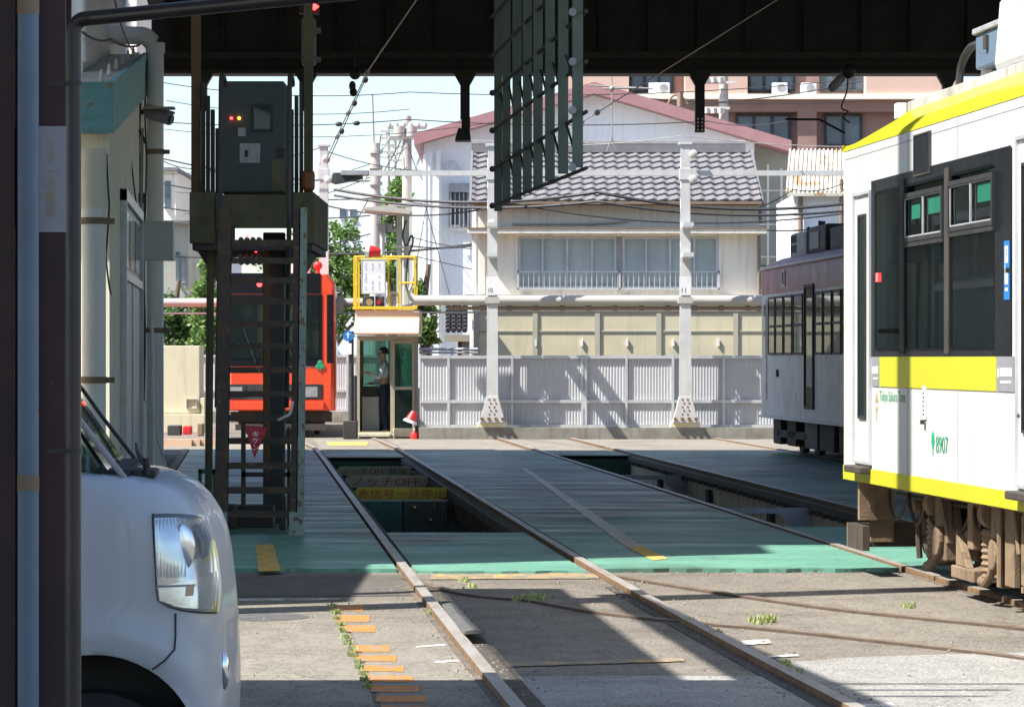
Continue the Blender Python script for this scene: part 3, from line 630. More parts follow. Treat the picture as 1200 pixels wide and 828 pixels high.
# yellow stripe under the windows, label plates
a, _ = B(1029.5, 430); b, _ = B(1166, 430); along(tb, a, b, -.006, -.001, 1.335, zb-.003, 'upper_stripe', M['yellow'])
for p0, p1 in ((1020.5, 1029), (1166.5, 1187)):
    a, _ = B(p0, 430); b, _ = B(p1, 430); lp = along(tb, a+.003, b-.003, -.0065, -.001, 1.335, zb-.003, 'label_plate', M['grey'])
    mb = MB(); L = b-a
    for k in range(7): mb.box(a+L*(.22+.10*k), a+L*(.29+.10*k), -.0085, -.007, 1.425, 1.475)
    mb.box(a+L*.25, a+L*.85, -.0085, -.007, 1.385, 1.398); mb.box(a+L*.08, a+L*.14, -.0085, -.007, 1.42, 1.47); mb.build('lettering', M['text_white'], lp, local=True)
def textB(body, px0, py0, px1, py1, m='text_green', name='lettering', parent=None):
    a, z1 = B(px0, py0); b, _ = B(px1, py1); zc = B((px0+px1)/2, py1)[1]; z1 = B((px0+px1)/2, py0)[1]
    mb = MB(); mb.text(body, (a, -.0035, zc), (1, 0, 0), (0, 0, 1), b-a, z1-zc); return mb.build(name, M[m], parent or tb, local=True)
textB('Tokyo Sakura Tram', 1029, 458, 1059, 474); textB('8907', 1095, 511, 1109, 531)
mb = MB()                                        # leaf-shaped emblem: a tall diamond leaf on a short stem
a, z = B(1091.5, 517)
mb.prism([(a-.042, -.004, z), (a, -.004, z-.06), (a+.042, -.004, z), (a+.028, -.004, z+.048), (a, -.004, z+.068), (a-.028, -.004, z+.048)], (0, .0025, 0)); mb.box(a-.006, a+.006, -.0042, -.0015, z-.09, z-.055); mb.build('emblem', M['text_green'], tb, local=True)
a, z = B(1025.5, 471); mb = MB()
for k in range(5):
    an = k*2*math.pi/5+.3; mb.sphere((a+.03*math.cos(an), -.002, z+.05*math.sin(an)), .022, 1, .12, 1, 8, 6)
mb.box(a-.01, a+.01, -.004, -.001, z-.13, z-.06); mb.build('blossom_emblem', M['band_text'], tb, local=True, smooth=True)
a, z = B(1082, 470); vp = along(tb, a-.045, a+.045, -.012, -.001, z-.12, z+.10, 'vent_plate', M['text_white'], .003)
mb = MB()
for k in range(6): mb.box(a-.02, a+.02, -.0145, -.0125, z-.09+k*.028, z-.08+k*.028)
mb.build('vent_hole', M['blackmatt'], vp, local=True)
mb = MB(); mb.box(a-.02, a+.03, -.03, -.0125, z-.15, z-.122); mb.build('latch', M['blackmatt'], vp, local=True)
for (py0, py1, ch) in ((282, 314, '♿'), (320, 351, '🚼')):
    a, _ = B(1176, 300); b, _ = B(1182.5, 300); z1 = B(1179, py0)[1]; z0 = B(1179, py1)[1]
    ic = along(tb, a, b, -.0105, -.0085, z0, z1, 'pictogram', M['blue_sign']); mb = MB(); 
    if ch == '♿': mb.text(ch, (a+(b-a)*.2, -.012, z0+.03), (1, 0, 0), (0, 0, 1), (b-a)*.6, (z1-z0)*.62)
    else:
        c_ = (a+b)/2; q = (b-a); mb.box(c_-q*.25, c_+q*.25, -.012, -.011, z0+.05, z0+.07); mb.prism([(c_-q*.28, -.012, z0+.09), (c_+q*.25, -.012, z0+.09), (c_+q*.30, -.012, z0+.15), (c_-q*.1, -.012, z0+.16)], (0, .001, 0)); mb.box(c_-q*.3, c_-q*.22, -.012, -.011, z0+.09, z0+.21)
    mb.build('symbol', M['text_white'], ic, local=True)
# small dark display above the band
a, _ = B(1071, 300); b, _ = B(1089, 300); z1 = B(1080, 158)[1]; z0 = B(1080, 203)[1]; ds = along(tb, a, b, -.012, -.001, z0, z1, 'display', M['black'], .004)
mb = MB(); frame_ring(mb, a-.012, b+.012, z0-.012, z1+.012, -.016, -.001, .012); mb.build('frame', M['steel_dark'], ds, local=True)
# narrow front door with step, and the next door towards the camera
def tram_door(sa, sb, glassx, ztop):
    d = along(tb, sa, sb, -.004, -.001, .80, ztop, 'door', M['white'])
    mb = MB(); frame_ring(mb, sa-.02, sb+.02, .78, ztop+.02, -.022, -.001, .022); mb.build('frame', M['alu'], d, local=True)
    for g0, g1 in glassx: 
        gl = along(d, g0, g1, -.012, -.0045, 1.12, ztop-.16, 'pane', M['glassdark'])
        mb = MB(); frame_ring(mb, g0-.02, g1+.02, 1.10, ztop-.14, -.018, -.0045, .02); mb.build('pane_frame', M['blackmatt'], d, local=True)
    along(d, sa, sb, -.09, -.001, .715, .765, 'step', M['steel_dark'], .01)
    pass
sa, _ = B(1001, 300); sb, _ = B(1020, 300); tram_door(sa, sb-.02, [(sa+.15, sa+.36)], 2.70)
sa, _ = B(1192, 300); tram_door(sa, sa+1.25, [(sa+.12, sa+.54), (sa+.68, sa+1.12)], 2.80)
# beyond the frame: second half of the side
s0b = sa+1.55; along(tb, s0b, LB-.9, -.008, -.001, zb, zt, 'window_band', M['black'])
k = s0b+.12
while k+1.2 < LB-.9: along(tb, k, k+1.15, -.014, -.009, zb+.05, zt-.1, 'window', M['glassdark']); k += 1.32
along(tb, s0b, LB-.9, -.006, -.001, 1.335, zb-.003, 'upper_stripe', M['yellow'])
# panel joints
mb = MB()
for px in (1061.5, 1120):
    a, _ = B(px, 500); mb.box(a-.003, a+.003, -.0015, -.0005, .75, 1.33); mb.box(a-.003, a+.003, -.0015, -.0005, 2.785, 3.04)
mb.box(.02, LB-.02, -.0015, -.0005, 2.985, 2.99)
mb.build('panel_joint', M['grey'], tb, local=True)
a, z = B(1197, 487); mb = MB(); mb.sphere((a-.08, -.004, z), .012); mb.build('door_switch', M['blackmatt'], tb, local=True)
# ---- roof gear
def Bi(px, y):                                   # distance from the far end at which a point set back by y from the side shows in this column
    lo, hi = -2.0, 14.0
    for _ in range(50):
        m_ = (lo+hi)/2; X_ = 2.444+(.1024*m_+y)/hb; Y_ = 23.5+(-m_+.1024*y)/hb
        if CX+F*X_/Y_ < px: lo = m_
        else: hi = m_
    return lo
mb = MB(); a = Bi(1178, .38); mb.prism([(a, .30, ZR+.06), (a+.02, .32, ZR+.50), (a+.12, .38, ZR+.60), (a+2.4, .38, ZR+.60), (a+2.5, .30, ZR+.06)], (0, WB-.66, 0)); mb.build('air_conditioner', M['white'], tb, local=True, bevel=.04)
a = Bi(1141, .36); b = Bi(1177, .36)+.1; bx = along(tb, a+.05, b-.02, .36, .78, ZR+.13, ZR+.36, 'equipment_box', M['bluepipe'], .012)
along(bx, a+.03, b, .34, .80, ZR+.36, ZR+.40, 'lid', M['ac'], .008); along(bx, a+.34, a+.40, .335, .36, ZR+.24, ZR+.33, 'latch', M['steel_dark'], .004)
mb = MB()
for u in (.1, .5, .8): mb.tube([(a+u*(b-a), .45, ZR+.05), (a+u*(b-a), .45, ZR+.13)], [.06, .045])
mb.build('foot', M['porcelain'], bx, local=True, smooth=True)
mb = MB(); mb.tube(smooth_path([(a+.05, .40, ZR+.30), (a-.15, .38, ZR+.30), (a-.33, .36, ZR+.20), (a-.36, .35, ZR+.04)], 18), .028); mb.build('cable', M['blackmatt'], tb, local=True, smooth=True)
mb = MB()
for k in range(4): mb.tube([(a-.26+k*.17, .52, ZR+.05), (a-.26+k*.17, .52, ZR+.075), (a-.26+k*.17, .52, ZR+.10), (a-.26+k*.17, .52, ZR+.19)], [.07, .085, .05, .04], 10)
mb.build('insulator', M['porcelain'], tb, local=True, smooth=True)
mb = MB(); mb.tube(smooth_path([(3.4, .8, ZR+.35), (2.2, .85, ZR+.22), (1.2, .85, ZR+.16), (.7, .9, ZR+.10)], 12), .03); mb.tube(smooth_path([(3.4, 1.4, ZR+.35), (2.2, 1.4, ZR+.22), (1.2, 1.4, ZR+.16), (.7, 1.3, ZR+.10)], 12), .03); mb.box(.9, 1.3, .7, 1.5, ZR+.05, ZR+.13); mb.build('current_collector', M['steel_dark'], tb, local=True, smooth=True)
a = Bi(1054, .58); along(tb, a-.05, a+.05, .55, .63, ZR+.05, ZR+.17, 'aerial', M['text_white'], .008)
# ---- running gear, all dusty brown
mb = MB(); mb.box(.5, LB-.5, .45, WB-.45, .42, Z0-.003); mb.build('underframe', M['dust_dark'], tb, local=True)
def px_s(px): return B(px, 600)[0]
fp = MB(); a, zt_ = B(1000, 563); fp.box(.30, .36, .04, .30, .36, .648); fp.box(.30, .33, .13, .30, .20, .36); fp.build('bracket', M['brown_dust'], tb, local=True)
mb = MB(); mb.box(.22, .27, -.02, WB+.02, .16, .335); mb.box(.27, .75, -.02, .03, .16, .335); mb.build('snow_guard', M['dust_dark'], tb, local=True)
mb = MB(); mb.box(.20, .2199, -.02, .06, .16, .335); mb.build('guard_edge', M['brown_dust'], tb, local=True)
mb = MB(); mb.tube([(.92, .25, .48), (.92, .36, .48)], [.10, .13], 16); mb.tube([(.92, .24, .48), (.92, .20, .48)], .05, 10); mb.box(.88, .93, .25, .30, .28, .45); mb.build('horn', M['brown_dust'], tb, local=True, smooth=True)
mb = MB(); mb.tube([(1.0, .35, .24), (1.25, .30, .24), (1.55, .30, .24)], [.09, .12, .13], 12); mb.build('buffer_drum', M['dust_dark'], tb, local=True, smooth=True)
mb = MB(); mb.tube(smooth_path([(1.28, .16, .14), (1.28, .15, .36), (1.36, .15, .43), (1.52, .15, .42), (1.56, .16, .30)], 18), .022); mb.build('hose', M['dust_dark'], tb, local=True, smooth=True)
BOG = [(2.15, 3.65), (LB-3.65, LB-2.15)]
for s1, s2 in BOG:
    bg_ = along(tb, s1-.65, s2+.65, .17, .27, .30, .40, 'bogie', M['brown_dust'], .01)
    mb = MB(); mb.box(s1-.65, s2+.65, WB-.27, WB-.17, .30, .40); mb.box(s1+.55, s2-.55, .27, WB-.27, .26, .44); mb.build('cross_beam', M['dust_dark'], bg_, local=True)
    for s in (s1, s2):
        wheel(bg_, s, .45); wheel(bg_, s, WB-.45)
        mb = MB(); mb.tube([(s, .5, .33), (s, WB-.5, .33)], .06); mb.build('axle', M['dust_dark'], bg_, local=True)
        mb = MB(); mb.box(s-.13, s+.13, .10, .34, .18, .42); mb.tube([(s, .06, .31), (s, .10, .31)], .10, 14); mb.build('axle_box', M['brown_dust'], bg_, local=True, bevel=.012)
        mb = MB(); sp = [(s-.30, .20, .12+.045*k) for k in range(8)]
        for k in range(8): mb.tube([(s-.32, .19, .13+.04*k), (s-.32, .19, .15+.04*k), (s-.32, .19, .17+.04*k)], [.098, .112, .098], 14)
        mb.build('air_spring', M['brown_dust'], bg_, local=True, smooth=True)
        mb = MB(); mb.tube([(s-.30, .14, .55), (s-.18, .14, .55)], .095, 14); mb.build('cylinder', M['brown_dust'], bg_, local=True, smooth=True)
        mb = MB(); mb.prism([(s-.16, .10, .645), (s-.04, .10, .645), (s+.18, .10, .36), (s+.18, .10, .30), (s-.16, .10, .30)], (0, .12, 0)); mb.build('gusset', M['brown_dust'], bg_, local=True, bevel=.006)
        mb = MB(); mb.tube(smooth_path([(s-.34, .09, .12), (s-.20, .08, .12), (s-.06, .08, .20), (s-.02, .08, .34)], 10), .028); mb.sphere((s-.34, .09, .12), .035); mb.build('brake_lever', M['brown_dust'], bg_, local=True, smooth=True)
    mid = (s1+s2)/2
    mb = MB(); mb.prism([(mid-.25, .08, .42), (mid+.05, .08, .18), (mid-.25, .08, .18)], (0, .05, 0)); mb.box(mid-.30, mid+.30, .06, .30, .10, .18); mb.box(mid-.02, mid+.12, .10, .16, .30, .62); mb.build('sand_box', M['brown_dust'], bg_, local=True, bevel=.008)
s = px_s(1133)
mb = MB(); mb.box(s, s+.07, .07, .12, .18, .62); mb.box(s+.10, s+.16, .05, .14, .12, .46); mb.box(s+.22, s+.44, .06, .10, .14, .62); mb.tube([(s+.47, .05, .62), (s+.60, .05, .35)], .015); mb.build('side_panel', M['brown_dust'], tb, local=True, bevel=.005)
mb = MB(); mb.tube([(s+.18, .04, .13), (s+.18, .04, .62)], .02); mb.build('conduit', M['brown_dust'], tb, local=True, smooth=True)
rn_ = random.Random(11)
for k_ in range(7):                              # cables and air pipes hanging under the body
    s_ = .5+k_*.62; mb = MB(); mb.tube(smooth_path([(s_, .12, .62), (s_+.12, .10, .40+.1*rn_.random()), (s_+.30, .12, .33+.12*rn_.random()), (s_+.55, .15, .62)], 14), .014, 6); mb.build('air_hose', M['dust_dark'], tb, local=True, smooth=True)
mb = MB(); mb.tube([(.6, .09, .615), (LB-.6, .09, .615)], .018, 6); mb.build('air_pipe', M['brown_dust'], tb, local=True, smooth=True); mb = MB(); mb.tube([(.6, .16, .56), (LB-.6, .16, .56)], .013, 6); mb.build('air_pipe', M['dust_dark'], tb, local=True, smooth=True)
for k_ in range(5): s_ = 1.0+k_*.75; along(tb, s_, s_+.22, .30, .55, .26+.05*(k_ % 2), .58, 'junction_box', M['dust_dark'], .01)
s = px_s(1163)
for q, (L, lou) in enumerate(((1.35, True), (1.1, False), (1.3, True))):
    eb = along(tb, s, s+L, .05, .75, .165, .60, 'equipment_case', M['brown_dust'], .012)
    if lou:
        for (v0, v1) in ((.20, .345), (.385, .56)):
            along(eb, s+.42, s+L-.08, .043, .049, v0, v1, 'louvre', M['dust_dark'])
            mb = MB()
            for k in range(8): z = v0+.004+(v1-v0)*k/8; mb.box(s+.43, s+L-.09, .034, .0425, z, z+.008)
            for k in range(4): mb.box(s+.42+(L-.5)*k/3-.008, s+.42+(L-.5)*k/3+.008, .030, .0425, v0, v1)
            mb.build('louvre_bars', M['brown_dust'], eb, local=True)
    mb = MB()
    for k in range(5): mb.box(s+.05+k*L/5, s+.10+k*L/5, .04, .12, .13, .165)
    mb.build('foot', M['brown_dust'], eb, local=True)
    s += L+.16
    if s > 9.0: break

for o_ in KIDS[tb.name]:
    if o_.name.split('.')[0] in ('bogie', 'equipment_case', 'side_panel', 'conduit', 'horn', 'buffer_drum', 'hose', 'air_hose', 'sand_box', 'junction_box', 'air_pipe'): o_.location.y += .11
    if o_.name.split('.')[0] == 'sand_box': o_.location.y += .02
# ---------------------------------------------------------------- faded maroon tram on the third track
hc = math.hypot(.0826, 1)
tc = thing('tram', 'old faded tram, maroon above and dull white below, with dark roof units', 'tram', (4.15, 53.0, 0), math.atan2(-1/hc, .0826/hc))
def C(px, py):
    d = 53*(893-291)/(px-291.0); return (53-d)*hc, H-(py-CY)*d/F
LC, WC = 12.5, 2.2; z0, z1, z2 = .60, 2.58, 3.12
mb = MB(); ins = .06
def secC(s, y): return [(s, y, z0), (s, y, z1), (s, WC-y, z1), (s, WC-y, z0)]
loft(mb, [secC(0, 0), secC(LC, 0)])
for s0, sg in ((0, -1), (LC, 1)): mb.grid(lambda u, v: (s0+sg*.30*math.sin(math.pi*u)**.5, WC*u, z0+(z1-z0)*v), 14, 3)
mb.grid(lambda u, v: (LC*u, WC*v, z0), 1, 1)
mb.build('body', M['faded'], tc, local=True, smooth=True)
mb = MB()
def secC2(s, k): return [(s, -.004, z1), (s, -.004, z1+.42*k), (s, .06, z1+.50*k), (s, .30, z1+.60*k), (s, WC/2, z1+.66*k), (s, WC-.30, z1+.60*k), (s, WC-.06, z1+.5*k), (s, WC+.004, z1+.42*k), (s, WC+.004, z1)]
loft(mb, [secC2(-.0, .93), secC2(.3, 1), secC2(LC-.3, 1), secC2(LC, .93)])
for s0, sg in ((0, -1), (LC, 1)): mb.grid(lambda u, v: (s0+sg*.28*math.sin(math.pi*u)**.5*(1-.5*v*v), WC*u, z1+(.40+.2*math.sin(math.pi*u))*v), 14, 4)
mb.build('upper_body', M['maroon'], tc, local=True, smooth=True)
mb = MB(); mb.prism([(.1, .04, z1+.505), (LC-.1, .04, z1+.505), (LC-.1, WC-.04, z1+.505), (.1, WC-.04, z1+.505)], (0, 0, .012)); 
mb = MB(); mb.tube([(.0, -.02, z1+.43), (LC, -.02, z1+.43)], .022); mb.build('gutter', M['faded'], tc, local=True, smooth=True)
def winC(px0, px1):
    a, _ = C(px0, 380); b, _ = C(px1, 380); wn = along(tc, a, b, -.012, -.002, 1.62, 2.50, 'window', M['glassdark'])
    mb = MB(); frame_ring(mb, a-.03, b+.03, 1.59, 2.53, -.02, -.002, .035); mb.box(a, b, -.02, -.0125, 2.03, 2.07); mb.build('frame', M['steel_dark'], wn, local=True)
for p in ((901.5, 908.5), (910, 918), (920, 928.5), (931, 941), (956.5, 964.5), (966.5, 975), (977.5, 986), (989, 999)): winC(*p)
a, _ = C(944.5, 400); b, _ = C(954, 400); dr = along(tc, a, b, -.006, -.001, .80, 2.62, 'door', M['brown_dust'])
along(dr, a+.12, b-.10, -.012, -.0065, 1.1, 2.45, 'pane', M['glassdark'])
mb = MB(); frame_ring(mb, a-.04, b+.04, .76, 2.66, -.03, -.001, .05); mb.build('frame', M['steel_dark'], dr, local=True)
a, _ = C(895, 400); b, _ = C(899, 400); ed = along(tc, a+.02, b, -.012, -.002, .85, 2.5, 'end_door', M['faded']); along(ed, a+.08, b-.06, -.018, -.0125, 1.55, 2.42, 'pane', M['glassdark'])
a, z = C(919, 326); hl = along(tc, a-.10, a+.13, -.012, -.005, z-.10, z+.10, 'route_window', M['black']); mb = MB(); frame_ring(mb, a-.13, a+.16, z-.13, z+.13, -.02, -.005, .03); mb.build('frame', M['faded'], hl, local=True)
a, z = C(912, 437); mb = MB(); mb.tube([(a, -.03, z), (a, -.002, z)], .06, 12); mb.build('lamp', M['blackmatt'], tc, local=True, smooth=True)
along(tc, -.05, LC, -.05, .02, .56, .60, 'skirt_edge', M['faded'])
ac = along(tc, 1.0, 2.5, .30, 1.5, z1+.56, z1+.98, 'air_conditioner', M['ac'], .05)
mb = MB()
for k in range(5):
    for j in range(2): mb.box(1.15+k*.10, 1.21+k*.10, .288, .299, z1+.66+j*.16, z1+.78+j*.16)
mb.build('vent', M['blackmatt'], ac, local=True)
rb = along(tc, 2.7, 4.2, .30, 1.6, z1+.60, z1+1.02, 'roof_box', M['ac_dark'], .05); along(rb, 2.9, 3.7, .285, .299, z1+.66, z1+.92, 'hatch', M['ac'], .01); along(rb, 4.3, 6.2, .35, 1.6, z1+.60, z1+.95, 'resistor_box', M['ac_dark'], .03)
mb = MB(); mb.tube([(1.6, .5, z1+.98), (1.6, .5, z1+1.07)], .03); mb.tube([(3.2, .4, z1+1.02), (3.2, .4, z1+1.10)], .03); mb.tube([(3.5, .4, z1+1.02), (3.5, .4, z1+1.08)], .03); mb.build('roof_stub', M['ac_dark'], tc, local=True)
mb = MB(); mb.box(.5, LC-.5, .35, WC-.35, .25, z0-.002); mb.build('underframe', M['dust_dark'], tc, local=True)
for s in (1.6, 3.0, LC-3.0, LC-1.6): wheel(tc, s, .44); wheel(tc, s, WC-.44)
for (s0, s1) in ((.55, 1.25), (1.9, 2.7), (3.5, 4.6), (4.8, 6.0), (6.4, 7.6)): along(tc, s0, s1, .10, .40, .14, z0-.01, 'equipment_case', M['dust_dark'] if s0 != 3.5 else M['steel_dark'], .02)
along(tc, .9, 3.7, .10, .20, .26, .38, 'bogie_frame', M['dust_dark'], .01); mb = MB(); mb.box(-.28, -.2, .7, 1.5, .15, .5); mb.build('coupler_guard', M['dust_dark'], tc, local=True)

# ---------------------------------------------------------------- vermilion tram seen end-on behind the stairs
td = thing('tram', 'vermilion tram facing the camera behind the staircase, black windscreen', 'tram', (P(329.5, 420, 63).x, 63.0, 0), math.atan2(.052, 1)*1.0)
WD = 2.14; h2 = WD/2; LD = 12.0; zb_, zs_ = .50, 3.20
def D(px): return (px-329.5)/F*63.0
def Dz(py): return H-(py-CY)/F*63.0
mb = MB()
def ring(y, k): return [(-h2+.0+k, y, zb_), (-h2+k*.7, y, zs_-.18), (-h2+.14+k, y, zs_-k*.2), (h2-.14-k, y, zs_-k*.2), (h2-k*.7, y, zs_-.18), (h2-k, y, zb_)]
loft(mb, [ring(0, .10), ring(.03, .04), ring(.12, 0), ring(LD, 0)])
mb.face(ring(0, .10)); mb.face(ring(LD, 0)); mb.build('body', M['orange_tram'], td, local=True, smooth=True)
def dbox(px0, py0, px1, py1, y0, y1, name, m, par=None, bevel=0.0):
    mb = MB(); mb.box(D(px0), D(px1), y0, y1, Dz(py1), Dz(py0)); return mb.build(name, m, par or td, local=True, bevel=bevel)
dbox(266, 320, 376, 344, -.012, -.001, 'destination_panel', M['black'], bevel=.01)
ws = dbox(265, 345, 377.5, 429, -.014, -.001, 'windscreen', M['black'], bevel=.01)
dbox(268, 350, 318, 420, -.020, -.0145, 'pane', M['glassgreen'], ws); dbox(321, 350, 374, 420, -.020, -.0145, 'pane', M['glassgreen'], ws)
mb = MB()
for px in (300, 345): mb.tube([(D(px), -.03, Dz(424)), (D(px-14), -.03, Dz(385))], .012)
mb.build('wiper', M['blackmatt'], ws, local=True)
dbox(264, 450, 378, 468, -.010, -.001, 'lamp_band', M['ac_dark'])
for px in (277, 365): 
    hl = dbox(px-12, 451, px+12, 467, -.016, -.0105, 'headlight', M['blackmatt']); dbox(px-7, 453, px+7, 465, -.020, -.0165, 'lens', M['ac'], hl)
dbox(263, 470, 379.5, 480, -.05, -.001, 'bumper', M['orange_tram'], bevel=.01)
mb = MB(); mb.text('Tokyo Sakura Tram', (D(338), -.004, Dz(432)), (1, 0, 0), (0, 0, 1), D(376)-D(338), Dz(427)-Dz(432)); mb.build('lettering', M['text_white'], td, local=True)
mb = MB(); c_ = V((D(375), -.018, Dz(429)))
for an in (90, 210, 330): mb.sphere(c_+V((.05*math.cos(math.radians(an)), 0, .05*math.sin(math.radians(an))+.02)), .05, 1, .12, 1, 10, 6)
mb.box(c_.x-.012, c_.x+.012, c_.y-.004, c_.y+.004, c_.z-.09, c_.z); mb.build('emblem', M['text_green'], td, local=True)
dbox(383, 345, 391, 425, -.004, .10, 'corner_window', M['black'])
mb = MB(); mb.tube([(h2-.05, -.02, Dz(336)), (h2+.12, -.12, Dz(338)), (h2+.12, -.12, Dz(346))], .015); mb.box(h2+.02, h2+.16, -.18, -.12, Dz(368), Dz(346)); mb.build('mirror', M['ac_dark'], td, local=True)
# dark side windows and door on the side that can be seen
sw = MB(); sw.box(h2-.002, h2+.012, .5, 1.5, .75, 2.75); sw.build('side_door', M['black'], td, local=True)
y = 1.9
while y < LD-1: mb = MB(); mb.box(h2-.002, h2+.012, y, y+1.2, 1.55, 2.75); mb.build('side_window', M['glassdark'], td, local=True); y += 1.4
mb = MB(); mb.box(-.85, .85, .2, LD-.3, .22, zb_-.002); mb.box(-1.0, 1.0, .1, .5, .28, .48); mb.build('underframe', M['dust_dark'], td, local=True)
mb = MB(); mb.box(-.9, .9, -.10, .02, .12, .24); mb.build('life_guard', M['steel_dark'], td, local=True)
for px in (-.69, .69): mb = MB(); mb.tube([(px-.05, 1.6, .33), (px+.05, 1.6, .33)], .33, 20); mb.build('wheel', M['dust_dark'], td, local=True, smooth=True)
mb = MB(); mb.box(.1, .55, 1.0, 2.6, zs_, zs_+.32); mb.build('air_conditioner', M['whitewall'], td, local=True, bevel=.03)
mb = MB(); mb.sphere((.72, .6, zs_+.18), .09); mb.tube([(.72, .6, zs_), (.72, .6, zs_+.12)], .04); mb.build('roof_lamp', M['red'], td, local=True, smooth=True)
# ================================================================== depot roof with its big girder, and what hangs from it
rf = thing('depot_roof', 'dark depot roof whose deep plate girder crosses the top of the view', 'roof', (1.0, 50.8, 6.06))
mb = MB(); R0 = -1.55
mb.prism([T(-1.6, 24.0, 7.45), T(26, 24.0, 7.45), T(26, 51.6, 7.45), T(-1.6, 51.6, 7.45)], (0, 0, .35)); mb.build('roof_deck', M['girder'], rf)
x0 = T(R0, 51).x; x1 = 22.0
mb = MB(); mb.box(x0, x1, 51.0, 51.06, 6.14, 8.2); mb.build('girder_web', M['girder'], rf)
mb = MB(); mb.box(x0, x1, 50.75, 51.3, 6.06, 6.12); mb.box(x0, x1, 50.86, 50.99, 6.30, 6.42); mb.build('girder_flange', M['steel_dark'], rf)
mb = MB(); x = x0+.35
while x < x1: mb.box(x, x+.03, 50.93, 50.998, 6.43, 7.44); x += .92 if int(x*3) % 2 else .78
mb.build('stiffener', M['girder'], rf)
mb = MB(); mb.prism([T(R0, 24.1, 7.0), T(R0+.25, 24.1, 7.0), T(R0+.25, 50.7, 7.0), T(R0, 50.7, 7.0)], (0, 0, .44)); mb.build('side_beam', M['girder'], rf)
for Y in (27, 33, 39, 45):
    mb = MB(); a = T(R0, Y); mb.box(a.x+.3, 22, Y, Y+.25, 7.0, 7.44); mb.build('cross_beam', M['girder'], rf)
def hanger(px, pyb, holes=False):
    mb = MB(); Y = 50.9; a = P(px-5.5, 90, Y); b = P(px+5.5, pyb, Y); c = P(px, 88, Y)
    mb.prism([(b.x, Y-.1, b.z), (a.x, Y-.1, b.z), (a.x, Y-.1, 5.88), (a.x-.10, Y-.1, 6.058), (b.x+.10, Y-.1, 6.058), (b.x, Y-.1, 5.88)], (0, .2, 0)); o = mb.build('hanger', M['steel_dark'], rf)
    if holes:
        h = MB()
        for i in range(2):
            for j in range(4): q = P(px-2.5+5*i, 140+j*4.2, Y); h.tube([(q.x, Y-.102, q.z), (q.x, Y-.106, q.z)], .018, 8)
        h.build('bolt_hole', M['text_white'], o)
hanger(545, 140); hanger(820, 155, True); hanger(1110, 104); hanger(237, 130); hanger(359, 130)
# flood lamp on a hanger
fl = thing('floodlight', 'dark floodlight hanging below the girder, left of the slatted screen', 'floodlight', P(543, 165, 50.7))
mb = MB(); a = P(541, 138, 50.7); b = P(551, 152, 50.7); mb.box(a.x, b.x, 50.55, 50.8, b.z, a.z); mb.build('bracket', M['steel_dark'], fl)
p = [P(537, 150, 50.5), P(550, 150, 50.5), P(552, 164, 50.5), P(533, 164, 50.5)]; mb = MB(); mb.prism(p, (0, .25, 0)); mb.build('lamp_head', M['steel_dark'], fl, bevel=.01)
a = P(533.5, 164, 50.5); b = P(551.5, 165.6, 50.5); mb = MB(); mb.box(a.x, b.x, 50.5, 50.75, b.z, a.z-.002); mb.build('lens', M['ac'], fl)
# slatted screen hanging between the tracks
ls = thing('slatted_screen', 'row of hanging grey green slats joined by slanting rods', 'slatted screen', (0, 32, 3.2))
sx = [583.8, 593.5, 605.8, 618, 630.5, 644.5, 660, 677]; ybm = [247, 240, 234, 226, 220, 212, 203, 195]
SY = []
for k, px in enumerate(sx):
    Y = 36.0*(583.8-266)/(px-266); SY.append(Y); w_ = [9.6, 9.6, 10.8, 10.8, 11.2, 11.5, 12, 12.6][k]/2
    a = P(px-w_, 0, Y); b = P(px+w_, ybm[k], Y); mb = MB(); mb.box(a.x, b.x, Y, Y+.10, b.z, 7.44); mb.build('slat', M['slat'], ls, bevel=.004)
for k, (py0, py1) in enumerate(((241, 191), (198, 128), (153, 69), (109, 10), (66, -48), (20, -110))):
    a = P(577, py0, SY[0]-.06); b = P(687, py1+(3 if k else 6), SY[-1]-.10); mb = MB(); mb.tube([a, b], .018, 8); mb.sphere(a, .035); mb.build('rod', M['steel_dark'], ls, smooth=True)
    if k < 5:
        q = P(671, [196, 129, 72, 14, -44][k], SY[-1]-.08); mb = MB(); mb.tube([q, q+V((0, .08, 0))], .035, 12); mb.build('rod_end', M['ac'], ls, smooth=True)
mb = MB()
for k in range(7):                                # thin crossed rods behind
    a = P(sx[k]+3, ybm[k]-60, SY[k]+.06); b = P(sx[k+1], ybm[k+1]-5, SY[k+1]+.05); mb.tube([a, b], .012, 6); a = P(sx[k]+3, ybm[k]-140, SY[k]+.06); b = P(sx[k+1], ybm[k+1]-85, SY[k+1]+.05); mb.tube([a, b], .012, 6)
mb.build('brace', M['steel_dark'], ls, smooth=True)
# signal box with a lit red arrow high on the girder
sg = thing('signal_box', 'pale green signal box with a lit red arrow in front of the girder', 'signal', P(361, 76, 44))
mb = MB(); a = P(353, 21, 44); b = P(369, 75, 44); mb.box(a.x, b.x, 44, 44.3, b.z, a.z); mb.build('housing', M['stair_green'], sg, bevel=.02)
mb = MB(); a = P(357, 33, 43.99); b = P(360, 62, 43.99); mb.box(a.x, b.x, 43.985, 43.998, b.z, a.z); mb.build('blue_strip', M['blue_sign'], sg)
mb = MB(); a = P(350, 4, 44); b = P(373, 15, 44); mb.box(a.x, b.x, 44.02, 44.3, b.z, a.z); mb.tube([P(361, 15, 44.1), P(361, 22, 44.1)], .03); mb.tube([P(361, 4, 44.15), P(361, -40, 44.15), ], .03); mb.build('lamp_case', M['steel_dark'], sg)
mb = MB(); mb.prism([P(364, 4.5, 44), P(369, 4.5, 44), P(374, 8, 44), P(369, 12, 44), P(364, 12, 44)], (0, -.01, 0)); mb.build('arrow_lamp', M['led_red'], sg)
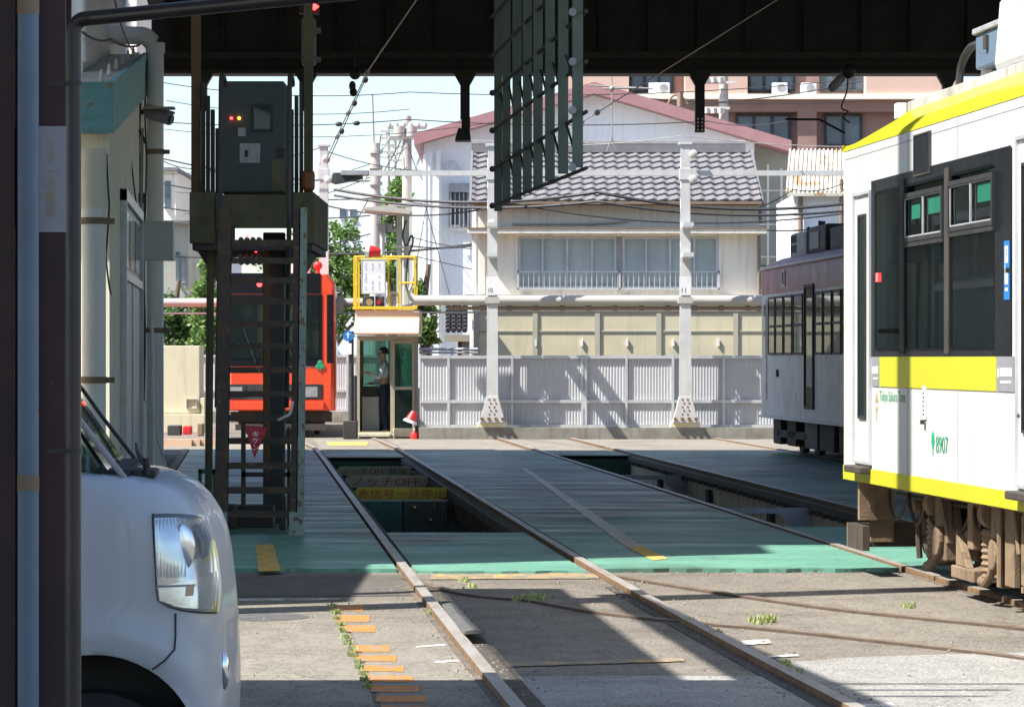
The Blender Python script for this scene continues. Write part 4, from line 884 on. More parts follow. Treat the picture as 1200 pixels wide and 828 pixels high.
mb = MB(); mb.tube([P(371, 36, 44.1), P(376, 36, 44.1)], .04); mb.tube([P(371, 70, 44.1), P(376, 70, 44.1)], .04); mb.build('bracket', M['ac'], sg)
# ball insulators and hanging wires under the roof
def cable(label, pts, r=.008, m='wire', sag=0.0, beads=(), name='overhead_wire', cat='wire', n=14, beadr=.05):
    P_ = [];
    for i in range(len(pts)-1):
        for k in range(n): t = k/n; p = V(pts[i])*(1-t)+V(pts[i+1])*t; p.z -= sag*4*t*(1-t); P_.append(p)
    P_.append(V(pts[-1])); mb = MB(); mb.tube(P_, r, 6)
    for bt in beads:
        i = min(int(bt*(len(P_)-1)), len(P_)-2); d = (P_[i+1]-P_[i]).normalized(); q = P_[i]; mb.tube([q-d*beadr*1.4, q-d*beadr*.6, q+d*beadr*.6, q+d*beadr*1.4], [beadr*.5, beadr, beadr, beadr*.5], 8)
    return tag(mb.build(name, M[m], smooth=True), label, cat)
cable('pale span wire running down from the top edge past the signal box', [P(495, -10, 40), P(430, 85, 50), P(383, 185, 59.6)], .012, 'wire_pale', 0, (.52, .72, .86))
cable('dark wire with small insulators beside the pale span wire', [P(448, 55, 50), P(425, 100, 53), P(384, 190, 59.6)], .010, 'wire', 0, (.45, .62, .8))
cable('long slanting guy wire from upper right to the pole behind the slats', [P(930, -12, 42), P(700, 132, 52), P(584, 200, 59.8)], .010, 'wire_pale', 0, (.52, .6))
r = thing('insulator', 'dark ball insulators hanging under the girder right of the signal box', 'insulator', P(413, 112, 50))
mb = MB(); q = P(416, 87, 50); mb.sphere(q, .09); mb.tube([q, q+V((0, 0, .5))], .012); mb.build('upper_ball', M['steel_dark'], r, smooth=True)
mb = MB(); q = P(413, 101, 50); mb.sphere(q, .055, 1, 1, 1.5); mb.sphere(P(414, 108, 50), .06, 1, 1, 1.2); mb.build('lower_ball', M['steel_dark'], r, smooth=True)
r = thing('insulator', 'grey barrel insulator tied under the girder above the white tram', 'insulator', P(980, 100, 48))
mb = MB(); mb.tube([P(972, 106, 48), P(975, 103, 48), P(986, 92, 48), P(989, 89, 48)], [.04, .07, .07, .04], 10); mb.build('barrel', M['ac'], r, smooth=True)
mb = MB(); mb.sphere(P(994, 84, 48), .11); mb.tube([P(989, 89, 48), P(1004, 80, 48)], .015); mb.tube(smooth_path([P(994, 88, 48), P(992, 108, 48), P(986, 126, 48), P(994, 131, 48), P(988, 137, 48), P(996, 144, 48)], 20), .012); mb.build('lead', M['wire'], r, smooth=True)

# ================================================================== staircase tower on the left
stw = thing('stair_tower', 'steep rusty steel staircase up to a cabinet platform beneath the girder', 'staircase', (-2.19, 27.7, 0))
YS0, YS1, ZP = 27.7, 28.15, 2.86
def syz(z): return YS0+(YS1-YS0)*z/ZP
for pl_, pr_, m in ((251, 266, 'stair_rust'), (340, 355, 'stair_green')):
    a = P(pl_, 600, 27.7).x; b = P(pr_, 600, 27.7).x; mb = MB()
    ww = .035 if m == 'stair_rust' else .05
    if m == 'stair_green': mb.prism([(b-ww, YS0-.02, 0), (b-ww, YS0+.16, 0), (b-ww, YS1+.16, ZP), (b-ww, YS1-.02, ZP)], (ww, 0, 0)); st_ = mb.build('stringer', M['stair_green'], stw, bevel=.004); mb = MB(); mb.prism([(a, YS0-.01, 0), (a, YS0+.14, 0), (a, YS1+.14, ZP), (a, YS1-.01, ZP)], (ww-.0, 0, 0)); mb.build('inner_plate', M['stair_rust'], st_)
    else: mb.prism([(a, YS0-.02, 0), (a, YS0+.16, 0), (a, YS1+.16, ZP), (a, YS1-.02, ZP)], (b-a-.005, 0, 0)); st_ = mb.build('stringer', M['stair_rust'], stw, bevel=.004)
    mb = MB(); mb.box(a-.005, b+.005, YS0-.035, YS0-.022, 0, .20); mb.build('foot_plate', M['stair_green'], st_)
xl = P(267, 600, 27.7).x; xr = P(341, 600, 27.7).x
for py in (600, 572, 543, 514, 487, 459, 431, 403, 377, 351, 326, 303, 282):
    Y = YS0
    for _ in range(6): z = H-(py-CY)*Y/F; Y = syz(z)
    mb = MB(); mb.box(xl, xr, Y-.01, Y+.20, z-.006, z+.006); mb.box(xl, xr, Y-.014, Y-.006, z-.045, z+.008); mb.build('tread', M['stair_rust'], stw)
# legs and inner frame below and behind
mb = MB(); mb.tube([(P(244, 0, 29.3).x, 29.3, 0), (P(247, 0, 29.3).x, 29.3, 2.7)], .035); mb.build('leg', M['plat_beam'], stw)
mb = MB(); x = P(322, 0, 29.6).x; mb.box(x-.11, x+.09, 29.6, 29.75, 0, 2.7); mb.build('back_column', M['cabinet'], stw, bevel=.01)
mb = MB(); x = P(313, 0, 29.4).x; mb.box(x-.03, x+.02, 29.4, 29.46, .4, 2.6); mb.build('rust_strip', M['rust_post'], stw)
mb = MB(); x = P(285, 0, 29.2).x; mb.box(x-.02, x+.02, 29.2, 29.24, .0, 1.0); mb.box(x-.02, x+.55, 29.2, 29.24, .45, .49); mb.box(x+.40, x+.43, 29.2, 29.24, 0, .9); mb.build('inner_frame', M['steel_dark'], stw)
mb = MB(); x = P(292, 0, 28.9).x; mb.box(x-.12, x+.22, 28.9, 29.15, .0, .20); mb.box(x-.20, x-.10, 28.6, 28.8, 0, .22); mb.box(x+.3, x+.36, 28.5, 28.6, 0, .3); mb.build('base_machinery', M['steel_dark'], stw, bevel=.01)
mb = MB(); x = P(240, 0, 28.6).x; mb.box(x-.06, x+.10, 28.6, 28.64, .1, .14); mb.box(x-.06, x+.10, 28.6, 28.64, .5, .54); mb.box(x-.06, x-.03, 28.6, 28.64, 0, .54); mb.box(x+.07, x+.10, 28.6, 28.64, 0, .54); mb.build('green_guard', M['pitgreen'], stw)
# platform
a = P(222, 225, 29); b = P(368, 285, 29)
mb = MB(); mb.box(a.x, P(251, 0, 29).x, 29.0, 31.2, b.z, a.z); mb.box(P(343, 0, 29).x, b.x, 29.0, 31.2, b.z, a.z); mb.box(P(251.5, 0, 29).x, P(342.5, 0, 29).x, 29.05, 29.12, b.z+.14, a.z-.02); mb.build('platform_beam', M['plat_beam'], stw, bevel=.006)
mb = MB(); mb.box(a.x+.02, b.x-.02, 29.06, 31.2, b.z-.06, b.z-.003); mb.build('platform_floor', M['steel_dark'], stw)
for s, px0, px1 in ((-1, 226, 252), (1, 366, 345)):
    p0 = P(px0, 286, 29.3); p1 = P(px1, 325, 29.3); mb = MB(); mb.prism([p0, P(px1, 286, 29.3), p1, P(px1-s*2, 330, 29.3)], (0, 1.2, 0)); mb.build('bracket', M['steel_dark'], stw)
# cabinet on the platform
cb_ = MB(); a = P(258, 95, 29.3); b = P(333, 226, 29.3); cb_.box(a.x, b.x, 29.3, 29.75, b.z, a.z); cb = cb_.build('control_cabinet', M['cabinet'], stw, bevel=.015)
def onc(px0, py0, px1, py1, m, name, th=.012, par=None):
    p = P(px0, py0, 29.3); q = P(px1, py1, 29.3); m_ = MB(); m_.box(p.x, q.x, 29.3-th, 29.2995, q.z, p.z); return m_.build(name, M[m], par or cb, bevel=.004)
w_ = onc(294, 122, 320, 155, 'blackmatt', 'window'); onc(297, 125, 317, 152, 'glassdark', 'pane', .016, w_)
onc(281, 168, 305, 191, 'ac', 'panel'); onc(287, 176, 291, 184, 'blackmatt', 'switch', .02); onc(279, 150, 288, 160, 'ac', 'lock', .02); onc(325, 174, 334, 184, 'blackmatt', 'latch', .02); onc(318, 187, 333, 224, 'plat_beam', 'notice', .006)
for px, m in ((271, 'led_red'), (280, 'led_orange')):
    q = P(px, 138.5, 29.28); mb = MB(); mb.tube([q, q+V((0, .02, 0))], .013, 10); mb.build('indicator_lamp', M[m], cb)
# hand rails
for px in (259, 339.5):
    mb = MB(); q = P(px, 88, 28.6); zz = q.z; xx = q.x; mb.tube(smooth_path([(xx, 29.0, zz-.06), (xx, 28.9, zz), (xx, 28.66, zz), (xx, 28.6, zz-.08)], 12)+[(xx, 28.5, 2.6), (xx, 28.2, 1.1)], .022); mb.build('handrail', M['steel_dark'], stw, smooth=True)
# rusty posts with ragged trays up to the girder
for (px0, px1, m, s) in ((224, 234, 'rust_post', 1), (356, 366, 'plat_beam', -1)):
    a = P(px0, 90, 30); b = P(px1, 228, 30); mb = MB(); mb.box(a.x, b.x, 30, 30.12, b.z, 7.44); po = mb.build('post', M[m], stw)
    mb = MB()
    for k in range(4):
        x = (b.x if s > 0 else a.x)+s*(.01+.045*k); t_ = [96, 112, 128, 150][k]; q = P(0, t_, 30).z; x1_ = x+s*.035
        mb.box(min(x, x1_), max(x, x1_), 30.02, 30.1, b.z, q)
    mb.build('tray', M['steel_dark'], stw)
q = P(361, 212, 29.8); mb = MB(); mb.box(q.x-.06, q.x+.06, 29.8, 29.9, q.z-.09, q.z+.10); mb.build('amber_lamp', M['amberlens'], stw, bevel=.03)
# porcelain rack and red lamp behind the upper treads
mb = MB(); 
for j in range(5):
    z = P(0, 280+j*6.5, 30).z
    for i in range(4): q = P(283+i*7, 0, 30); mb.tube([(q.x, 29.9, z), (q.x, 29.98, z-.012)], [.018, .028], 8)
mb.build('insulator_rack', M['porcelain'], stw, smooth=True)
for px, py, r_ in ((304, 333, .024), (300, 294, .014), (290, 277, .010), (297, 283, .008)):
    q = P(px, py, 29.5); mb = MB(); mb.sphere(q, r_); mb.build('red_lamp', M['led_red'], stw, smooth=True)
# pennant on the stairs
pn = thing('warning_pennant', 'dark red triangular pennant with white writing hanging on the stairs', 'pennant', P(300, 536, 27.9))
a = P(287, 500, 27.66); b = P(313, 502, 27.64); c = P(298, 537, 27.60); mb = MB(); mb.prism([a, b, c], (0, .006, 0)); mb.tube([P(285, 499, 27.67), P(315, 501, 27.67)], .006); mb.build('cloth', M['redflag'], pn)
p = P(295.3, 527, 27.585); q = P(304, 505, 27.585); mb = MB(); mb.text('キ\nケ\nン', (p.x, 27.585, p.z), (1, 0, 0), (0, 0, 1), q.x-p.x, q.z-p.z); mb.build('lettering', M['text_white'], pn)
ch = MB(); ch.tube(smooth_path([P(343, 470, 27.66), P(340, 484, 27.64), P(334, 488, 27.64), P(326, 492, 27.66)], 14), .012); tag(ch.build('chain', M['porcelain'], smooth=True), 'pale chain looped over a tread at the right side of the stairs', 'chain')

# ================================================================== crossing booth at the back
bt = thing('control_booth', 'narrow beige control booth with glazed doors and peach awning', 'booth', P(454, 511, 62.6))
YB = 62.6; zt = 1.98; xa, xb = P(418, 0, YB).x, P(490, 0, YB).x; YBB = 64.2
mb = MB(); t_ = .06
for x in (xa, xb-t_):
    mb.box(x, x+t_, YB, YB+.06, 0, zt); mb.box(x, x+t_, YBB-.06, YBB, 0, zt)
mb.box(xa+t_, xb-t_, YB, YB+.06, zt-.10, zt); mb.box(xa+t_, xb-t_, YB, YB+.06, 0, .10); mb.box(xa+.66, xa+.72, YB+.001, YB+.061, .1, zt-.1); mb.build('frame', M['booth'], bt)
mb = MB(); mb.box(xa, xb, YBB-.05, YBB-.02, .0, .95); mb.box(xa, xa+.02, YB+.06, YBB-.06, 0, .95); mb.box(xb-.02, xb, YB+.06, YBB-.06, 0, .95); mb.box(xa, xb, YB, YBB, -.03, .02); mb.build('lower_panel', M['office'], bt)
mb = MB(); mb.box(xa+.06, xb-.06, YBB-.05, YBB-.03, .96, 1.92); mb.build('rear_window', M['glassgreen'], bt)
mb = MB(); mb.box(xb-.015, xb-.005, YB+.06, YBB-.06, .95, 1.92); mb.box(xa+.005, xa+.015, YB+.06, YBB-.06, .95, 1.92); mb.build('side_window', M['glassgreen'], bt)
dr = MB(); x0 = xa+.69; x1 = xb-t_; frame_ring(dr, x0, x1, .10, zt-.10, YB-.03, YB-.002, .055); dr.box(x0+.05, x1-.05, YB-.03, YB-.002, .92, .98); d_ = dr.build('sliding_door', M['booth'], bt)
for z0_, z1_ in ((.155, .919), (.981, zt-.155)): mb = MB(); mb.box(x0+.056, x1-.056, YB-.02, YB-.012, z0_, z1_); mb.build('pane', M['glassgreen'], d_)
mb = MB(); mb.box(xa+.08, xa+.42, YB+.5, YB+.95, .02, .78); mb.build('desk', M['office'], bt, bevel=.01); mb = MB(); mb.box(xa+.10, xa+.40, YB+.55, YB+.8, .781, .98); mb.build('desk_panel', M['ac_dark'], bt, bevel=.01)
mb = MB(); mb.box(xa+.02, xa+.66, YB-.16, YB-.005, 0.0, .07); mb.box(xa+.72, xb-.05, YB-.20, YB-.005, 0, .16); mb.build('doorstep', M['cream_box'], bt, bevel=.01)
aw = [(xa-.03, YB-.35, zt+.02), (xb+.03, YB-.35, zt+.02), (xb+.03, YB+.02, zt+.50), (xa-.03, YB+.02, zt+.50)]
mb = MB(); mb.prism([(p[0], p[1], p[2]) for p in ((xa-.03, YB-.62, zt+.02), (xa-.03, YB-.62, zt+.06), (xa-.03, YB-.06, zt+.34), (xa-.03, YB-.05, zt+.50), (xa-.03, YB+1.6, zt+.50), (xa-.03, YB+1.6, zt+.02))], (xb-xa+.06, 0, 0)); mb.build('awning', M['peach'], bt, bevel=.01)
# yellow railing on the booth roof
ry = thing('roof_railing', 'yellow railing round the platform on top of the booth', 'railing', P(452, 365, YB-.1))
zp = zt+.52; ztp = P(0, 301, YB).z; x0, x1 = P(413.5, 0, YB).x, P(489, 0, YB).x
mb = MB(); mb.box(x0, x1, YB-.10, YB+.02, zp-.01, zp+.05); mb.build('base_beam', M['railyellow'], ry, bevel=.006)
for y in (YB-.05, YB+1.4):
    mb = MB(); mb.tube([(x0+.04, y, ztp), (x1-.04, y, ztp)], .02); mb.tube([(x0+.9, y, (zp+ztp)/2), (x1-.04, y, (zp+ztp)/2)], .02); mb.build('rail', M['railyellow'], ry, smooth=True)
    for x in ((x0+.05, x0+.70, x0+.92, x1-.05) if y < YB else (x0+.05, x1-.05, x1-.3)):
        mb = MB(); k = .04 if x == x0+.05 and y < YB else .018; mb.box(x-k, x+k, y-.02, y+.02, zp+.06, ztp); mb.build('post', M['railyellow'], ry)
for x in (x0+.04, x1-.04): mb = MB(); mb.tube([(x, YB-.05, ztp), (x, YB+1.4, ztp)], .025); mb.build('side_rail', M['railyellow'], ry, smooth=True)
nb = thing('notice_board', 'white notice board with faint columns of print on the yellow railing', 'notice board', P(437, 346, YB-.12))
a = P(424.5, 305, YB-.12); b = P(450.5, 343, YB-.12); mb = MB(); mb.box(a.x, b.x, YB-.12, YB-.10, b.z, a.z); mb.build('board', M['board'], nb); mb = MB(); frame_ring(mb, a.x-.02, b.x+.02, b.z-.02, a.z+.02, YB-.125, YB-.101, .019); mb.build('frame', M['alu'], nb)
mb = MB(); random.seed(3)
for c_ in range(3):
    z = a.z-.06
    while z > b.z+.05:
        h_ = random.uniform(.02, .035); x = a.x+.06+c_*.13; 
        if random.random() < .8: mb.box(x, x+.03, YB-.1225, YB-.1205, z-h_, z)
        z -= .05
mb.build('print', M['faint'], nb)
eq = thing('signal_equipment', 'small dark signal cases and hose coils below the white notice board', 'equipment', P(437, 362, YB))
a = P(426, 347, YB+.1); b = P(450, 363, YB+.1); mb = MB(); mb.box(a.x, a.x+.2, YB+.1, YB+.35, b.z, a.z); mb.box(a.x+.23, b.x, YB+.1, YB+.35, b.z, a.z); mb.build('case', M['ac_dark'], eq, bevel=.015)
q = P(433, 354, YB+.08); mb = MB(); mb.tube([(q.x, YB+.06, q.z), (q.x, YB+.1, q.z)], .07, 14); mb.build('dial', M['cream_box'], eq, smooth=True)
q = P(444, 354, YB+.08); mb = MB(); mb.tube([(q.x, YB+.06, q.z), (q.x, YB+.1, q.z)], .05, 14); mb.build('dial', M['redflag'], eq, smooth=True)
q = P(461, 352, YB+.2); mb = MB(); mb.tube([(q.x+.12*math.cos(k*.5), YB+.2, q.z+.16*math.sin(k*.5)) for k in range(14)], .025); mb.tube(smooth_path([P(484, 330, YB+.3), P(479, 345, YB+.3), P(485, 355, YB+.3), P(470, 360, YB+.2), P(462, 362, YB+.2)], 24), .03); mb.build('hose', M['porcelain'], eq, smooth=True)
hn = thing('megaphone', 'red and white horn speaker on the yellow railing', 'horn speaker', P(437, 306, YB))
mb = MB(); mb.tube([P(433, 295, YB), P(443, 295.5, YB), P(446, 296, YB)], [.13, .10, .06], 14); mb.build('horn', M['red'], hn, smooth=True); mb = MB(); mb.tube([P(428, 294.5, YB), P(432.8, 295, YB)], [.14, .13], 14); mb.build('mouth', M['text_white'], hn, smooth=True)
mb = MB(); a = P(415, 300, YB+.1); b = P(450, 306, YB+.1); mb.box(a.x, b.x, YB+.05, YB+.2, ztp+.03, a.z-.02); mb.build('bracket', M['ac_dark'], hn)
# post with a small flat canopy behind the railing
ps = thing('canopy_post', 'pale green twin post with a small flat canopy behind the yellow railing', 'post', P(472, 365, YB+1))
for px in (468, 476):
    mb = MB(); a = P(px-3.2, 252, YB+1); b = P(px+3.2, 366, YB+1); mb.box(a.x, b.x, YB+1, YB+1.15, zp-.02, a.z); mb.build('post', M['conc_lt'], ps, bevel=.01)
mb = MB(); a = P(427, 246, YB+1); b = P(482, 252, YB+1); mb.prism([(a.x, YB+.5, a.z-.02), (b.x, YB+.5, b.z), (b.x, YB+.5, b.z+.07), (a.x+.5, YB+.5, a.z+.07), (a.x, YB+.5, a.z+.02)], (0, 1.1, 0)); mb.build('canopy', M['conc_pole'], ps)
mb = MB(); a = P(443, 262, YB+1); b = P(460, 272, YB+1); mb.box(a.x, a.x+.16, YB+.9, YB+1.15, b.z, a.z); mb.box(a.x+.18, b.x, YB+.95, YB+1.1, b.z, a.z); mb.tube([P(460, 267, YB+1.05), P(466, 267, YB+1.05)], .04); mb.build('lamp_unit', M['ac'], ps, bevel=.01)
mb = MB(); mb.tube([P(448, 272, YB+1), P(448, 298, YB+1)], .045); mb.build('pipe', M['pole'], ps, smooth=True)
mb = MB(); mb.tube(smooth_path([P(476, 258, YB+.9), P(472, 275, YB+.85), P(476, 288, YB+.85), P(482, 276, YB+.85), P(484, 283, YB+.85), P(480, 296, YB+.85), P(477, 310, YB+.85), P(476, 335, YB+.85), P(482, 350, YB+.85)], 50), .018); mb.build('cable', M['wire'], ps, smooth=True)
mb = MB(); a = P(462, 288, YB+.95); b = P(481, 290.5, YB+.95); mb.box(a.x, b.x, YB+.96, YB+1.18, b.z, a.z); mb.build('clamp', M['pole'], ps)
# round blue sign and dark posts left of the booth
rs = thing('round_sign', 'round blue sign over a small white plate on a dark post beside the booth', 'sign', P(410, 510, 62.0))
mb = MB(); q = P(408, 393.5, 61.9); mb.tube([q, q+V((0, .02, 0))], .105, 20); mb.build('disc', M['blue_sign'], rs, smooth=True); mb = MB(); mb.box(q.x-.012, q.x+.012, 61.892, 61.899, q.z-.05, q.z+.06); mb.prism([(q.x-.045, 61.897, q.z+.02), (q.x+.045, 61.897, q.z+.02), (q.x, 61.897, q.z+.075)], (0, .002, 0)); mb.build('arrow', M['text_white'], rs)
mb = MB(); a = P(402, 402, 61.9); b = P(412, 415, 61.9); mb.box(a.x, b.x, 61.9, 61.92, b.z, a.z); mb.build('plate', M['board'], rs)
mb = MB(); mb.tube([P(411.5, 388, 62), P(411.5, 496, 62)], .05, 12); mb.tube([P(416, 440, 62), P(416, 496, 62)], .04, 12); mb.build('post', M['ac_dark'], rs, smooth=True); mb = MB(); a = P(402, 493, 61.8); b = P(418, 514, 61.8); mb.box(a.x, b.x, 61.8, 62.3, -.02, a.z); mb.build('base_box', M['steel_dark'], rs, bevel=.01)
# red alarm lamp on its stand
al = thing('warning_beacon', 'red and white cone lamp on a short stand right of the booth door', 'beacon', P(486, 515, 61.9))
mb = MB(); p0 = P(480.5, 495, 61.9); p1 = P(485.5, 482, 61.9); mb.tube([p0+(p1-p0)*.25, p1], [.115, .06], 14); mb.build('cone', M['red'], al, smooth=True); mb = MB(); mb.tube([p0, p0+(p1-p0)*.24], [.15, .116], 14); mb.build('rim', M['text_white'], al, smooth=True)
mb = MB(); mb.tube([P(488, 485, 61.95), P(488, 508, 61.95)], .025); mb.build('stand', M['ac_dark'], al, smooth=True); q = P(486, 515, 61.9); mb = MB(); mb.tube([q, q+V((0, 0, .12)), q+V((0, 0, .16))], [.085, .085, .06], 14); mb.build('base', M['red'], al, smooth=True)
# ================================================================== fence, poles, pipes
YFc = 61.5
kb = MB(); kb.box(P(491, 0, YFc).x, 24, YFc, YFc+.62, -.06, .20); tag(kb.build('kerb_wall', M['kerb']), 'low grey concrete kerb wall under the corrugated fence', 'low wall')
def fence(label, x0, x1, Y, z0, z1, posts, name='corrugated_fence'):
    r = thing(name, label, 'fence', ((x0+x1)/2, Y, z0)); mb = MB(); p = .058; x = x0; pts = []; k = 0
    while x < x1: pts += [(x, Y+.0), (x+p*.32, Y), (x+p*.5, Y+.007), (x+p*.82, Y+.007)]; x += p
    vs = [(a, b, z0) for a, b in pts]+[(a, b, z1) for a, b in pts]; n = len(pts); mb.mesh(vs, [(i, i+1, n+i+1, n+i) for i in range(n-1)]); mb.build('corrugated_sheet', M['fence'], r)
    for z in (z1-.01, z0+.50, z0+.02):
        q = MB(); q.box(x0, x1, Y-.045, Y-.006, z-.03, z+.03); q.build('rail', M['alu'], r)
    for x in posts: q = MB(); q.box(x-.025, x+.025, Y-.05, Y-.046+.045, z0, z1+.03); q.build('post', M['alu'], r)
    return r
f1 = fence('pale grey corrugated fence on the low wall behind the two white poles', P(491, 0, YFc).x, 9.5, YFc+.50, .20, 1.57, [P(px, 0, YFc).x for px in (683, 687, 790, 525, 735, 850, 600)])
q = MB(); a = P(684.5, 464, YFc); q.box(a.x-.02, a.x+.05, YFc+.03, YFc+.07, a.z-.25, a.z+.1); q.build('gate_lock', M['alu'], f1)
kb2 = MB(); kb2.box(-9.5, -3.3, 77.4, 77.8, -.03, .25); tag(kb2.build('kerb_wall', M['kerb']), 'low wall behind the vermilion tram left of the booth', 'low wall')
fence('stretch of grey corrugated fence behind the vermilion tram', -9.5, -3.3, 77.5, .25, 1.60, [-8.6, -6, -4])

def deco_ins(mb, q, r=.10):
    for k in range(3): mb.tube([q+V((0, -.02-.05*k, 0)), q+V((0, -.045-.05*k, 0)), q+V((0, -.065-.05*k, 0))], [r*.6, r, r*.55], 12)
def pole(px, py_top, Y, label, plate=None, base=True, ins=((8, 180), (8, 208))):
    r = thing('line_pole', label, 'pole', P(px, 511 if base else 500, Y), group='white catenary poles')
    x = P(px, 0, Y).x; zt_ = P(0, py_top, Y).z; zb_ = .30
    mb = MB(); mb.prism([(x-.125, Y-.125, zb_), (x+.125, Y-.125, zb_), (x+.125, Y+.125, zb_), (x-.125, Y+.125, zb_)], (0, 0, .01))
    mb = MB(); vs = []
    for (z, k) in ((zb_+.02, .13), (2.6, .13), (zt_, .10)): vs += [(x-k, Y-k, z), (x+k, Y-k, z), (x+k, Y+k, z), (x-k, Y+k, z)]
    fs = [(3, 2, 1, 0), (8, 9, 10, 11)]
    for i in range(2):
        for j in range(4): fs.append((i*4+j, i*4+(j+1) % 4, i*4+4+(j+1) % 4, i*4+4+j))
    mb.bm.free(); mb = MB()
    for s_ in (-1, 1): mb.mesh([(vx_, Y+s_*(vy_ if vy_ > 0 else 0), vz_) for (vx_, vy_, vz_) in ((x-.115, .075, zb_+.02), (x+.115, .075, zb_+.02), (x+.115, .13, zb_+.02), (x-.115, .13, zb_+.02), (x-.085, .055, zt_), (x+.085, .055, zt_), (x+.085, .10, zt_), (x-.085, .10, zt_))], [(3, 2, 1, 0), (4, 5, 6, 7), (0, 1, 5, 4), (1, 2, 6, 5), (2, 3, 7, 6), (3, 0, 4, 7)])
    mb.build('channel', M['pole'], r); mb = MB(); z = zb_+.1; k = 1
    while z < zt_-.25:
        for sx_ in (-1, 1): mb.tube([(x+sx_*.08, Y-.10*k, z), (x+sx_*.08, Y+.10*k, z+.20)], .017, 4)
        z += .20; k = -k
    mb.build('lacing', M['pole'], r)
    if base:
        for z_ in (4.07, 3.5): mb = MB(); mb.box(x-.10, x+.10, Y-1.15, Y-.131, z_-.04, z_+.04); mb.build('arm', M['pole'], r)
    if base:
        mb = MB(); mb.prism([(x-.25, Y-.14, zb_), (x+.25, Y-.14, zb_), (x+.21, Y-.14, zb_+.14), (x+.117, Y-.14, zb_+.50), (x-.117, Y-.14, zb_+.50), (x-.21, Y-.14, zb_+.14)], (0, .28, 0)); b_ = mb.build('foot', M['pole'], r, bevel=.006)
        mb = MB()
        for j in range(5):
            for i in range(2): q = V((x-.06+.10*i+.03*(j % 2), Y-.146, zb_+.16+j*.07)); mb.tube([q, q+V((0, .006, 0))], .018, 8)
        for i in range(4): q = V((x-.20+.133*i, Y-.17, zb_+.07)); mb.tube([q, q+V((0, .03, 0))], .035, 8)
        mb.build('bolt', M['rust'], b_); mb = MB(); mb.box(x-.29, x+.29, Y-.055, Y+.25, .201, zb_-.001); mb.build('foundation', M['cream_box'], r, bevel=.01)
    mb = MB()
    for k in range(4): z = P(0, py_top+20, Y).z-k*.5
    for (dx, py) in ins: deco_ins(mb, P(px+dx, py, Y-.12), .085)
    mb.build('insulator', M['porcelain'], r, smooth=True)
    mb = MB(); mb.box(x-.13, x+.13, Y-.13, Y+.13, zt_, zt_+.05); mb.box(x-.115, x+.115, Y-.125, Y+.125, P(0, 205, Y).z-.1, P(0, 205, Y).z+.12); mb.build('collar', M['pole'], r, bevel=.006)
    mb = MB(); mb.box(x-.14, x+.14, Y-.15, Y+.15, P(0, 351, Y).z-.07, P(0, 351, Y).z+.05); mb.build('clamp', M['conc_pole'], r)
    if plate:
        z = P(0, 335, Y).z; mb = MB(); mb.box(x-.12, x+.10, Y-.145, Y-.135, z-.18, z+.18); p_ = mb.build('number_plate', M['board'], r); mb = MB(); mb.text(plate, (x-.075, Y-.148, z-.13), (1, 0, 0), (0, 0, 1), .08, .09); mb.build('lettering', M['text_dark'], p_)
    return r
pole(577, 172, 61.56, 'white steel pole with flared foot between the booth and the house windows', '10', ins=((0, 262),))
pole(803, 170, 61.56, 'white steel pole with flared foot and paired insulators right of the house windows', '11', ins=((9, 181), (9, 210)))
pole(379.5, 172, 66.5, 'white steel pole rising behind the vermilion tram', None, base=False, ins=((3, 187), (5, 211)))
r = thing('contact_beam', 'slim white beam spanning the pole tops in front of the tiled roof', 'beam', P(700, 207, 60.7)); mb = MB(); a = P(424, 203, 61.9); b = P(990, 203, 61.9); mb.box(a.x, b.x, 61.84, 61.96, a.z-.05, a.z+.05); mb.build('tube', M['pole'], r)
mb = MB(); a = P(388, 206, 60.7); b = P(425, 216, 60.7); mb.prism([(a.x, 60.55, b.z+.03), (a.x+.04, 60.55, a.z+.05), (b.x, 60.55, a.z+.07), (b.x, 60.55, b.z+.10), (a.x+.08, 60.55, b.z)], (0, .3, 0)); mb.build('lamp_unit', M['ac_dark'], r, bevel=.01)
mb = MB(); mb.box(P(400, 0, 60.7).x, P(432, 0, 60.7).x, 60.5, 60.85, P(0, 206, 60.7).z, P(0, 200, 60.7).z); mb.build('lamp_tray', M['ac'], r, bevel=.01)
r = thing('pipe_rack', 'thick grey horizontal pipes running between the white poles above the fence', 'pipe', P(700, 365, 61)); 
mb = MB(); a = P(191, 351, 61.4); b = P(266, 351, 61.4)
mb = MB(); a = P(485, 352, 62.2); b = P(905, 352, 62.2); mb.tube([a, b], .10, 14); mb.build('main_pipe', M['conc_pole'], r, smooth=True)
mb = MB(); mb.tube([P(525, 361, 62.2), P(905, 361, 62.2)], .035, 8)
for k in range(12): q = P(535+k*31, 361, 62.2); mb.tube([q-V((.05, 0, 0)), q+V((.05, 0, 0))], .05, 8)
mb.build('thin_pipe', M['strap'], r, smooth=True)
mb = MB(); mb.tube([P(485, 366, 62.2), P(905, 366, 62.2)], .02, 6); mb.build('cable', M['wire_pale'], r, smooth=True)
r = thing('pipe_rack', 'thick pale pipe crossing behind the stairs on the left', 'pipe', P(300, 365, 66)); mb = MB(); mb.tube([P(150, 354.5, 66), P(425, 354.5, 66)], .09, 12); mb.build('main_pipe', M['conc_pole'], r, smooth=True); mb = MB(); mb.tube([P(150, 367, 66), P(425, 367, 66)], .02, 6); mb.build('cable', M['pole'], r, smooth=True)
mb = MB(); mb.tube([P(170, 354.5, 66), V((P(170, 0, 66).x, 66, 0))], .08); mb.build('support', M['conc_pole'], r, smooth=True)

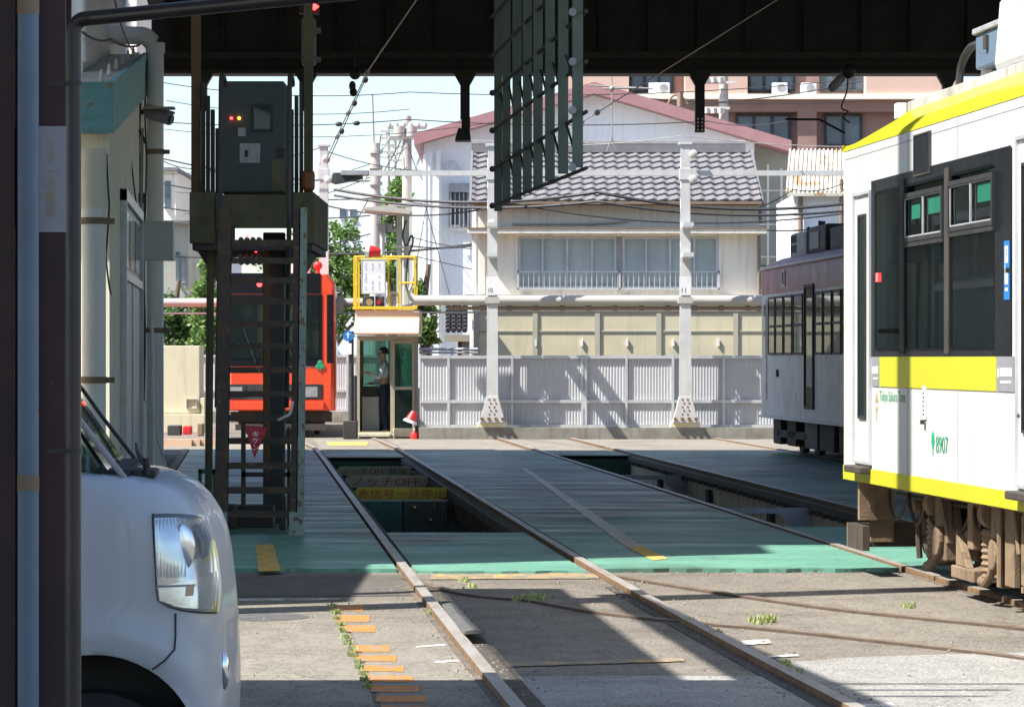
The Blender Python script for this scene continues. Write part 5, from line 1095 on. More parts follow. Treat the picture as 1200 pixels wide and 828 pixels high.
# beige sheet screen behind the fence
sc_ = thing('panel_screen', 'weathered beige sheet screen in a grey frame behind the corrugated fence', 'screen wall', P(725, 508, 64)); Y = 64.5
a = P(555, 366, Y); b = P(905, 506, Y); mb = MB(); mb.box(a.x, b.x, Y, Y+.02, -.03, a.z); mb.build('sheet', M['polycarb'], sc_)
for px in (558, 627, 700, 772, 862):
    mb = MB(); x = P(px, 0, Y).x; mb.box(x-.05, x+.05, Y-.035, Y-.021, -.03, a.z+.02); mb.build('post', M['polyframe'], sc_)
for py in (366, 388): mb = MB(); z = P(0, py, Y).z; mb.box(a.x, b.x, Y-.02, Y-.004, z-.013, z+.013); mb.build('rail', M['polyframe'], sc_)
mb = MB()
for px in (628, 682, 735, 789, 842): q = P(px, 401, Y-.03); mb.box(q.x-.02, q.x+.02, Y-.045, Y-.005, q.z-.08, q.z+.06)
mb.build('clip', M['board'], sc_)
r = thing('tiled_canopy', 'small tiled roof corner left of the beige screen', 'roof', P(535, 390, 66)); mb = MB()
for j in range(7):
    for i in range(4): a = P(525+i*6.5, 360+j*4.5, 66); mb.tube([a, a+V((0, .35, .12))], .06, 6)
mb.build('tile', M['tile'], r, smooth=True); mb = MB(); a = P(521, 392, 66); b = P(550, 400, 66); mb.box(a.x, b.x, 66, 66.6, b.z, a.z); mb.tube([P(540, 398, 66.3), P(540, 420, 66.3), (P(540, 0, 66.3).x, 66.3, 0)], .06); mb.box(P(541, 0, 66).x, b.x, 66.05, 66.5, 0, b.z); mb.build('support', M['booth'], r)
r = thing('pipe_rail', 'thin grey rails above the fence right of the booth', 'railing', P(520, 420, 63)); mb = MB(); mb.tube([P(491, 409, 63), P(560, 409, 63)], .03); mb.tube([P(491, 413, 63), P(560, 413, 63)], .02); 
for px in (505, 530, 553): mb.tube([P(px, 409, 63), (P(px, 0, 63).x, 63, 0)], .02)
mb.build('rail', M['alu'], r, smooth=True)

# ================================================================== houses
def wall_box(parent, px0, py0, px1, py1, Y, depth, name, m, bevel=0.0): mb = MB(); mb.pbox(px0, py0, px1, py1, Y, depth); return mb.build(name, M[m], parent, bevel=bevel)
YH = 70.0
hs = thing('house', 'cream two storey house with grey tiled roof and a wide band of windows', 'house', P(720, 500, YH))
a = P(553, 240, YH); b = P(890, 500, YH); xl, xr = a.x, b.x; zE = P(0, 238, YH).z
# front wall with openings for the window bands
wz1 = P(0, 277, YH).z; wz0 = P(0, 338, YH).z; w0 = P(607, 0, YH).x; w1 = P(842, 0, YH).x; wm_ = P(726, 0, YH).x
mb = MB(); mb.box(xl, xr, YH+.02, YH+.2, wz1, zE); mb.box(xl, w0, YH+.02, YH+.2, wz0, wz1); mb.box(w1, xr, YH+.02, YH+.2, wz0, wz1); mb.box(xl, xr, YH+.02, YH+.2, -.03, wz0); mb.box(xl, xl+.2, YH+.2, YH+7, -.03, zE); mb.box(xr-.2, xr, YH+.2, YH+7, -.03, zE); mb.box(xl, xr, YH+6.9, YH+7, -.03, zE); mb.build('wall', M['housewall'], hs)
led = wall_box(hs, 548, 268, 899, 273.5, YH-.38, .42, 'ledge', 'housewall', .01); wall_box(led, 548, 266.6, 899, 268, YH-.40, .40, 'flashing', 'strap'); 
wall_box(hs, 545, 345, 893, 351, YH-.5, .55, 'lower_roof', 'conc_pole')
def sashes(parent, x0, x1, n):
    W = MB(); W.box(x0, x1, YH+.10, YH+.12, wz0+.02, wz1-.02); wn = W.build('window', M['winpale'], parent)
    mb = MB(); frame_ring(mb, x0+.005, x1-.005, wz0+.005, wz1-.005, YH+.03, YH+.099, .05)
    for i in range(1, n): x = x0+(x1-x0)*i/n; mb.box(x-.02-(.012 if i == 2 else 0), x+.02, YH+.045, YH+.098, wz0+.055, wz1-.055)
    mb.build('frame', M['alu'], wn)
sashes(hs, w0, wm_-.06, 4); sashes(hs, wm_+.06, w1, 4); mb = MB(); mb.box(wm_-.058, wm_+.058, YH+.03, YH+.15, wz0, wz1); mb.build('mullion', M['ac'], hs)
mb = MB(); zr = P(0, 318.5, YH).z; mb.box(w0-.03, w1+.03, YH-.11, YH-.08, zr-.015, zr+.015); mb.box(w0-.03, w1+.03, YH-.11, YH-.08, wz0-.02, wz0+.01)
x = w0
while x < w1: mb.box(x-.008, x+.008, YH-.10, YH-.085, wz0, zr); x += .115
for x in (w0, wm_, w1): mb.box(x-.02, x+.02, YH-.11, YH+.0, wz0-.02, zr+.02)
mb.build('window_railing', M['alu'], hs)
mb = MB(); mb.tube(smooth_path([P(690, 262, YH-.06), P(730, 259, YH-.06), P(737, 256, YH-.06)], 10), .025); mb.tube([P(600, 262, YH-.05), P(690, 262, YH-.05)], .02); mb.build('conduit', M['pole'], hs, smooth=True)
mb = MB(); q = P(891, 0, YH-.1).x; mb.tube([(q, YH-.1, zE-.1), (q, YH-.1, P(0, 262, YH).z)], .04); mb.tube([(q-.03, YH-.1, P(0, 276, YH).z), (q-.03, YH-.1, 0)], .04); mb.tube([P(556, 238, YH-.3), P(895, 238, YH-.3)], .05); mb.build('gutter', M['strap'], hs, smooth=True)
mb = MB(); q = P(558, 0, YH-.1).x; mb.tube([(q, YH-.1, zE-.1), (q, YH-.1, 0)], .04); mb.build('downpipe', M['pvc'], hs, smooth=True)
wall_box(hs, 553, 236, 893, 239, YH-.55, .6, 'soffit', 'strap')
# tiled roof: rows of curved tiles
def tiled_roof(parent, x0, x1, y0, z0, y1, z1, nc, nr, name='tiled_roof'):
    mb = MB(); per = 6; nx = nc*per+1; sl = math.hypot(y1-y0, z1-z0); dv = V((0, (y1-y0)/sl, (z1-z0)/sl)); up = V((0, -dv.z, dv.y))
    for r_ in range(nr):
        A = []; B_ = []; C_ = []
        for i in range(nx):
            ph = (i/per) % 1; h_ = .020*math.cos(2*math.pi*ph)+.008*math.sin(4*math.pi*ph); x = x0+(x1-x0)*i/(nx-1)
            A.append(V((x, y0, z0))+dv*(sl*r_/nr)+up*(h_+.07)); B_.append(V((x, y0, z0))+dv*(sl*(r_+1.08)/nr)+up*(h_+.02)); C_.append(A[-1]-up*.05)
        mb.mesh(A+B_+C_, [(i, i+1, nx+i+1, nx+i) for i in range(nx-1)]+[(2*nx+i, 2*nx+i+1, i+1, i) for i in range(nx-1)])
    mb.face([V((x0, y0, z0)), V((x1, y0, z0)), V((x1, y1, z1)), V((x0, y1, z1))])
    return mb.build(name, M['tile'], parent, smooth=True, recalc=False)
yR = YH+2.9; zR = P(0, 180, yR).z; x0 = P(553, 0, YH-.5).x; x1 = P(892, 0, YH-.5).x
rt = tiled_roof(hs, x0, x1, YH-.5, P(0, 237, YH-.5).z, yR, zR, 24, 9)
mb = MB(); mb.face([V((x0, yR, zR)), V((x1, yR, zR)), V((x1, YH+7.4, P(0, 237, YH).z)), V((x0, YH+7.4, P(0, 237, YH).z))]); mb.build('rear_slope', M['tile'], rt)
mb = MB(); mb.box(x0-.05, x1-.1, yR-.12, yR+.12, zR+.02, zR+.20); mb.tube([(x0-.05, yR, zR+.22), (x1-.1, yR, zR+.22)], .09); mb.build('ridge', M['tile'], rt, smooth=True)
mb = MB(); mb.prism([(x0-.06, YH-.5, P(0, 237, YH-.5).z), (x0-.06, yR, zR+.1), (x0-.06, YH+7.4, P(0, 237, YH).z)], (.05, 0, 0)); mb.prism([(x1+.01, YH-.5, P(0, 237, YH-.5).z), (x1+.01, yR, zR+.1), (x1+.01, YH+7.4, P(0, 237, YH).z)], (.05, 0, 0)); mb.build('verge', M['tile'], rt)

# white gabled hall
YG = 84.0
gh = thing('gabled_hall', 'tall white gabled hall with dusty red roof edge behind the tiled house', 'hall', P(700, 500, YG))
pk = P(696, 112, YG); lf = P(486, 172, YG); rg = P(925, 180, YG)
def roofz(x): return pk.z+(lf.z-pk.z)*(pk.x-x)/(pk.x-lf.x) if x < pk.x else pk.z+(rg.z-pk.z)*(x-pk.x)/(rg.x-pk.x)
xw0 = P(497, 0, YG).x; xw1 = P(884, 0, YG).x; xw2 = P(929, 0, YG).x
mb = MB(); mb.prism([(xw0, YG, 0), (xw1, YG, 0), (xw1, YG, roofz(xw1)), (pk.x, YG, pk.z), (xw0, YG, roofz(xw0))], (0, 14, 0)); mb.build('wall', M['whitewall'], gh)
mb = MB(); mb.prism([(xw1+.01, YG+.6, 0), (xw2, YG+.6, 0), (xw2, YG+.6, roofz(xw2)), (xw1+.01, YG+.6, roofz(xw1))], (0, 12, 0)); sw_ = mb.build('side_wing', M['greywall'], gh)
mb = MB()
for px in (886, 902, 918): x = P(px, 0, YG).x; mb.box(x-.03, x+.03, YG+.57, YG+.598, .5, roofz(x)-.4)
for py in (222, 262, 300, 340): z = P(0, py, YG).z; mb.box(xw1+.02, xw2, YG+.575, YG+.597, z-.02, z+.02)
mb.build('panel_joint', M['housewall'], sw_)
mb = MB()
for (p0, p1) in ((lf, pk), (pk, rg)):
    mb.prism([(p0.x, YG-.7, p0.z), (p1.x, YG-.7, p1.z), (p1.x, YG-.7, p1.z+.30), (p0.x, YG-.7, p0.z+.30)], (0, 15.5, 0))
mb.build('roof', M['redroof'], gh)
for px in (499, 504, 514): mb = MB(); x = P(px, 0, YG-.2).x; mb.tube([(x, YG-.2, 0), (x, YG-.2, roofz(x)-.3)], .07); mb.build('downpipe', M['pvc'], gh, smooth=True)
wd = wall_box(gh, 528, 217, 548, 263, YG-.04, .03, 'window', 'winblue'); mb = MB(); a = P(526, 215, YG); b = P(551, 266, YG); frame_ring(mb, a.x, b.x, b.z, a.z, YG-.12, YG-.001, .05)
for k in range(5): x = a.x+(b.x-a.x)*(k+.5)/5; mb.box(x-.015, x+.015, YG-.25, YG-.22, b.z-.1, a.z-.25)
mb.box(a.x, b.x, YG-.26, YG-.21, b.z-.12, b.z-.04); mb.build('window_grille', M['ac'], wd); wall_box(wd, 526, 215, 552, 225, YG-.3, .2, 'hood', 'ac')
q = P(529, 194, YG-.3); mb = MB(); mb.tube([q, q+V((.12, .3, -.12))], [.16, .12], 12); mb.build('vent_pipe', M['pole'], gh, smooth=True)

# pink apartment block
YA = 112.0
ap = thing('apartment_block', 'pink brick apartment block with balconies high behind the red roof', 'apartment block', P(880, 470, YA))
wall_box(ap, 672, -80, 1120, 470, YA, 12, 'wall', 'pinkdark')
def apt_bay(px0, py0, px1, py1):
    wn = wall_box(ap, px0, py0, px1, py1, YA-.06, .05, 'window', 'winblue'); mb = MB(); a = P(px0, py0, YA); b = P(px1, py1, YA); frame_ring(mb, a.x, b.x, b.z, a.z, YA-.14, YA-.061, .08)
    n = max(2, int((px1-px0)/17))
    for i in range(1, n): x = a.x+(b.x-a.x)*i/n; mb.box(x-.05, x+.05, YA-.13, YA-.0625, b.z+.08, a.z-.08)
    mb.build('frame', M['ac_dark'], wn)
for py0, py1 in ((30, 108), (134, 172)):
    for px0, px1 in ((738, 790), (877, 932), (960, 1014)) if py0 < 100 else ((862, 926), (966, 1010)): apt_bay(px0, py0, px1, py1)
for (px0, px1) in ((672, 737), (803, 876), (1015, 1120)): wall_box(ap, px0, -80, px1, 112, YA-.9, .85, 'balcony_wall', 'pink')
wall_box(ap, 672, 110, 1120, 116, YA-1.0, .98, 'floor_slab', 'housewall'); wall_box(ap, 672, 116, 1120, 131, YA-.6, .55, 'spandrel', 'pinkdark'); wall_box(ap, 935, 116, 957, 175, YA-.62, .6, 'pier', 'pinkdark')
for px in (776, 914, 948): 
    u = wall_box(ap, px-9, 97, px+9, 110, YA-.7, .4, 'air_conditioner', 'board', .03); q = P(px+2, 103.5, YA-.72); mb = MB(); mb.tube([q, q+V((0, .015, 0))], .15, 14); mb.build('fan_grille', M['ac'], u, smooth=True)
wall_box(ap, 760, 97, 772, 109, YA-.6, .1, 'laundry', 'board')
# rusty roofed shed house at the right
sh = thing('small_house', 'small white house with rust stained sheet roof right of the hall', 'house', P(958, 480, 78)); YZ = 78.0
wall_box(sh, 930, 228, 990, 480, YZ, 5, 'wall', 'whitewall')
mb = MB(); a = P(922, 226, YZ-.4); b = P(1000, 226, YZ-.4); c = P(1000, 176, YZ+3); d = P(926, 176, YZ+3); mb.prism([a, b, c, d], (0, 0, -.08)); ro = mb.build('roof', M['rustroof'], sh)
mb = MB()
for k in range(16): t_ = k/15; mb.tube([a+(b-a)*t_+V((0, 0, .02)), d+(c-d)*t_+V((0, 0, .02))], .025, 6)
mb.build('roof_rib', M['rustroof'], ro, smooth=True); mb = MB(); mb.tube([P(938, 228, YZ-.1), P(938, 300, YZ-.1)], .06); mb.tube([P(986, 210, YZ-.3), P(986, 300, YZ-.3)], .05); mb.build('downpipe', M['strap'], sh, smooth=True)

# left background houses
def block(label, px0, py0, px1, py1, Y, m, wins, roofm=None, cat='house', name='house', depth=8):
    r = thing(name, label, cat, P((px0+px1)/2, CY+F*H/Y, Y)); wall_box(r, px0, py0, px1, CY+F*H/Y, Y, depth, 'wall', m)
    if roofm: wall_box(r, px0-2, py0-4, px1+2, py0, Y-.3, depth+.6, 'roof', roofm)
    for (a0, b0, a1, b1) in wins: wn = wall_box(r, a0, b0, a1, b1, Y-.05, .045, 'window', 'winblue'); wall_box(wn, a0, b1, a1, b1+1, Y-.12, .1, 'sill', 'alu')
    return r
block('grey house with narrow windows behind the white pipe on the left', 150, 262, 221, 0, 86, 'greywall', ((206, 295, 210, 330), (213, 300, 217, 330)), 'tile')
block('pale house with a balcony above the grey house at far left', 150, 200, 206, 0, 98, 'housewall', ((193, 212, 200, 245), (186, 268, 192, 300)), 'tile')
block('tall bluish glass block far away between the pipe and the stairs', 196, 222, 252, 0, 170, 'winpale', ((206, 228, 224, 240), (206, 244, 224, 256), (226, 228, 250, 240), (226, 244, 250, 256)), None, 'office block', 'office_block')
block('white low building behind the leaves left of the stairs', 215, 303, 262, 0, 120, 'whitewall', ((222, 310, 232, 320), (238, 310, 250, 320)), None, 'building', 'building')
block('distant white apartment block behind the trees near the utility pole', 395, 232, 446, 0, 180, 'whitewall', ((398, 245, 406, 256), (410, 245, 418, 256), (398, 270, 406, 280), (410, 270, 418, 280)), None, 'apartment block', 'apartment_block')
block('cream tower block at the upper left above the blue fascia', 40, -60, 160, 0, 112, 'housewall', ((60, 4, 80, 22), (120, 2, 150, 24)), None, 'apartment block', 'apartment_block')
# cream steel cabinet with bits in front of it
r = thing('steel_cabinet', 'big cream steel cabinet standing past the end of the deck on the left', 'cabinet', P(218, 518, 58.5))
mb = MB(); mb.pbox(150, 405, 234, 484, 58.5, .8); mb.build('body', M['cream_box'], r, bevel=.01); mb = MB(); mb.pbox(150, 485, 240, 507, 58.4, 1.0); mb.pbox(235, 466, 240, 484.5, 58.5, .7); mb.build('base', M['cream_box'], r, bevel=.01); mb = MB(); a = P(218, 467, 58.45); frame_ring(mb, a.x, a.x+.20, a.z-.18, a.z, 58.46, 58.498, .012); mb.build('hatch', M['conc_pole'], r)
mb = MB(); q = P(205, 405, 58.7); mb.tube([q, q+V((0, 0, .07))], .02); mb.build('lifting_eye', M['steel_dark'], r)
for k, (px0, py0, px1, py1, m, lab) in enumerate(((214, 499, 224, 509, 'red', 'small red box on the ground before the cream cabinet'), (196, 498, 212, 510, 'ac_dark', 'dark low machine part beside the small red box'), (231, 496, 238, 511, 'strap', 'rusty block right of the small red box'))):
    mb = MB(); mb.pbox(px0, py0, px1, py1, 57.6, .25); o = mb.build('box' if k != 1 else 'machine_part', M[m], bevel=.02); tag(o, lab, 'box' if k != 1 else 'machine part')
mb = MB()
for k in range(5): a = P(192+k*9, 513-k % 2*1.5, 56.6); mb.box(a.x, a.x+.5, 56.5+k*.1, 56.65+k*.1, -.018, .10)
tag(mb.build('timber_pile', M['peach']), 'low pile of pale timbers on the apron before the cream cabinet', 'timber')

# ================================================================== trees
def tree(label, blobs, Y, trunk_px, m, n, seed, leaf=.16):
    rnd = random.Random(seed); r = thing('tree', label, 'tree', (P(trunk_px, 0, Y).x, Y, 0)); ps_ = F/Y
    mb = MB(); x = P(trunk_px, 0, Y).x; mb.tube([(x, Y, -.05), (x+.1, Y, 1.2), (x-.05, Y, 2.4), (x+.1, Y+.1, 3.6)], [.16, .13, .10, .05], 8)
    for (cx, cy, rr) in blobs: c_ = P(cx, cy, Y); mb.tube([(x, Y, 1.6), ((x+c_.x)/2, Y+.1, (2.0+c_.z)/2), (c_.x, Y, c_.z)], [.07, .05, .015], 6)
    mb.build('trunk', M['bark'], r, smooth=True); mb = MB(); tot = sum(b[2]**2 for b in blobs)
    for (cx, cy, rr) in blobs:
        c_ = P(cx, cy, Y); R = rr/ps_; k = int(n*rr**2/tot); cl = [(V((rnd.gauss(0, 1), rnd.gauss(0, 1), rnd.gauss(0, 1))).normalized()*R*rnd.uniform(.3, 1.0)) for _ in range(max(6, k//45))]
        for _ in range(k):
            p = c_+rnd.choice(cl)+V((rnd.gauss(0, 1), rnd.gauss(0, 1), rnd.gauss(0, .8)))*R*.20
            u = V((rnd.gauss(0, 1), rnd.gauss(0, 1), rnd.gauss(0, .6))).normalized(); v = u.cross(V((rnd.gauss(0, 1), rnd.gauss(0, 1), rnd.gauss(0, 1)))).normalized(); l = leaf*rnd.uniform(.5, 1.1)
            mb.face([p-u*l*.5, p+v*l*.3, p+u*l*.5, p-v*l*.3])
    mb.build('crown', M[m], r, recalc=False); return r
tree('leafy light green tree between the stairs and the utility pole', [(372, 300, 30), (395, 330, 32), (350, 330, 30), (400, 275, 22), (365, 262, 20), (425, 330, 20), (420, 360, 26), (408, 310, 26), (435, 365, 22), (385, 370, 26), (345, 375, 26), (330, 300, 30)], 88, 385, 'leaf1', 11500, 1)
tree('dark green tree low behind the white pipe on the left', [(205, 385, 24), (222, 370, 22), (200, 360, 18), (232, 395, 20), (185, 380, 24)], 84, 205, 'leaf2', 4500, 2)
tree('light green tree right beside the stairs on the left', [(240, 345, 20), (245, 380, 22), (240, 410, 20), (250, 310, 16), (262, 360, 20)], 80, 246, 'leaf1', 4000, 3)
tree('young green tree showing between the utility poles near the white hall', [(465, 225, 17), (460, 245, 16), (470, 210, 10), (452, 260, 14), (462, 285, 16), (455, 320, 18)], 93, 462, 'leaf1', 3800, 4)
tree('bushy green shrub tree right of the booth above the fence', [(497, 360, 14), (503, 385, 13), (494, 340, 10), (508, 397, 10), (495, 400, 12)], 70, 497, 'leaf1', 2600, 5, .12)

# ================================================================== utility poles and the tangle of wires
up = thing('utility_pole', 'grey concrete utility pole left of the white hall', 'utility pole', P(440, 490, 80)); mb = MB(); a = P(440, 168, 80); mb.tube([(a.x, 80, -.05), (a.x, 80, a.z)], [.17, .12], 12); mb.build('shaft', M['conc_pole'], up, smooth=True)
mb = MB(); mb.tube([P(436, 110, 80), P(439, 200, 80)], .03); mb.tube([P(446, 158, 80), P(441, 190, 80)], .03); mb.tube([P(425, 215, 80), P(457, 160, 80)], .02)
for py in (178, 196, 215, 230): z = P(0, py, 80).z; mb.tube([(a.x, 79.98, z-.04), (a.x, 79.98, z+.04)], .18, 12)
mb.build('fittings', M['conc_pole'], up, smooth=True)
u2 = thing('utility_pole', 'utility pole with transformer cans and crossarms beside the white hall', 'utility pole', P(477, 485, 88)); mb = MB(); a = P(477, 136, 88); mb.tube([(a.x, 88, -.05), (a.x, 88, a.z)], [.18, .12], 12); mb.build('shaft', M['conc_pole'], u2, smooth=True)
mb = MB()
for py in (150, 162, 240): b = P(455, py, 88); c = P(499, py, 88); mb.box(b.x, c.x, 87.85, 87.93, b.z-.05, b.z+.05)
mb.build('crossarm', M['ac'], u2)
for px in (468, 482): mb = MB(); mb.tube([P(px, 160, 87.6), P(px, 148, 87.6)], .16, 12); mb.build('transformer', M['conc_pole'], u2, smooth=True)
mb = MB()
for k in range(6): q = P(456+k*8.4, 147, 87.9); mb.sphere(q, .07, 1, 1, 1.5, 8, 6)
mb.tube(smooth_path([P(497, 160, 87.7), P(492, 185, 87.7), P(484, 200, 87.7), P(478, 205, 87.7)], 12), .03); mb.tube(smooth_path([P(452, 155, 87.7), P(455, 175, 87.7), P(462, 185, 87.7), P(470, 160, 87.7)], 12), .02)
mb.build('insulator', M['porcelain'], u2, smooth=True)
for px, h_ in ((455, 150), (463, 160)):
    mb = MB(); mb.tube([P(px, 205, 110), P(px, h_, 110)], .05); 
    for k in range(4): q = P(px, h_+4+k*8, 110); mb.box(q.x-.25, q.x+.25, 109.95, 110.0, q.z-.03, q.z+.03)
    mb.tube([P(px, 205, 110), (P(px, 0, 110).x, 110, 0)], .07); tag(mb.build('aerial_mast', M['conc_pole'], smooth=True), 'thin distant mast with short rungs, '+('left' if px < 460 else 'right')+' of the pair beside the utility poles', 'mast')
u3 = thing('utility_pole', 'pale pole with stacked insulator gear above the red roof ridge', 'utility pole', P(848, 490, 100)); mb = MB(); a = P(848, 80, 100); mb.tube([(a.x, 100, 0), (a.x, 100, a.z)], [.2, .14], 12); mb.build('shaft', M['conc_pole'], u3, smooth=True)
mb = MB(); b = P(824, 97, 99.8); c = P(862, 97, 99.8); mb.box(b.x, c.x, 99.7, 99.8, b.z-.04, b.z+.04); b = P(822, 127, 99.8); c = P(855, 127, 99.8); mb.box(b.x, c.x, 99.7, 99.8, b.z-.04, b.z+.04)
for px in (828, 836, 844): mb.tube([P(px, 97, 99.7), P(px, 91, 99.7)], .10, 8); mb.tube([P(px, 127, 99.7), P(px, 133, 99.7)], .12, 8)
mb.build('insulator', M['porcelain'], u3, smooth=True)
mb = MB(); q = P(797, 125, 90); mb.tube([q, P(797, 108, 90)], .09, 8); mb.tube(smooth_path([P(783, 122, 90), P(788, 113, 90), P(797, 112, 90), P(806, 122, 90)], 12), .03); tag(mb.build('roof_vent', M['strap'], smooth=True), 'small rusty vent stack on the red roof slope', 'vent')
WL = [('thick dark cable bundle across the house roof, upper', [P(392, 222, 70), P(700, 225, 66), P(1010, 236, 66)], .035, 'wire', .25), ('thick dark cable bundle across the house roof, lower', [P(392, 229, 70), P(700, 236, 66), P(1010, 245, 66)], .03, 'wire', .2),
      ('thin dark cable drooping to the house eave', [P(360, 235, 72), P(600, 238, 67), P(990, 250, 67)], .02, 'wire', .3), ('thin cable crossing the sky just under the girder', [P(180, 95, 75), P(480, 108, 75), P(1010, 92, 75)], .012, 'wire', .2),
      ('thin cable across the sky with black clips left of the floodlight', [P(190, 143, 66), P(480, 140, 66), P(830, 142, 66), P(930, 140, 60)], .012, 'wire', .1), ('thin cable just below the clipped cable in the sky', [P(180, 150, 80), P(580, 143, 80)], .010, 'wire', .3),
      ('slack low cable behind the booth canopy', [P(340, 297, 75), P(560, 285, 75)], .03, 'wire', .1), ('low cable pair sloping towards the house corner', [P(480, 288, 75), P(555, 288, 71)], .02, 'wire', .05), ('thin cable sloping down to the house corner', [P(485, 300, 75), P(556, 316, 71)], .012, 'wire', 0),
      ('thin guy wire running down the white hall wall', [P(497, 235, 83), P(527, 345, 76)], .012, 'wire', 0), ('left cable across the trees, upper', [P(175, 182, 80), P(440, 212, 80)], .02, 'wire', .2), ('left cable across the trees, middle', [P(175, 212, 80), P(440, 232, 80)], .018, 'wire', .2),
      ('left cable across the trees, lower', [P(175, 240, 80), P(440, 252, 80)], .018, 'wire', .2), ('left cable behind the pipe sloping downward', [P(190, 188, 78), P(240, 196, 78), P(340, 222, 78)], .014, 'wire', .1), ('cable running along the left house roofs', [P(190, 262, 82), P(300, 240, 82), P(385, 226, 82)], .016, 'wire', .1),
      ('steep dark cable slanting across the utility pole', [P(395, 300, 81), P(470, 165, 81)], .015, 'wire', 0), ('thin pale wire high above the house ridge', [P(660, 170, 70), P(800, 159, 62), P(1000, 172, 62)], .010, 'wire_pale', .05),
      ('thin cable past the apartment windows, upper', [P(690, 120, 95), P(1010, 95, 95)], .018, 'wire', .3), ('thin cable past the apartment windows, lower', [P(690, 108, 96), P(1010, 118, 96)], .016, 'wire', .2), ('pale wire stretched from the red roof to the right', [P(690, 100, 70), P(765, 104, 70)], .02, 'wire_pale', 0),
      ('cable crossing the grey wing to the small house', [P(880, 268, 76), P(990, 262, 76)], .02, 'wire', .1), ('cable crossing the grey wing towards the maroon tram', [P(885, 310, 76), P(990, 308, 76)], .015, 'wire', .1), ('dark contact wire end left of the white tram roof', [P(920, 140, 50), P(960, 140, 50), P(990, 156, 50)], .02, 'wire', 0),
      ('sagging service cable at the right of the grey wing', [P(860, 250, 73), P(930, 222, 73), P(990, 214, 73)], .014, 'wire', .1)]
WL += [('left sky wire, first below the girder edge', [P(195, 118, 72), P(480, 128, 72)], .010, 'wire', .2), ('left sky wire sloping up to the white pole top', [P(190, 204, 74), P(379, 172, 68)], .010, 'wire', .15), ('left sky wire sloping down from the white pole top', [P(379, 176, 68), P(497, 200, 80)], .010, 'wire', .1), ('black service drop from the transformer pole to the hall gable', [P(477, 165, 87), P(500, 215, 84)], .015, 'wire', .2),
      ('looped service drop near the utility pole top', [P(440, 172, 80), P(455, 200, 80), P(477, 150, 87)], .012, 'wire', .3), ('wire between the two utility poles, upper', [P(440, 182, 80), P(477, 172, 88)], .010, 'wire', .15), ('wire between the two utility poles, lower', [P(440, 200, 80), P(477, 196, 88)], .012, 'wire', .15), ('cable across the trees just above the pale pipe', [P(195, 300, 78), P(440, 272, 80)], .016, 'wire', .25),
      ('cable from the grey house to the utility pole', [P(216, 250, 84), P(440, 205, 80)], .012, 'wire', .3), ('cable from the pale house to the utility pole', [P(204, 225, 90), P(440, 190, 80)], .010, 'wire', .3), ('steep stay wire beside the green twin post', [P(500, 240, 80), P(484, 330, 76)], .010, 'wire', 0), ('cable leaving the transformer pole across the hall wall', [P(477, 235, 86), P(556, 238, 72)], .014, 'wire', .1), ('low cable from utility pole to hall, behind the railing', [P(440, 262, 80), P(556, 292, 72)], .012, 'wire', .1)]
for lab, pts, r_, m, sag in WL: cable(lab, pts, r_, m, sag, (.25, .28) if 'clips' in lab else ())
# Y-shaped wire hanger above the ridge
mb = MB(); mb.tube([P(717, 85, 58), P(717, 162, 58)], .012, 6); mb.tube([P(717, 162, 58), P(711, 178, 58)], .012, 6); mb.tube([P(717, 162, 58), P(723, 178, 58)], .012, 6); mb.tube([P(706, 104, 58), P(751, 103, 58)], .02, 6); mb.sphere(P(717, 104, 58), .05); tag(mb.build('wire_hanger', M['wire_pale'], smooth=True), 'forked wire hanger dangling above the tiled ridge', 'wire hanger')
# ================================================================== depot office on the left
of = thing('depot_office', 'cream depot office with sloping roof edge painted teal on the left', 'office building', T(-1.48, 34, 0))
CW = -1.48; Y0o, Y1o = 34.0, 52.0
mb = MB(); W0 = -12
def wallseg(c0, c1, y0, y1, z0, zA, zB):          # z at y0 / y1 on top
    a, b, c, d = T(c0, y0, z0), T(c1, y0, z0), T(c1, y1, z0), T(c0, y1, z0)
    mb.mesh([a, b, c, d, V((a.x, a.y, zA)), V((b.x, b.y, zA)), V((c.x, c.y, zB)), V((d.x, d.y, zB))], [(3, 2, 1, 0), (4, 5, 6, 7), (0, 1, 5, 4), (1, 2, 6, 5), (2, 3, 7, 6), (3, 0, 4, 7)])
wallseg(W0, CW, Y0o, 45, -.03, 4.0, 5.35); wallseg(W0, CW, 45.0, Y1o, -.03, 5.35, 5.35); mb.build('wall', M['cream'], of)
mb = MB()
for (z0a, z1a, z0b, z1b, m) in ((3.90, 4.44, 5.24, 5.84, 'teal'),):
    a = T(CW+.06, 33.6); b = T(CW+.06, 45.0); mb.mesh([V((a.x, a.y, z0a)), V((a.x, a.y, z1a)), V((b.x, b.y, z1b)), V((b.x, b.y, z0b)), V((a.x-.06, a.y, z0a)), V((a.x-.06, a.y, z1a)), V((b.x-.06, b.y, z1b)), V((b.x-.06, b.y, z0b))], [(0, 1, 2, 3), (4, 7, 6, 5), (0, 4, 5, 1), (3, 2, 6, 7), (0, 3, 7, 4), (1, 5, 6, 2)])
    e = T(W0, 33.6); mb.box(e.x, a.x-.061, 33.6, 33.68, z0a, z1a)
fa = mb.build('fascia', M['teal'], of)
mb = MB(); a = T(CW+.0, 33.69); b = T(CW+.0, 45.0); e = T(W0, 33.69); f_ = T(W0, 45)
mb.prism([V((e.x, e.y, 4.36)), V((a.x-.01, a.y, 4.36)), V((b.x-.01, b.y, 5.76)), V((f_.x, f_.y, 5.76))], (0, 0, .06)); mb.prism([V((e.x, e.y, 3.93)), V((a.x-.01, a.y, 3.93)), V((a.x-.01, a.y+.4, 3.96)), V((e.x, e.y+.4, 3.96))], (0, 0, .03)); ro = mb.build('roof', M['roofbeige'], of)
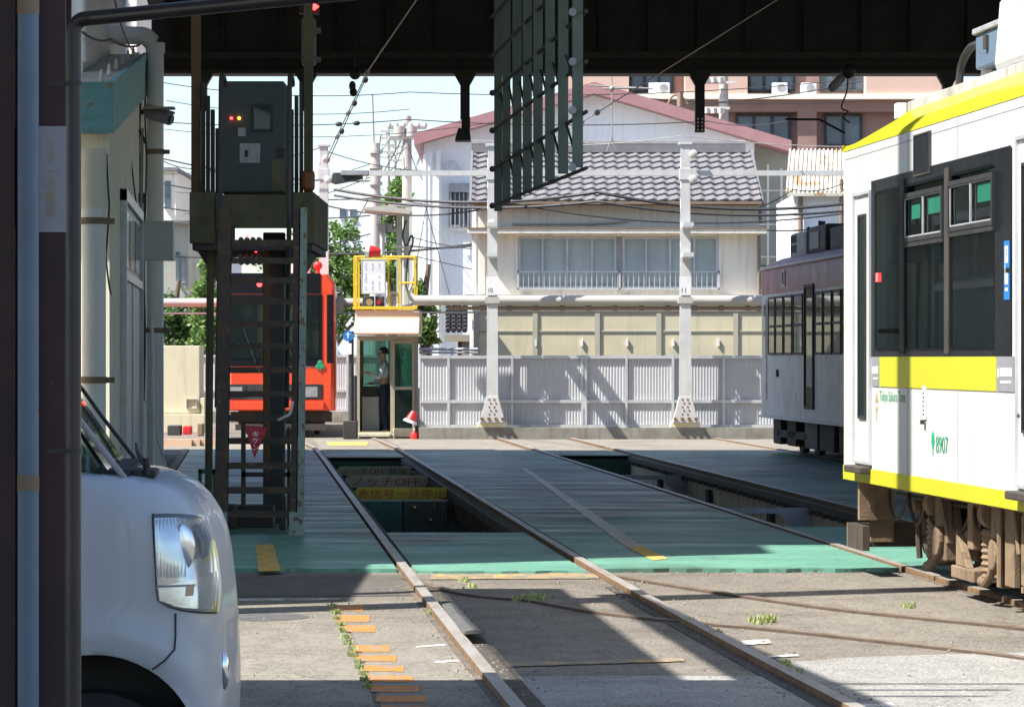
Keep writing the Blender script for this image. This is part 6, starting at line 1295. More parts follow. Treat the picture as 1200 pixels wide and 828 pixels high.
mb = MB()
for k in range(6): y = 34.3+k*1.9; q = T(CW-.10, y); z = 4.43+(y-33.69)*1.4/11.3; mb.tube([(q.x, y, z), (q.x, y, z+.13)], [.03, .012], 8)
mb.build('roof_bolt', M['porcelain'], ro)
# upper storey block set back, pale
mb = MB(); mb.prism([T(W0, 37.5, 4.4), T(-1.95, 37.5, 4.4), T(-1.95, Y1o, 4.4), T(W0, Y1o, 4.4)], (0, 0, 4.0)); up_ = mb.build('upper_storey', M['whitewall'], of)
mb = MB(); q = P(95, -5, 36.3); mb.tube([(q.x, 36.3, q.z+1), (q.x, 36.3, 4.9)], .06, 10); mb.build('stack_pipe', M['pvc'], of, smooth=True)
# door and window leaves on the long wall: glazed above, panelled below
def wallpt(px): 
    k = (px-291)/F; return CW/k                   # distance at which the wall passes this column
def wallpanel(y0, y1, z0, z1, off0, off1, name, m, par=of):
    mb = MB(); a, b = T(CW, y0), T(CW, y1); mb.prism([V((a.x+off0, y0, z0)), V((a.x+off1, y0, z0)), V((b.x+off1, y1, z0)), V((b.x+off0, y1, z0))], (0, 0, z1-z0)); return mb.build(name, M[m], par)
ya, yb = wallpt(141), wallpt(161)
dr = wallpanel(ya, yb, .05, 3.35, .002, .03, 'sliding_door', 'winframe')
wallpanel(ya-.12, ya-.002, 0, 3.5, .002, .08, 'jamb', 'alu', dr); wallpanel(yb+.002, yb+.12, 0, 3.5, .002, .08, 'jamb', 'alu', dr); wallpanel(ya-.12, yb+.12, 3.352, 3.48, .002, .081, 'head_rail', 'alu', dr); wallpanel(ya, yb, 2.45, 2.55, .031, .07, 'transom', 'alu', dr)
for k in range(3): y0 = ya+.15+k*(yb-ya)/3; wallpanel(y0, y0+(yb-ya)/3-.3, 2.62, 3.28, .031, .038, 'pane', 'winblue', dr)
wallpanel(ya+(yb-ya)*.5-.04, ya+(yb-ya)*.5+.04, .1, 2.44, .031, .05, 'door_stile', 'alu', dr)
# pipes fixed to the office
def straps(r, x, y, rad, zs):
    for z in zs: mb = MB(); mb.tube([(x, y, z-.035), (x, y, z+.035)], rad+.012, 16); mb.box(x-.02, x+rad*1.7, y-.03, y+.03, z-.03, z+.03); mb.build('strap', M['strap'], r, smooth=True)
vp = thing('vent_pipe', 'tall white pipe bending over the office roof left of the stairs', 'pipe', P(182, 560, 44.6)); Yp = 44.6; q = P(182, 0, Yp); zt_ = P(0, 52, Yp).z
mb = MB(); mb.tube([(q.x, Yp, -.03), (q.x, Yp, zt_)], .118, 18); mb.build('riser', M['pvc'], vp, smooth=True)
mb = MB(); zh = P(0, 43, Yp).z; xl_ = P(60, 0, Yp).x; mb.tube(smooth_path([(q.x, Yp, zt_), (q.x-.03, Yp, zh-.10), (q.x-.14, Yp, zh), (q.x-.30, Yp, zh+.015)], 18)+[(xl_, Yp, zh+.05)], .125, 18); mb.tube([(q.x, Yp, zt_-.12), (q.x, Yp, zt_+.02)], .135, 18); mb.build('elbow', M['pvc'], vp, smooth=True)
straps(vp, q.x, Yp, .118, (P(0, 178, Yp).z, P(0, 387, Yp).z))
v2 = thing('vent_pipe', 'fat white pipe standing against the front of the office', 'pipe', P(110, 560, 33.7)); Yq = 33.75; q2 = P(110, 0, Yq)
mb = MB(); z1_ = P(0, 178, Yq).z; z2_ = P(0, 230, Yq).z; mb.tube([(q2.x, Yq, -.03), (q2.x, Yq, z2_)], .128, 18); mb.build('riser', M['pvc'], v2, smooth=True)
mb = MB(); mb.tube([(q2.x, Yq, z2_), (q2.x, Yq, z1_)], .135, 18); mb.tube([(q2.x, Yq, z2_-.12), (q2.x, Yq, z2_+.01)], .142, 18); mb.tube([(q2.x, Yq, z1_), (q2.x, Yq, z1_+.03)], .14, 18); mb.build('upper_joint', M['cream'], v2, smooth=True); straps(v2, q2.x, Yq, .128, (P(0, 259, Yq).z, P(0, 445, Yq).z))
# panel box, slim conduits and camera
jb = thing('panel_box', 'pale grey flat box fixed in front of the tall white pipe', 'panel box', P(178, 306, 43.6)); mb = MB(); a = P(152, 259, 43.5); b = P(203, 305, 43.5); mb.box(a.x, b.x, 43.5, 43.72, b.z, a.z); mb.build('box', M['winframe'], jb, bevel=.01); mb = MB(); mb.box(a.x, P(160, 0, 43.5).x, 43.73, 44.3, b.z+.1, b.z+.16); mb.build('bracket', M['ac'], jb)
cc = thing('security_camera', 'grey bullet security camera fixed beside the tall white pipe', 'camera', P(185, 146, 43.9)); mb = MB(); p0 = P(172, 131, 43.9); p1 = P(199, 140, 43.6); mb.tube([p0, p0+(p1-p0)*.1, p1], [.07, .085, .085], 14); mb.build('housing', M['ac'], cc, smooth=True); mb = MB(); mb.tube([p0+V((0, 0, .095)), p1+V((.06, 0, .085))], .02); mb.box(p0.x-.02, p1.x+.05, 43.62, 43.86, p0.z+.02, p0.z+.05); mb.build('hood', M['conc_pole'], cc); mb = MB(); mb.tube([p1, p1+V((.012, 0, -.004))], .06, 12); mb.build('lens', M['black'], cc); mb = MB(); mb.tube([P(160, 132, 44.0), p0], .035); mb.box(P(159, 0, 44).x-.05, P(161, 0, 44).x+.03, 43.95, 44.05, P(0, 139, 44).z, P(0, 125, 44).z); mb.build('bracket', M['ac_dark'], cc)
cd = thing('conduit', 'dark and grey conduits on the office wall beside the tall white pipe', 'conduit', P(166, 560, 43.2))
for k, (px, y0, y1, r_, m) in enumerate(((165, 150, 560, .022, 'ac'), (163, 110, 300, .015, 'wire'), (168, 235, 470, .02, 'wire'), (170, 70, 250, .012, 'wire'))):
    Y = 43.0+.3*k; mb = MB(); mb.tube(smooth_path([P(px+2, y0, Y), P(px, (y0*2+y1)/3, Y), P(px+1.5, (y0+2*y1)/3, Y), P(px, y1, Y)], 16), r_, 6); mb.build('run', M[m], cd, smooth=True)
mb = MB(); q = P(167, 155, 43); mb.tube([P(163, 152, 43), P(171, 168, 43)], .02); mb.box(P(160, 0, 43).x, P(171, 0, 43).x, 43, 43.08, P(0, 238, 43).z, P(0, 226, 43).z); mb.build('clip', M['ac_dark'], cd)
for lab, pts, r_ in (('thin wire drooping down the front of the office beside the fat pipe', [P(125, 180, 33.8), P(128, 240, 33.8), P(124, 300, 33.8), P(130, 345, 33.8)], .010), ('thin wire across the teal fascia to the office wall', [P(133, -5, 33.4), P(150, 50, 38), P(163, 62, 43)], .010), ('aerial stay rods on the office roof', [P(97, 38, 35), P(130, 46, 38), P(163, 53, 43)], .015), ('thin wire hanging over the office side wall', [P(150, 140, 40.5), P(155, 200, 40.5), P(162, 250, 41)], .010)):
    cable(lab, pts, r_, 'wire', .05, name='cable', cat='cable')
rk = thing('leaning_poles', 'thin pale poles leaning against the foot of the tall white pipe', 'poles', P(190, 556, 42)); mb = MB(); mb.tube([P(178, 375, 43), P(180, 560, 42)], .025); mb.tube([P(172, 470, 43), P(197, 556, 42)], .02); mb.tube([P(165, 415, 43.2), P(167, 540, 43)], .03); mb.build('pole', M['pvc'], rk, smooth=True)

# ================================================================== what shades the yard from outside the picture
sb = thing('sun_block_wall', 'unseen tall narrow wall added left of the yard to shade the deck', 'wall', (-4.95, 27, 0)); mb = MB(); mb.box(-5.15, -4.73, 22.2, 33.45, -.03, 9.6); mb.box(-5.15, -4.73, 18.85, 22.2, -.03, 5.2); mb.build('wall', M['cream'], sb)  # added out of view; thin and tall to shade the deck, not the office front
lt = thing('sun_block_tower', 'unseen pale tower added left of the office to keep sun off the deck', 'tower', (-8.5, 34.7, 0)); mb = MB(); mb.box(-10, -7, 33.3, 36.9, -.03, 13); mb.box(-10, -7.001, 32.2, 33.299, 9.1, 13); mb.build('wall', M['whitewall'], lt)  # added out of view; its overhanging top closes sun gaps onto the deck
gc = thing('shade_canopy', 'unseen dark canopy set over the gateway to shade the van and posts', 'canopy', (-4, 8, 0)); mb = MB(); mb.box(-12, -1.75, -9.0, 14.2, 3.95, 4.2); mb.build('roof_deck', M['girder'], gc)  # out of view; reaches behind the camera to darken the gate posts
for y in (3, 8, 12.9): mb = MB(); mb.box(-12, -1.8, y, y+.2, 3.7, 3.948); mb.build('beam', M['steel_dark'], gc)
for (x, y) in ((-11.6, 2.6), (-11.6, 13.2), (-4.9, 13.2)): mb = MB(); mb.box(x-.1, x+.1, y-.1, y+.1, -.03, 3.698); mb.build('post', M['column'], gc)
wk = thing('overhead_walkway', 'steel cable walkway high over the left side of the yard', 'walkway', (-4, 17, 0)); mb = MB(); mb.prism([(-4.05, 20.1, 5.0), (-3.35, 20.1, 5.0), (-2.75, 12.6, 5.0), (-3.40, 12.6, 5.0)], (0, 0, .2)); mb.prism([(-3.00, 19.6, 5.0), (-2.86, 19.6, 5.0), (-1.9, 12.6, 5.0), (-2.35, 12.6, 5.0)], (0, 0, .12)); mb.build('deck', M['steel_dark'], wk)
mb = MB()
for k_ in range(3): mb2 = MB(); mb2.tube([(-3.1, 13.05+.28*k_, 5.55), (-1.75+.15*k_, 13.05+.28*k_, 5.55)], .028, 8); mb2.build('handrail', M['steel_dark'], wk, smooth=True)
for (x, y) in ((-3.7, 20.0), (-3.1, 12.7)): mb.box(x-.06, x+.06, y-.06, y+.06, -.03, 4.998)
mb.build('post', M['steel_dark'], wk)
mb = MB(); mb.tube([(-4.35, 18.55, -.03), (-4.35, 18.55, 13.0)], [.25, .19], 14); tag(mb.build('utility_pole', M['conc_pole'], smooth=True), 'tall concrete pole at the left of the yard before the added shade wall', 'utility pole')

# ================================================================== gateway: posts and pipes close to the camera
YN = 8.2; ppm = F/YN
def hpost(name, label, px0, px1, dep):
    r = thing(name, label, 'post', (P((px0+px1)/2, 0, YN).x, YN, GZ)); x0, x1 = P(px0, 0, YN).x, P(px1, 0, YN).x
    mb = MB(); mb.box(x0, x1, YN, YN+.012, GZ, 3.69); mb.build('front_flange', M['column'], r, bevel=.002); mb = MB(); mb.box(x0, x1, YN+dep, YN+dep+.012, GZ, 3.69); mb.build('rear_flange', M['column'], r); mb = MB(); mb.box((x0+x1)/2-.005, (x0+x1)/2+.005, YN+.0125, YN+dep-.0005, GZ, 3.69); mb.build('web', M['column'], r); return r, x0, x1
r, x0, x1 = hpost('gate_post', 'dark brown steel post with a white band of faded yellow writing', 44, 77, .10)
zb1, zb0 = P(0, 148, YN).z, P(0, 272, YN).z; xp = P(19, 0, YN).x
mb = MB(); mb.box(x0-.0015, x1+.0015, YN-.003, YN-.0005, zb0, zb1); mb.box(x1+.0005, x1+.002, YN-.0004, YN+.0135, zb0, zb1); bd = mb.build('white_band', M['band'], r)
mb = MB(); a = P(54, 254, YN-.005); b = P(65, 163, YN-.005); mb.text('ミ\nラ\nー\n必\n確\n認', (a.x, YN-.005, a.z), (1, 0, 0), (0, 0, 1), b.x-a.x, b.z-a.z); mb.build('lettering', M['band_text'], bd)
r2, x0b, x1b = hpost('gate_post', 'dark oxide brown post cut by the left edge of the picture', -60, 17, .10)
mb = MB(); mb.box(P(18, 0, YN).x+.001, x0-.004, YN+.06, YN+.075, zb0+.02, zb1); mb.build('joining_plate', M['band'], r2)
bp = thing('drain_pipe', 'blue grey vertical pipe between the two dark brown posts', 'pipe', (P(33, 0, YN).x, YN-.06, GZ)); mb = MB(); x = P(33, 0, YN-.06).x; mb.tube([(x, YN-.06, GZ), (x, YN-.06, 3.69)], .0275, 18); mb.build('pipe', M['bluepipe'], bp, smooth=True)
mb = MB(); 
for py in (8, 565): z = P(0, py, YN-.06).z; mb.tube([(x, YN-.06, z-.02), (x, YN-.06, z+.02)], .0285, 18)
mb.build('clamp', M['strap'], bp, smooth=True)
k = thing('black_pipe', 'black pipe rising in front of the van then bending right along the top', 'pipe', (P(87, 0, 7.9).x, 7.9, GZ)); x = P(86.5, 0, 7.9).x; zt_ = P(0, 22, 7.9).z
e1 = P(365, -4, 7.4); mb = MB(); mb.tube([(x, 7.9, GZ), (x, 7.9, zt_-.045)]+smooth_path([(x, 7.9, zt_-.045), (x+.004, 7.9, zt_-.018), (x+.02, 7.895, zt_-.003), (x+.05, 7.885, zt_)], 14)[1:]+[e1, e1+(e1-V((x+.05, 7.885, zt_)))*1.2], .0185, 14); mb.build('pipe', M['blackpipe'], k, smooth=True)
mb = MB()
for py in (98, 528): z = P(0, py, 7.9).z; mb.box(x1-.004, x, 7.9, 7.91, z-.005, z+.005); mb.tube([(x, 7.9, z-.006), (x, 7.9, z+.006)], .0195, 12)
mb.build('clip', M['steel_dark'], k)

# ================================================================== the van behind the gate posts
YV = 9.74; van = thing('van', 'silver white small van nose with large clear headlight behind the black pipe', 'van', (P(262, 0, YV).x, YV, GZ), math.radians(4.5))
# local axes: x forward (towards the right of the picture), y away from the camera; the near flank lies at y = 0, width 1.47
VW = 1.475; hw = VW/2
SIL = [(.18, -.09), (.24, -.03), (.30, .0), (.42, .014), (.50, .018), (.60, .016), (.73, .010), (.83, .002), (.935, -.010), (1.008, -.024), (1.065, -.046), (1.117, -.080), (1.156, -.120), (1.185, -.175), (1.203, -.26), (1.21, -.36)]
def xs(z):
    for (z0, a), (z1, b) in zip(SIL, SIL[1:]):
        if z <= z1: t = (z-z0)/(z1-z0); return a+(b-a)*t
    return SIL[-1][1]
def flank(x, z, off=0.0):                        # near flank and corner: lateral place of the skin at (x, z)
    f = xs(z); d = f-x; Rx = .235; k = 0.0
    if d < Rx: t = max(0.0, 1-d/Rx); k = .34*(1-math.sqrt(max(0, 1-t**2.6)))
    sh = .065*max(0, (z-1.05)/.16)**2.4 if z > 1.05 else 0.0           # shoulder rounding to the bonnet
    belly = .016*((z-.75)/.5)**2
    return k+sh+belly-off
zs_l = [.18+(1.21-.18)*i/56 for i in range(57)]
us = [0, .006, .014, .025, .04, .06, .08, .105, .13, .16, .19, .22, .25, .28, .31]+[.31+.022*k for k in range(1, 75)]
AX, AZ, AR_ = -.393, .34, .32                     # wheel arch centre and radius
for side in (0, 1):
    mb = MB(); idx = {}; vs = []
    for j, z in enumerate(zs_l):
        for i, u in enumerate(us):
            x = xs(z)-u; y = flank(x, z); dx, dz = x-AX, z-AZ; r_ = math.hypot(dx, dz)
            fl_ = .012*math.exp(-((r_-AR_-.06)/.05)**2) if r_ > AR_-.02 and z > .2 else 0
            y -= fl_
            vs.append([x, y, z, r_])
    nu = len(us); keep = lambda i, j: vs[j*nu+i][3] > AR_ or vs[j*nu+i][2] < .0
    for v in vs:
        if v[3] < AR_ and v[3] > AR_-.03: s_ = AR_/v[3]; v[0] = AX+(v[0]-AX)*s_; v[2] = AZ+(v[2]-AZ)*s_; v[3] = AR_+1e-4
    fs = []
    for j in range(len(zs_l)-1):
        for i in range(nu-1):
            q = [j*nu+i, j*nu+i+1, (j+1)*nu+i+1, (j+1)*nu+i]
            if all(vs[t][3] >= AR_ for t in q): fs.append(q)
    mb.mesh([(v[0], v[1] if side == 0 else VW-v[1], v[2]) for v in vs], fs)
    if side == 0: nose = mb
    else: nose2 = mb
# front face and bonnet between the two flanks
fr = MB(); rows = [(xs(z), z) for z in zs_l]
fr.grid(lambda u, v: (lambda z: V((xs(z)+.03*math.sin(math.pi*u), flank(xs(z), z)+(VW-2*flank(xs(z), z))*u, z)))(.18+(1.21-.18)*v), 16, 56)
def bon(u, v):
    x = -.36-v*1.5; y0 = flank(x, 1.21); return V((x, y0+(VW-2*y0)*u, 1.21+.02*math.sin(math.pi*u)+.012*min(1, v*3)))
fr.grid(bon, 16, 10)
for m_ in (nose2, fr):
    me_ = bpy.data.meshes.new('tmp'); m_.bm.to_mesh(me_); nose.bm.from_mesh(me_); m_.bm.free(); bpy.data.meshes.remove(me_)
bmesh.ops.remove_doubles(nose.bm, verts=nose.bm.verts, dist=.002)
body = nose.build('body', M['vanpaint'], van, local=True, smooth='full')
# cab: pillars, roof, glass
def vbox(x0, x1, y0, y1, z0, z1, name, m, par=van, bevel=0.0): mb = MB(); mb.box(x0, x1, y0, y1, z0, z1); return mb.build(name, M[m], par, local=True, bevel=bevel)
CB = -.335
mb = MB(); mb.prism([(CB-.02, .13, 1.17), (CB-.47, .20, 1.86), (-3.3, .20, 1.86), (-3.3, .13, 1.17)], (0, .02, 0)); mb.build('side_glass', M['carglass'], van, local=True)
mb = MB(); mb.prism([(CB-.02, VW-.13, 1.17), (CB-.47, VW-.20, 1.86), (-3.3, VW-.20, 1.86), (-3.3, VW-.13, 1.17)], (0, -.02, 0)); mb.build('side_glass', M['carglass'], van, local=True)
mb = MB(); mb.prism([(CB, .16, 1.18), (CB, VW-.16, 1.18), (CB-.47, VW-.22, 1.87), (CB-.47, .22, 1.87)], (-.01, 0, -.006)); mb.build('windscreen', M['carglass'], van, local=True)
for y0, y1 in ((.115, .19), (VW-.115, VW-.19)):
    mb = MB(); mb.tube([(CB+.10, y0+.01, 1.10), (CB-.10, y0+(y1-y0)*.2, 1.36), (CB-.46, y1, 1.87)], .010 if y0 < .5 else .007, 10); mb.build('pillar', M['ac' if y0 < .5 else 'blackmatt'], van, local=True, smooth=True)
mb = MB(); mb.tube([(CB-.30, .105, 1.16), (CB-.36, .16, 1.5)], .03, 8); mb.build('door_pillar', M['blackmatt'], van, local=True)
mb = MB(); mb.prism([(CB-.45, .17, 1.86), (CB-.45, VW-.17, 1.86), (-3.3, VW-.17, 1.86), (-3.3, .17, 1.86)], (0, 0, .05)); mb.build('roof', M['vanpaint'], van, local=True, bevel=.02)
mb = MB(); mb.box(-3.3, -1.95, .0, .03, .2, 1.17); mb.box(-3.3, -1.95, VW-.03, VW, .2, 1.17); mb.box(-3.33, -3.301, .0, VW, .2, 1.9); mb.build('rear_body', M['vanpaint'], van, local=True)
# inside of the arches, floor, wheels
mb = MB(); mb.box(-3.2, -.15, .12, VW-.12, .20, .30); mb.box(-1.05, -.14, .26, VW-.26, .30, .95); mb.build('underbody', M['blackmatt'], van, local=True)
mb = MB(); n = 24; pts = [(AX+AR_*math.cos(math.pi*i/n), AZ+AR_*math.sin(math.pi*i/n)) for i in range(n+1)]
mb.mesh([(a, .012, b) for a, b in pts]+[(a, .27, b) for a, b in pts], [(i, i+1, n+2+i, n+1+i) for i in range(n)]); mb.build('arch_liner', M['blackmatt'], van, local=True)
for y in (.10, VW-.10):
    mb = MB(); mb.tube([(AX, y-.075, .27), (AX, y-.06, .27), (AX, y+.06, .27), (AX, y+.075, .27)], [.255, .27, .27, .255], 32); wl = mb.build('wheel', M['tyre'], van, local=True, smooth=True); mb = MB(); mb.tube([(AX, y-.0765, .27), (AX, y-.06, .27)], [.16, .17], 24); mb.build('rim', M['ac'], wl, local=True, smooth=True)
    mb = MB(); mb.tube([(-2.75, y-.075, .27), (-2.75, y+.075, .27)], .27, 32); mb.build('wheel', M['tyre'], van, local=True, smooth=True)
# headlight wrapped round the corner: dark surround, reflector, lens
ppv = F/YV
def vz(py): return H-(py-CY)/ppv-GZ
def vx(px): return (px-265)/ppv
OUT = [(181, 602), (214, 603), (237, 609), (248, 634), (256, 662), (258, 672), (255, 723), (216, 716), (192, 708), (186, 700)]
def hl_patch(inset, off, name, m, par, n=20, rng=((0, 1), (0, 1)), wob=0.0):
    # edges as polylines: top, right, bottom, left
    top = [(181, 602), (198, 602.5), (214, 603.5), (228, 606), (237, 609)]; bot = [(188, 703), (200, 711), (216, 716), (236, 720), (255, 723)]
    lef = [(181, 602), (183, 640), (185, 670), (186, 690), (188, 703)]; rig = [(237, 609), (247, 632), (254, 656), (258, 678), (255, 723)]
    def pl(L, t): t = t*(len(L)-1); i = min(int(t), len(L)-2); f = t-i; return (L[i][0]+(L[i+1][0]-L[i][0])*f, L[i][1]+(L[i+1][1]-L[i][1])*f)
    def fn(u, v):
        u = inset+(1-2*inset)*(rng[0][0]+(rng[0][1]-rng[0][0])*u); v = inset+(1-2*inset)*(rng[1][0]+(rng[1][1]-rng[1][0])*v)
        a = pl(top, u); b = pl(bot, u); c = pl(lef, v); d = pl(rig, v); e = (top[0], top[-1], bot[0], bot[-1])
        q = [(1-v)*a[k]+v*b[k]+(1-u)*c[k]+u*d[k]-((1-u)*(1-v)*e[0][k]+u*(1-v)*e[1][k]+(1-u)*v*e[2][k]+u*v*e[3][k]) for k in (0, 1)]
        x, z = vx(q[0]), vz(q[1]); x = min(x, xs(z)-.022); h_ = .004
        nrm = V(((flank(x-h_, z)-flank(x+h_, z))/(2*h_)*-1.0, -1.0, (flank(x, z+h_)-flank(x, z-h_))/(2*h_))); nrm.x = (flank(x+h_, z)-flank(x-h_, z))/(2*h_); nrm.normalize()
        return V((x, flank(x, z), z))+nrm*(off+wob*math.sin(u*7)*math.sin(v*5))
    mb = MB(); mb.grid(fn, n, n); return mb.build(name, M[m], par, smooth='full', local=True)
hl = hl_patch(0.0, .004, 'headlight', 'blackmatt', van)
hl_patch(.035, .007, 'reflector', 'chrome', hl, wob=.004)
hl_patch(.03, .010, 'turn_signal', 'chrome', hl, rng=((.02, .98), (.70, .98))); hl_patch(.03, .0105, 'amber_bulb', 'amber', hl, rng=((.50, .62), (.77, .88)), n=6)
mb = MB(); q = [(vx(215), vz(645)), .0]; x, z = vx(216), vz(642); mb.sphere((x, flank(x, z, .001), z), .072, .55, .10, 1.0, 24, 14); mb.build('bowl', M['chrome'], hl, local=True, smooth=True)
for u_ in range(9): x = vx(186)+.0105*u_; z0_, z1_ = vz(676), vz(608); mb = MB(); mb.tube([(x+.002, flank(x, z1_, .011), z1_), (x+.004, flank(x, z0_, .011), z0_)], .0028, 5); mb.build('flute', M['lens'], hl, local=True, smooth=True)
mb = MB(); pz = vz(686); mb.tube([(vx(187)+k*.0167, flank(min(vx(187)+k*.0167, xs(pz)-.005), pz, .010), pz) for k in range(11)], .004, 6); mb.build('divider', M['ac'], hl, local=True)
hl_patch(.012, .016, 'lens', 'lens', hl)
# bumper seam, fog lamp recess, grille bars, number plate holder
mb = MB(); pts = [(209, 718), (209, 745), (208, 760), (196, 773), (182, 783)]; mb.tube([(vx(a), flank(vx(a), vz(b), .014 if b > 745 else .004), vz(b)) for a, b in pts], .0030, 6); mb.build('bumper_seam', M['ac_dark'], van, local=True, smooth=True)
mb = MB(); z = vz(675); mb.tube([(xs(z)-.04+.0*k, flank(xs(z)-.03, z)+.02+k*.05, z) for k in range(2)], .004, 6)
gr = MB()
for py in (678, 690, 702, 712): z = vz(py); gr.grid(lambda u, v: V((xs(z)-.020+.035*math.sin(math.pi*u), .36+(VW-.72)*u, z+.012*v)), 12, 1)
gr.build('grille_bar', M['alu'], van, local=True)
gr = MB(); gr.grid(lambda u, v: V((xs(.85)-.022+.03*math.sin(math.pi*u)+.008, .34+(VW-.68)*u, vz(716)+.11*v)), 12, 3); gr.build('grille', M['ac_dark'], van, local=True)
mb = MB(); x, z = vx(264), vz(792); mb.sphere((x, flank(x, z, -.002), z), .062, .30, .25, 1.0, 16, 12); mb.build('fog_lamp', M['chrome'], van, local=True, smooth=True)
mb = MB(); mb.grid(lambda u, v: V((-.02+.03*math.sin(math.pi*u), .36+(VW-.72)*u, .34+.10*v)), 12, 2); mb.build('lower_grille', M['blackmatt'], van, local=True)
# wipers and cowl
mb = MB(); mb.box(-.40, -.29, .16, VW-.16, 1.200, 1.216); mb.build('cowl', M['blackmatt'], van, local=True)
for (y, a, b) in ((.20, -.20, -.32), (.70, -.22, -.32)):
    mb = MB(); mb.tube(smooth_path([(a-.04, y, 1.215), (a-.055, y+.04, 1.235), (a-.075, y+.2, 1.255), (a-.09, y+.45, 1.27)], 12), .0045, 8); mb.tube([(a-.04, y, 1.20), (a-.04, y, 1.235)], .011, 10); mb.build('wiper', M['blackmatt'], van, local=True, smooth=True)
mb = MB(); mb.box(-.29, -.21, .20, .50, 1.19, 1.212); mb.build('bonnet_vent', M['blackmatt'], van, local=True, bevel=.008)
mb = MB(); mb.tube([(-.75, .5, 1.2), (-.95, .5, 1.5)], .18, 10); mb.box(-1.15, -.85, .25, .7, .95, 1.7); mb.build('seat', M['blackmatt'], van, local=True, bevel=.05)

# ================================================================== the man in the booth
def person(label, base, rz, joints, edges, radii, shirt_idx):
    pass
pr = thing('person', 'man in pale shirt and navy trousers standing inside the booth doorway, reaching left', 'person', (P(451, 0, YB+.55).x, YB+.55, .02), 0)
def skin(name, verts, edges, rad, m, parent, sub=2, root=0):
    me = bpy.data.meshes.new(name); me.from_pydata([V(v) for v in verts], edges, []); me.materials.append(M[m]); o = bpy.data.objects.new(name, me); COL.objects.link(o); o.parent = parent
    sk_ = o.modifiers.new('skin', 'SKIN'); sk_.use_smooth_shade = True
    for i, r_ in enumerate(rad):
        s_ = me.skin_vertices[0].data[i]; s_.radius = r_ if isinstance(r_, tuple) else (r_, r_); s_.use_root = (i == root)
    su = o.modifiers.new('sub', 'SUBSURF'); su.levels = su.render_levels = sub; return o
# the man faces left (-x); heights in metres, standing 1.70
J = {'pel': (0, 0, .92), 'wai': (-.01, 0, 1.05), 'che': (0, 0, 1.28), 'nec': (-.01, 0, 1.44), 'nk2': (-.025, 0, 1.50), 'hd1': (-.04, 0, 1.57), 'hd2': (-.035, 0, 1.66),
     'hL': (0, -.09, .88), 'kL': (-.04, -.10, .49), 'aL': (.02, -.10, .09), 'tL': (-.13, -.11, .035), 'hR': (0, .09, .88), 'kR': (-.02, .10, .49), 'aR': (.04, .10, .09), 'tR': (-.11, .11, .035),
     'sL': (0, -.18, 1.37), 'eL': (-.10, -.22, 1.13), 'wL': (-.30, -.20, 1.22), 'mL': (-.37, -.20, 1.25), 'sR': (0, .18, 1.37), 'eR': (-.05, .24, 1.10), 'wR': (-.24, .20, 1.02), 'mR': (-.31, .19, 1.02)}
K = list(J); E = [('pel', 'wai'), ('wai', 'che'), ('che', 'nec'), ('nec', 'nk2'), ('nk2', 'hd1'), ('hd1', 'hd2'), ('pel', 'hL'), ('hL', 'kL'), ('kL', 'aL'), ('aL', 'tL'), ('pel', 'hR'), ('hR', 'kR'), ('kR', 'aR'), ('aR', 'tR'), ('che', 'sL'), ('sL', 'eL'), ('eL', 'wL'), ('wL', 'mL'), ('che', 'sR'), ('sR', 'eR'), ('eR', 'wR'), ('wR', 'mR')]
R = dict(pel=(.13, .10), wai=(.12, .09), che=(.14, .10), nec=.06, nk2=.055, hd1=(.085, .075), hd2=(.075, .07), hL=.085, kL=.058, aL=.042, tL=.036, hR=.085, kR=.058, aR=.042, tR=.036, sL=.055, eL=.042, wL=.030, mL=(.035, .02), sR=.055, eR=.042, wR=.030, mR=(.035, .02))
verts = [J[k] for k in K]; rad = [R[k] for k in K]; ed = [(K.index(a), K.index(b)) for a, b in E]
fingers = []
for h_ in ('mL', 'mR'):
    c_ = V(J[h_]); hi = K.index(h_)
    for q, (dy, L_) in enumerate(((-.028, .055), (-.010, .068), (.010, .072), (.028, .062))):
        i0 = len(verts); verts += [tuple(c_+V((-.035, dy, -.005))), tuple(c_+V((-.035-L_*.55, dy*1.1, -.012))), tuple(c_+V((-.035-L_, dy*1.1, -.032)))]; rad += [.010, .009, .007]; ed += [(hi, i0), (i0, i0+1), (i0+1, i0+2)]
    i0 = len(verts); verts += [tuple(c_+V((.0, -.038, .005))), tuple(c_+V((-.035, -.055, .0)))]; rad += [.011, .009]; ed += [(hi, i0), (i0, i0+1)]
skin('body', verts, ed, rad, 'skin', pr)
# trousers and shirt follow the same joints with a little more girth
def cloth(name, keys, m, grow, extra=()):
    ks = [k for k in keys]; vv = [J[k] for k in ks]; rr = [tuple(x+grow for x in R[k]) if isinstance(R[k], tuple) else R[k]+grow for k in ks]; ee = [(ks.index(a), ks.index(b)) for a, b in E if a in ks and b in ks]
    return skin(name, vv, ee, rr, m, pr)
cloth('trousers', ['pel', 'wai', 'hL', 'kL', 'aL', 'hR', 'kR', 'aR'], 'trouser', .016)
cloth('shirt', ['wai', 'che', 'nec', 'sL', 'eL', 'wL', 'sR', 'eR', 'wR'], 'shirt', .014, ())
mb = MB(); mb.sphere((-.022, 0, 1.645), .100, 1, .86, 1.0, 16, 10); b_ = mb.bm
for v in list(b_.verts):
    if v.co.z < 1.61 and v.co.x < .02 or v.co.z < 1.58 or v.co.x < -.085 and v.co.z < 1.67: b_.verts.remove(v)
mb.build('hair', M['hair'], pr, local=True, smooth=True)
mb = MB(); mb.sphere((-.128, 0, 1.575), .018, 1, .8, 1.3, 8, 6); mb.build('nose', M['skin'], pr, local=True, smooth=True)
for y in (-.03, .03): mb = MB(); mb.sphere((-.112, y, 1.605), .011, .6, 1, .7, 8, 6); mb.build('eye', M['hair'], pr, local=True)
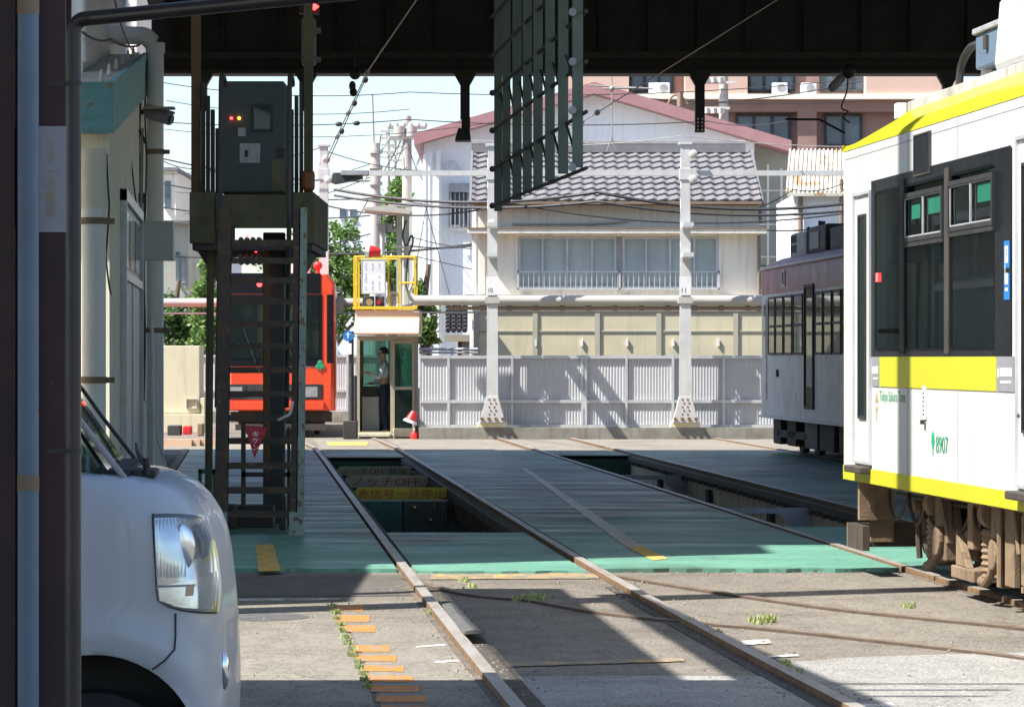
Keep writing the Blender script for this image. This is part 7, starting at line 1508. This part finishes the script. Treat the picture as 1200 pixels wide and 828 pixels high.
mb = MB(); mb.sphere((-.118, 0, 1.535), .02, .3, 1, .25, 8, 6); mb.build('mouth', M['text_red'], pr, local=True)
for y in (-.082, .082): mb = MB(); mb.sphere((-.03, y, 1.59), .03, .6, .35, 1.1, 8, 6); mb.build('ear', M['skin'], pr, local=True, smooth=True)
for n_ in ('tL', 'tR'): c_ = V(J[n_]); mb = MB(); mb.sphere(c_+V((.06, 0, .012)), .13, 1, .38, .36, 12, 8); mb.build('shoe', M['blackmatt'], pr, local=True, smooth=True)
# ================================================================== one mesh per loose piece where the pieces are parts of their own
SPLIT = {'lacing', 'base_machinery', 'verge', 'side_window', 'clip', 'bolt', 'foot', 'insulator', 'hose', 'platform_beam', 'lamp_unit', 'current_collector', 'transformer', 'crossarm', 'fittings', 'stiffener', 'case', 'tray', 'post', 'underframe', 'wall', 'girder_flange', 'bracket', 'run', 'panel_joint', 'side_panel', 'roof_stub', 'pole', 'rear_body', 'support', 'wiper', 'rail', 'lower_panel', 'frame_bar', 'downpipe', 'gutter', 'lamp_case', 'base', 'roof_bolt', 'rear_window', 'conduit', 'vent_hole', 'clamp', 'collar', 'lead', 'lower_ball', 'inner_frame', 'brace', 'tile', 'strut', 'doorstep', 'underbody', 'bracket', 'roof_rib', 'fascia'}
def islands(me):
    par = list(range(len(me.vertices)))
    def fd(a):
        while par[a] != a: par[a] = par[par[a]]; a = par[a]
        return a
    for e in me.edges:
        a, b = fd(e.vertices[0]), fd(e.vertices[1])
        if a != b: par[a] = b
    g = {}
    for i in range(len(par)): g.setdefault(fd(i), []).append(i)
    return list(g.values())
for o in list(SC.objects):
    base_n = o.name.split('.')[0]
    if o.type != 'MESH' or o.parent is None or base_n not in SPLIT or o.children: continue
    isl = islands(o.data)
    if not 2 <= len(isl) <= 40: continue
    me0 = o.data
    for k, vi in enumerate(isl):
        mp = {v: i for i, v in enumerate(vi)}; fs = [[mp[x] for x in p.vertices] for p in me0.polygons if p.vertices[0] in mp]
        sm = [p.use_smooth for p in me0.polygons if p.vertices[0] in mp]; mi = [p.material_index for p in me0.polygons if p.vertices[0] in mp]
        me = bpy.data.meshes.new(base_n); me.from_pydata([me0.vertices[v].co for v in vi], [], fs)
        for m_ in me0.materials: me.materials.append(m_)
        for p, s_, i_ in zip(me.polygons, sm, mi): p.use_smooth = s_; p.material_index = i_
        if any(sm): me.set_sharp_from_angle(angle=math.radians(40))
        if k == 0: o.data = me
        else:
            c = o.copy(); c.data = me; COL.objects.link(c)
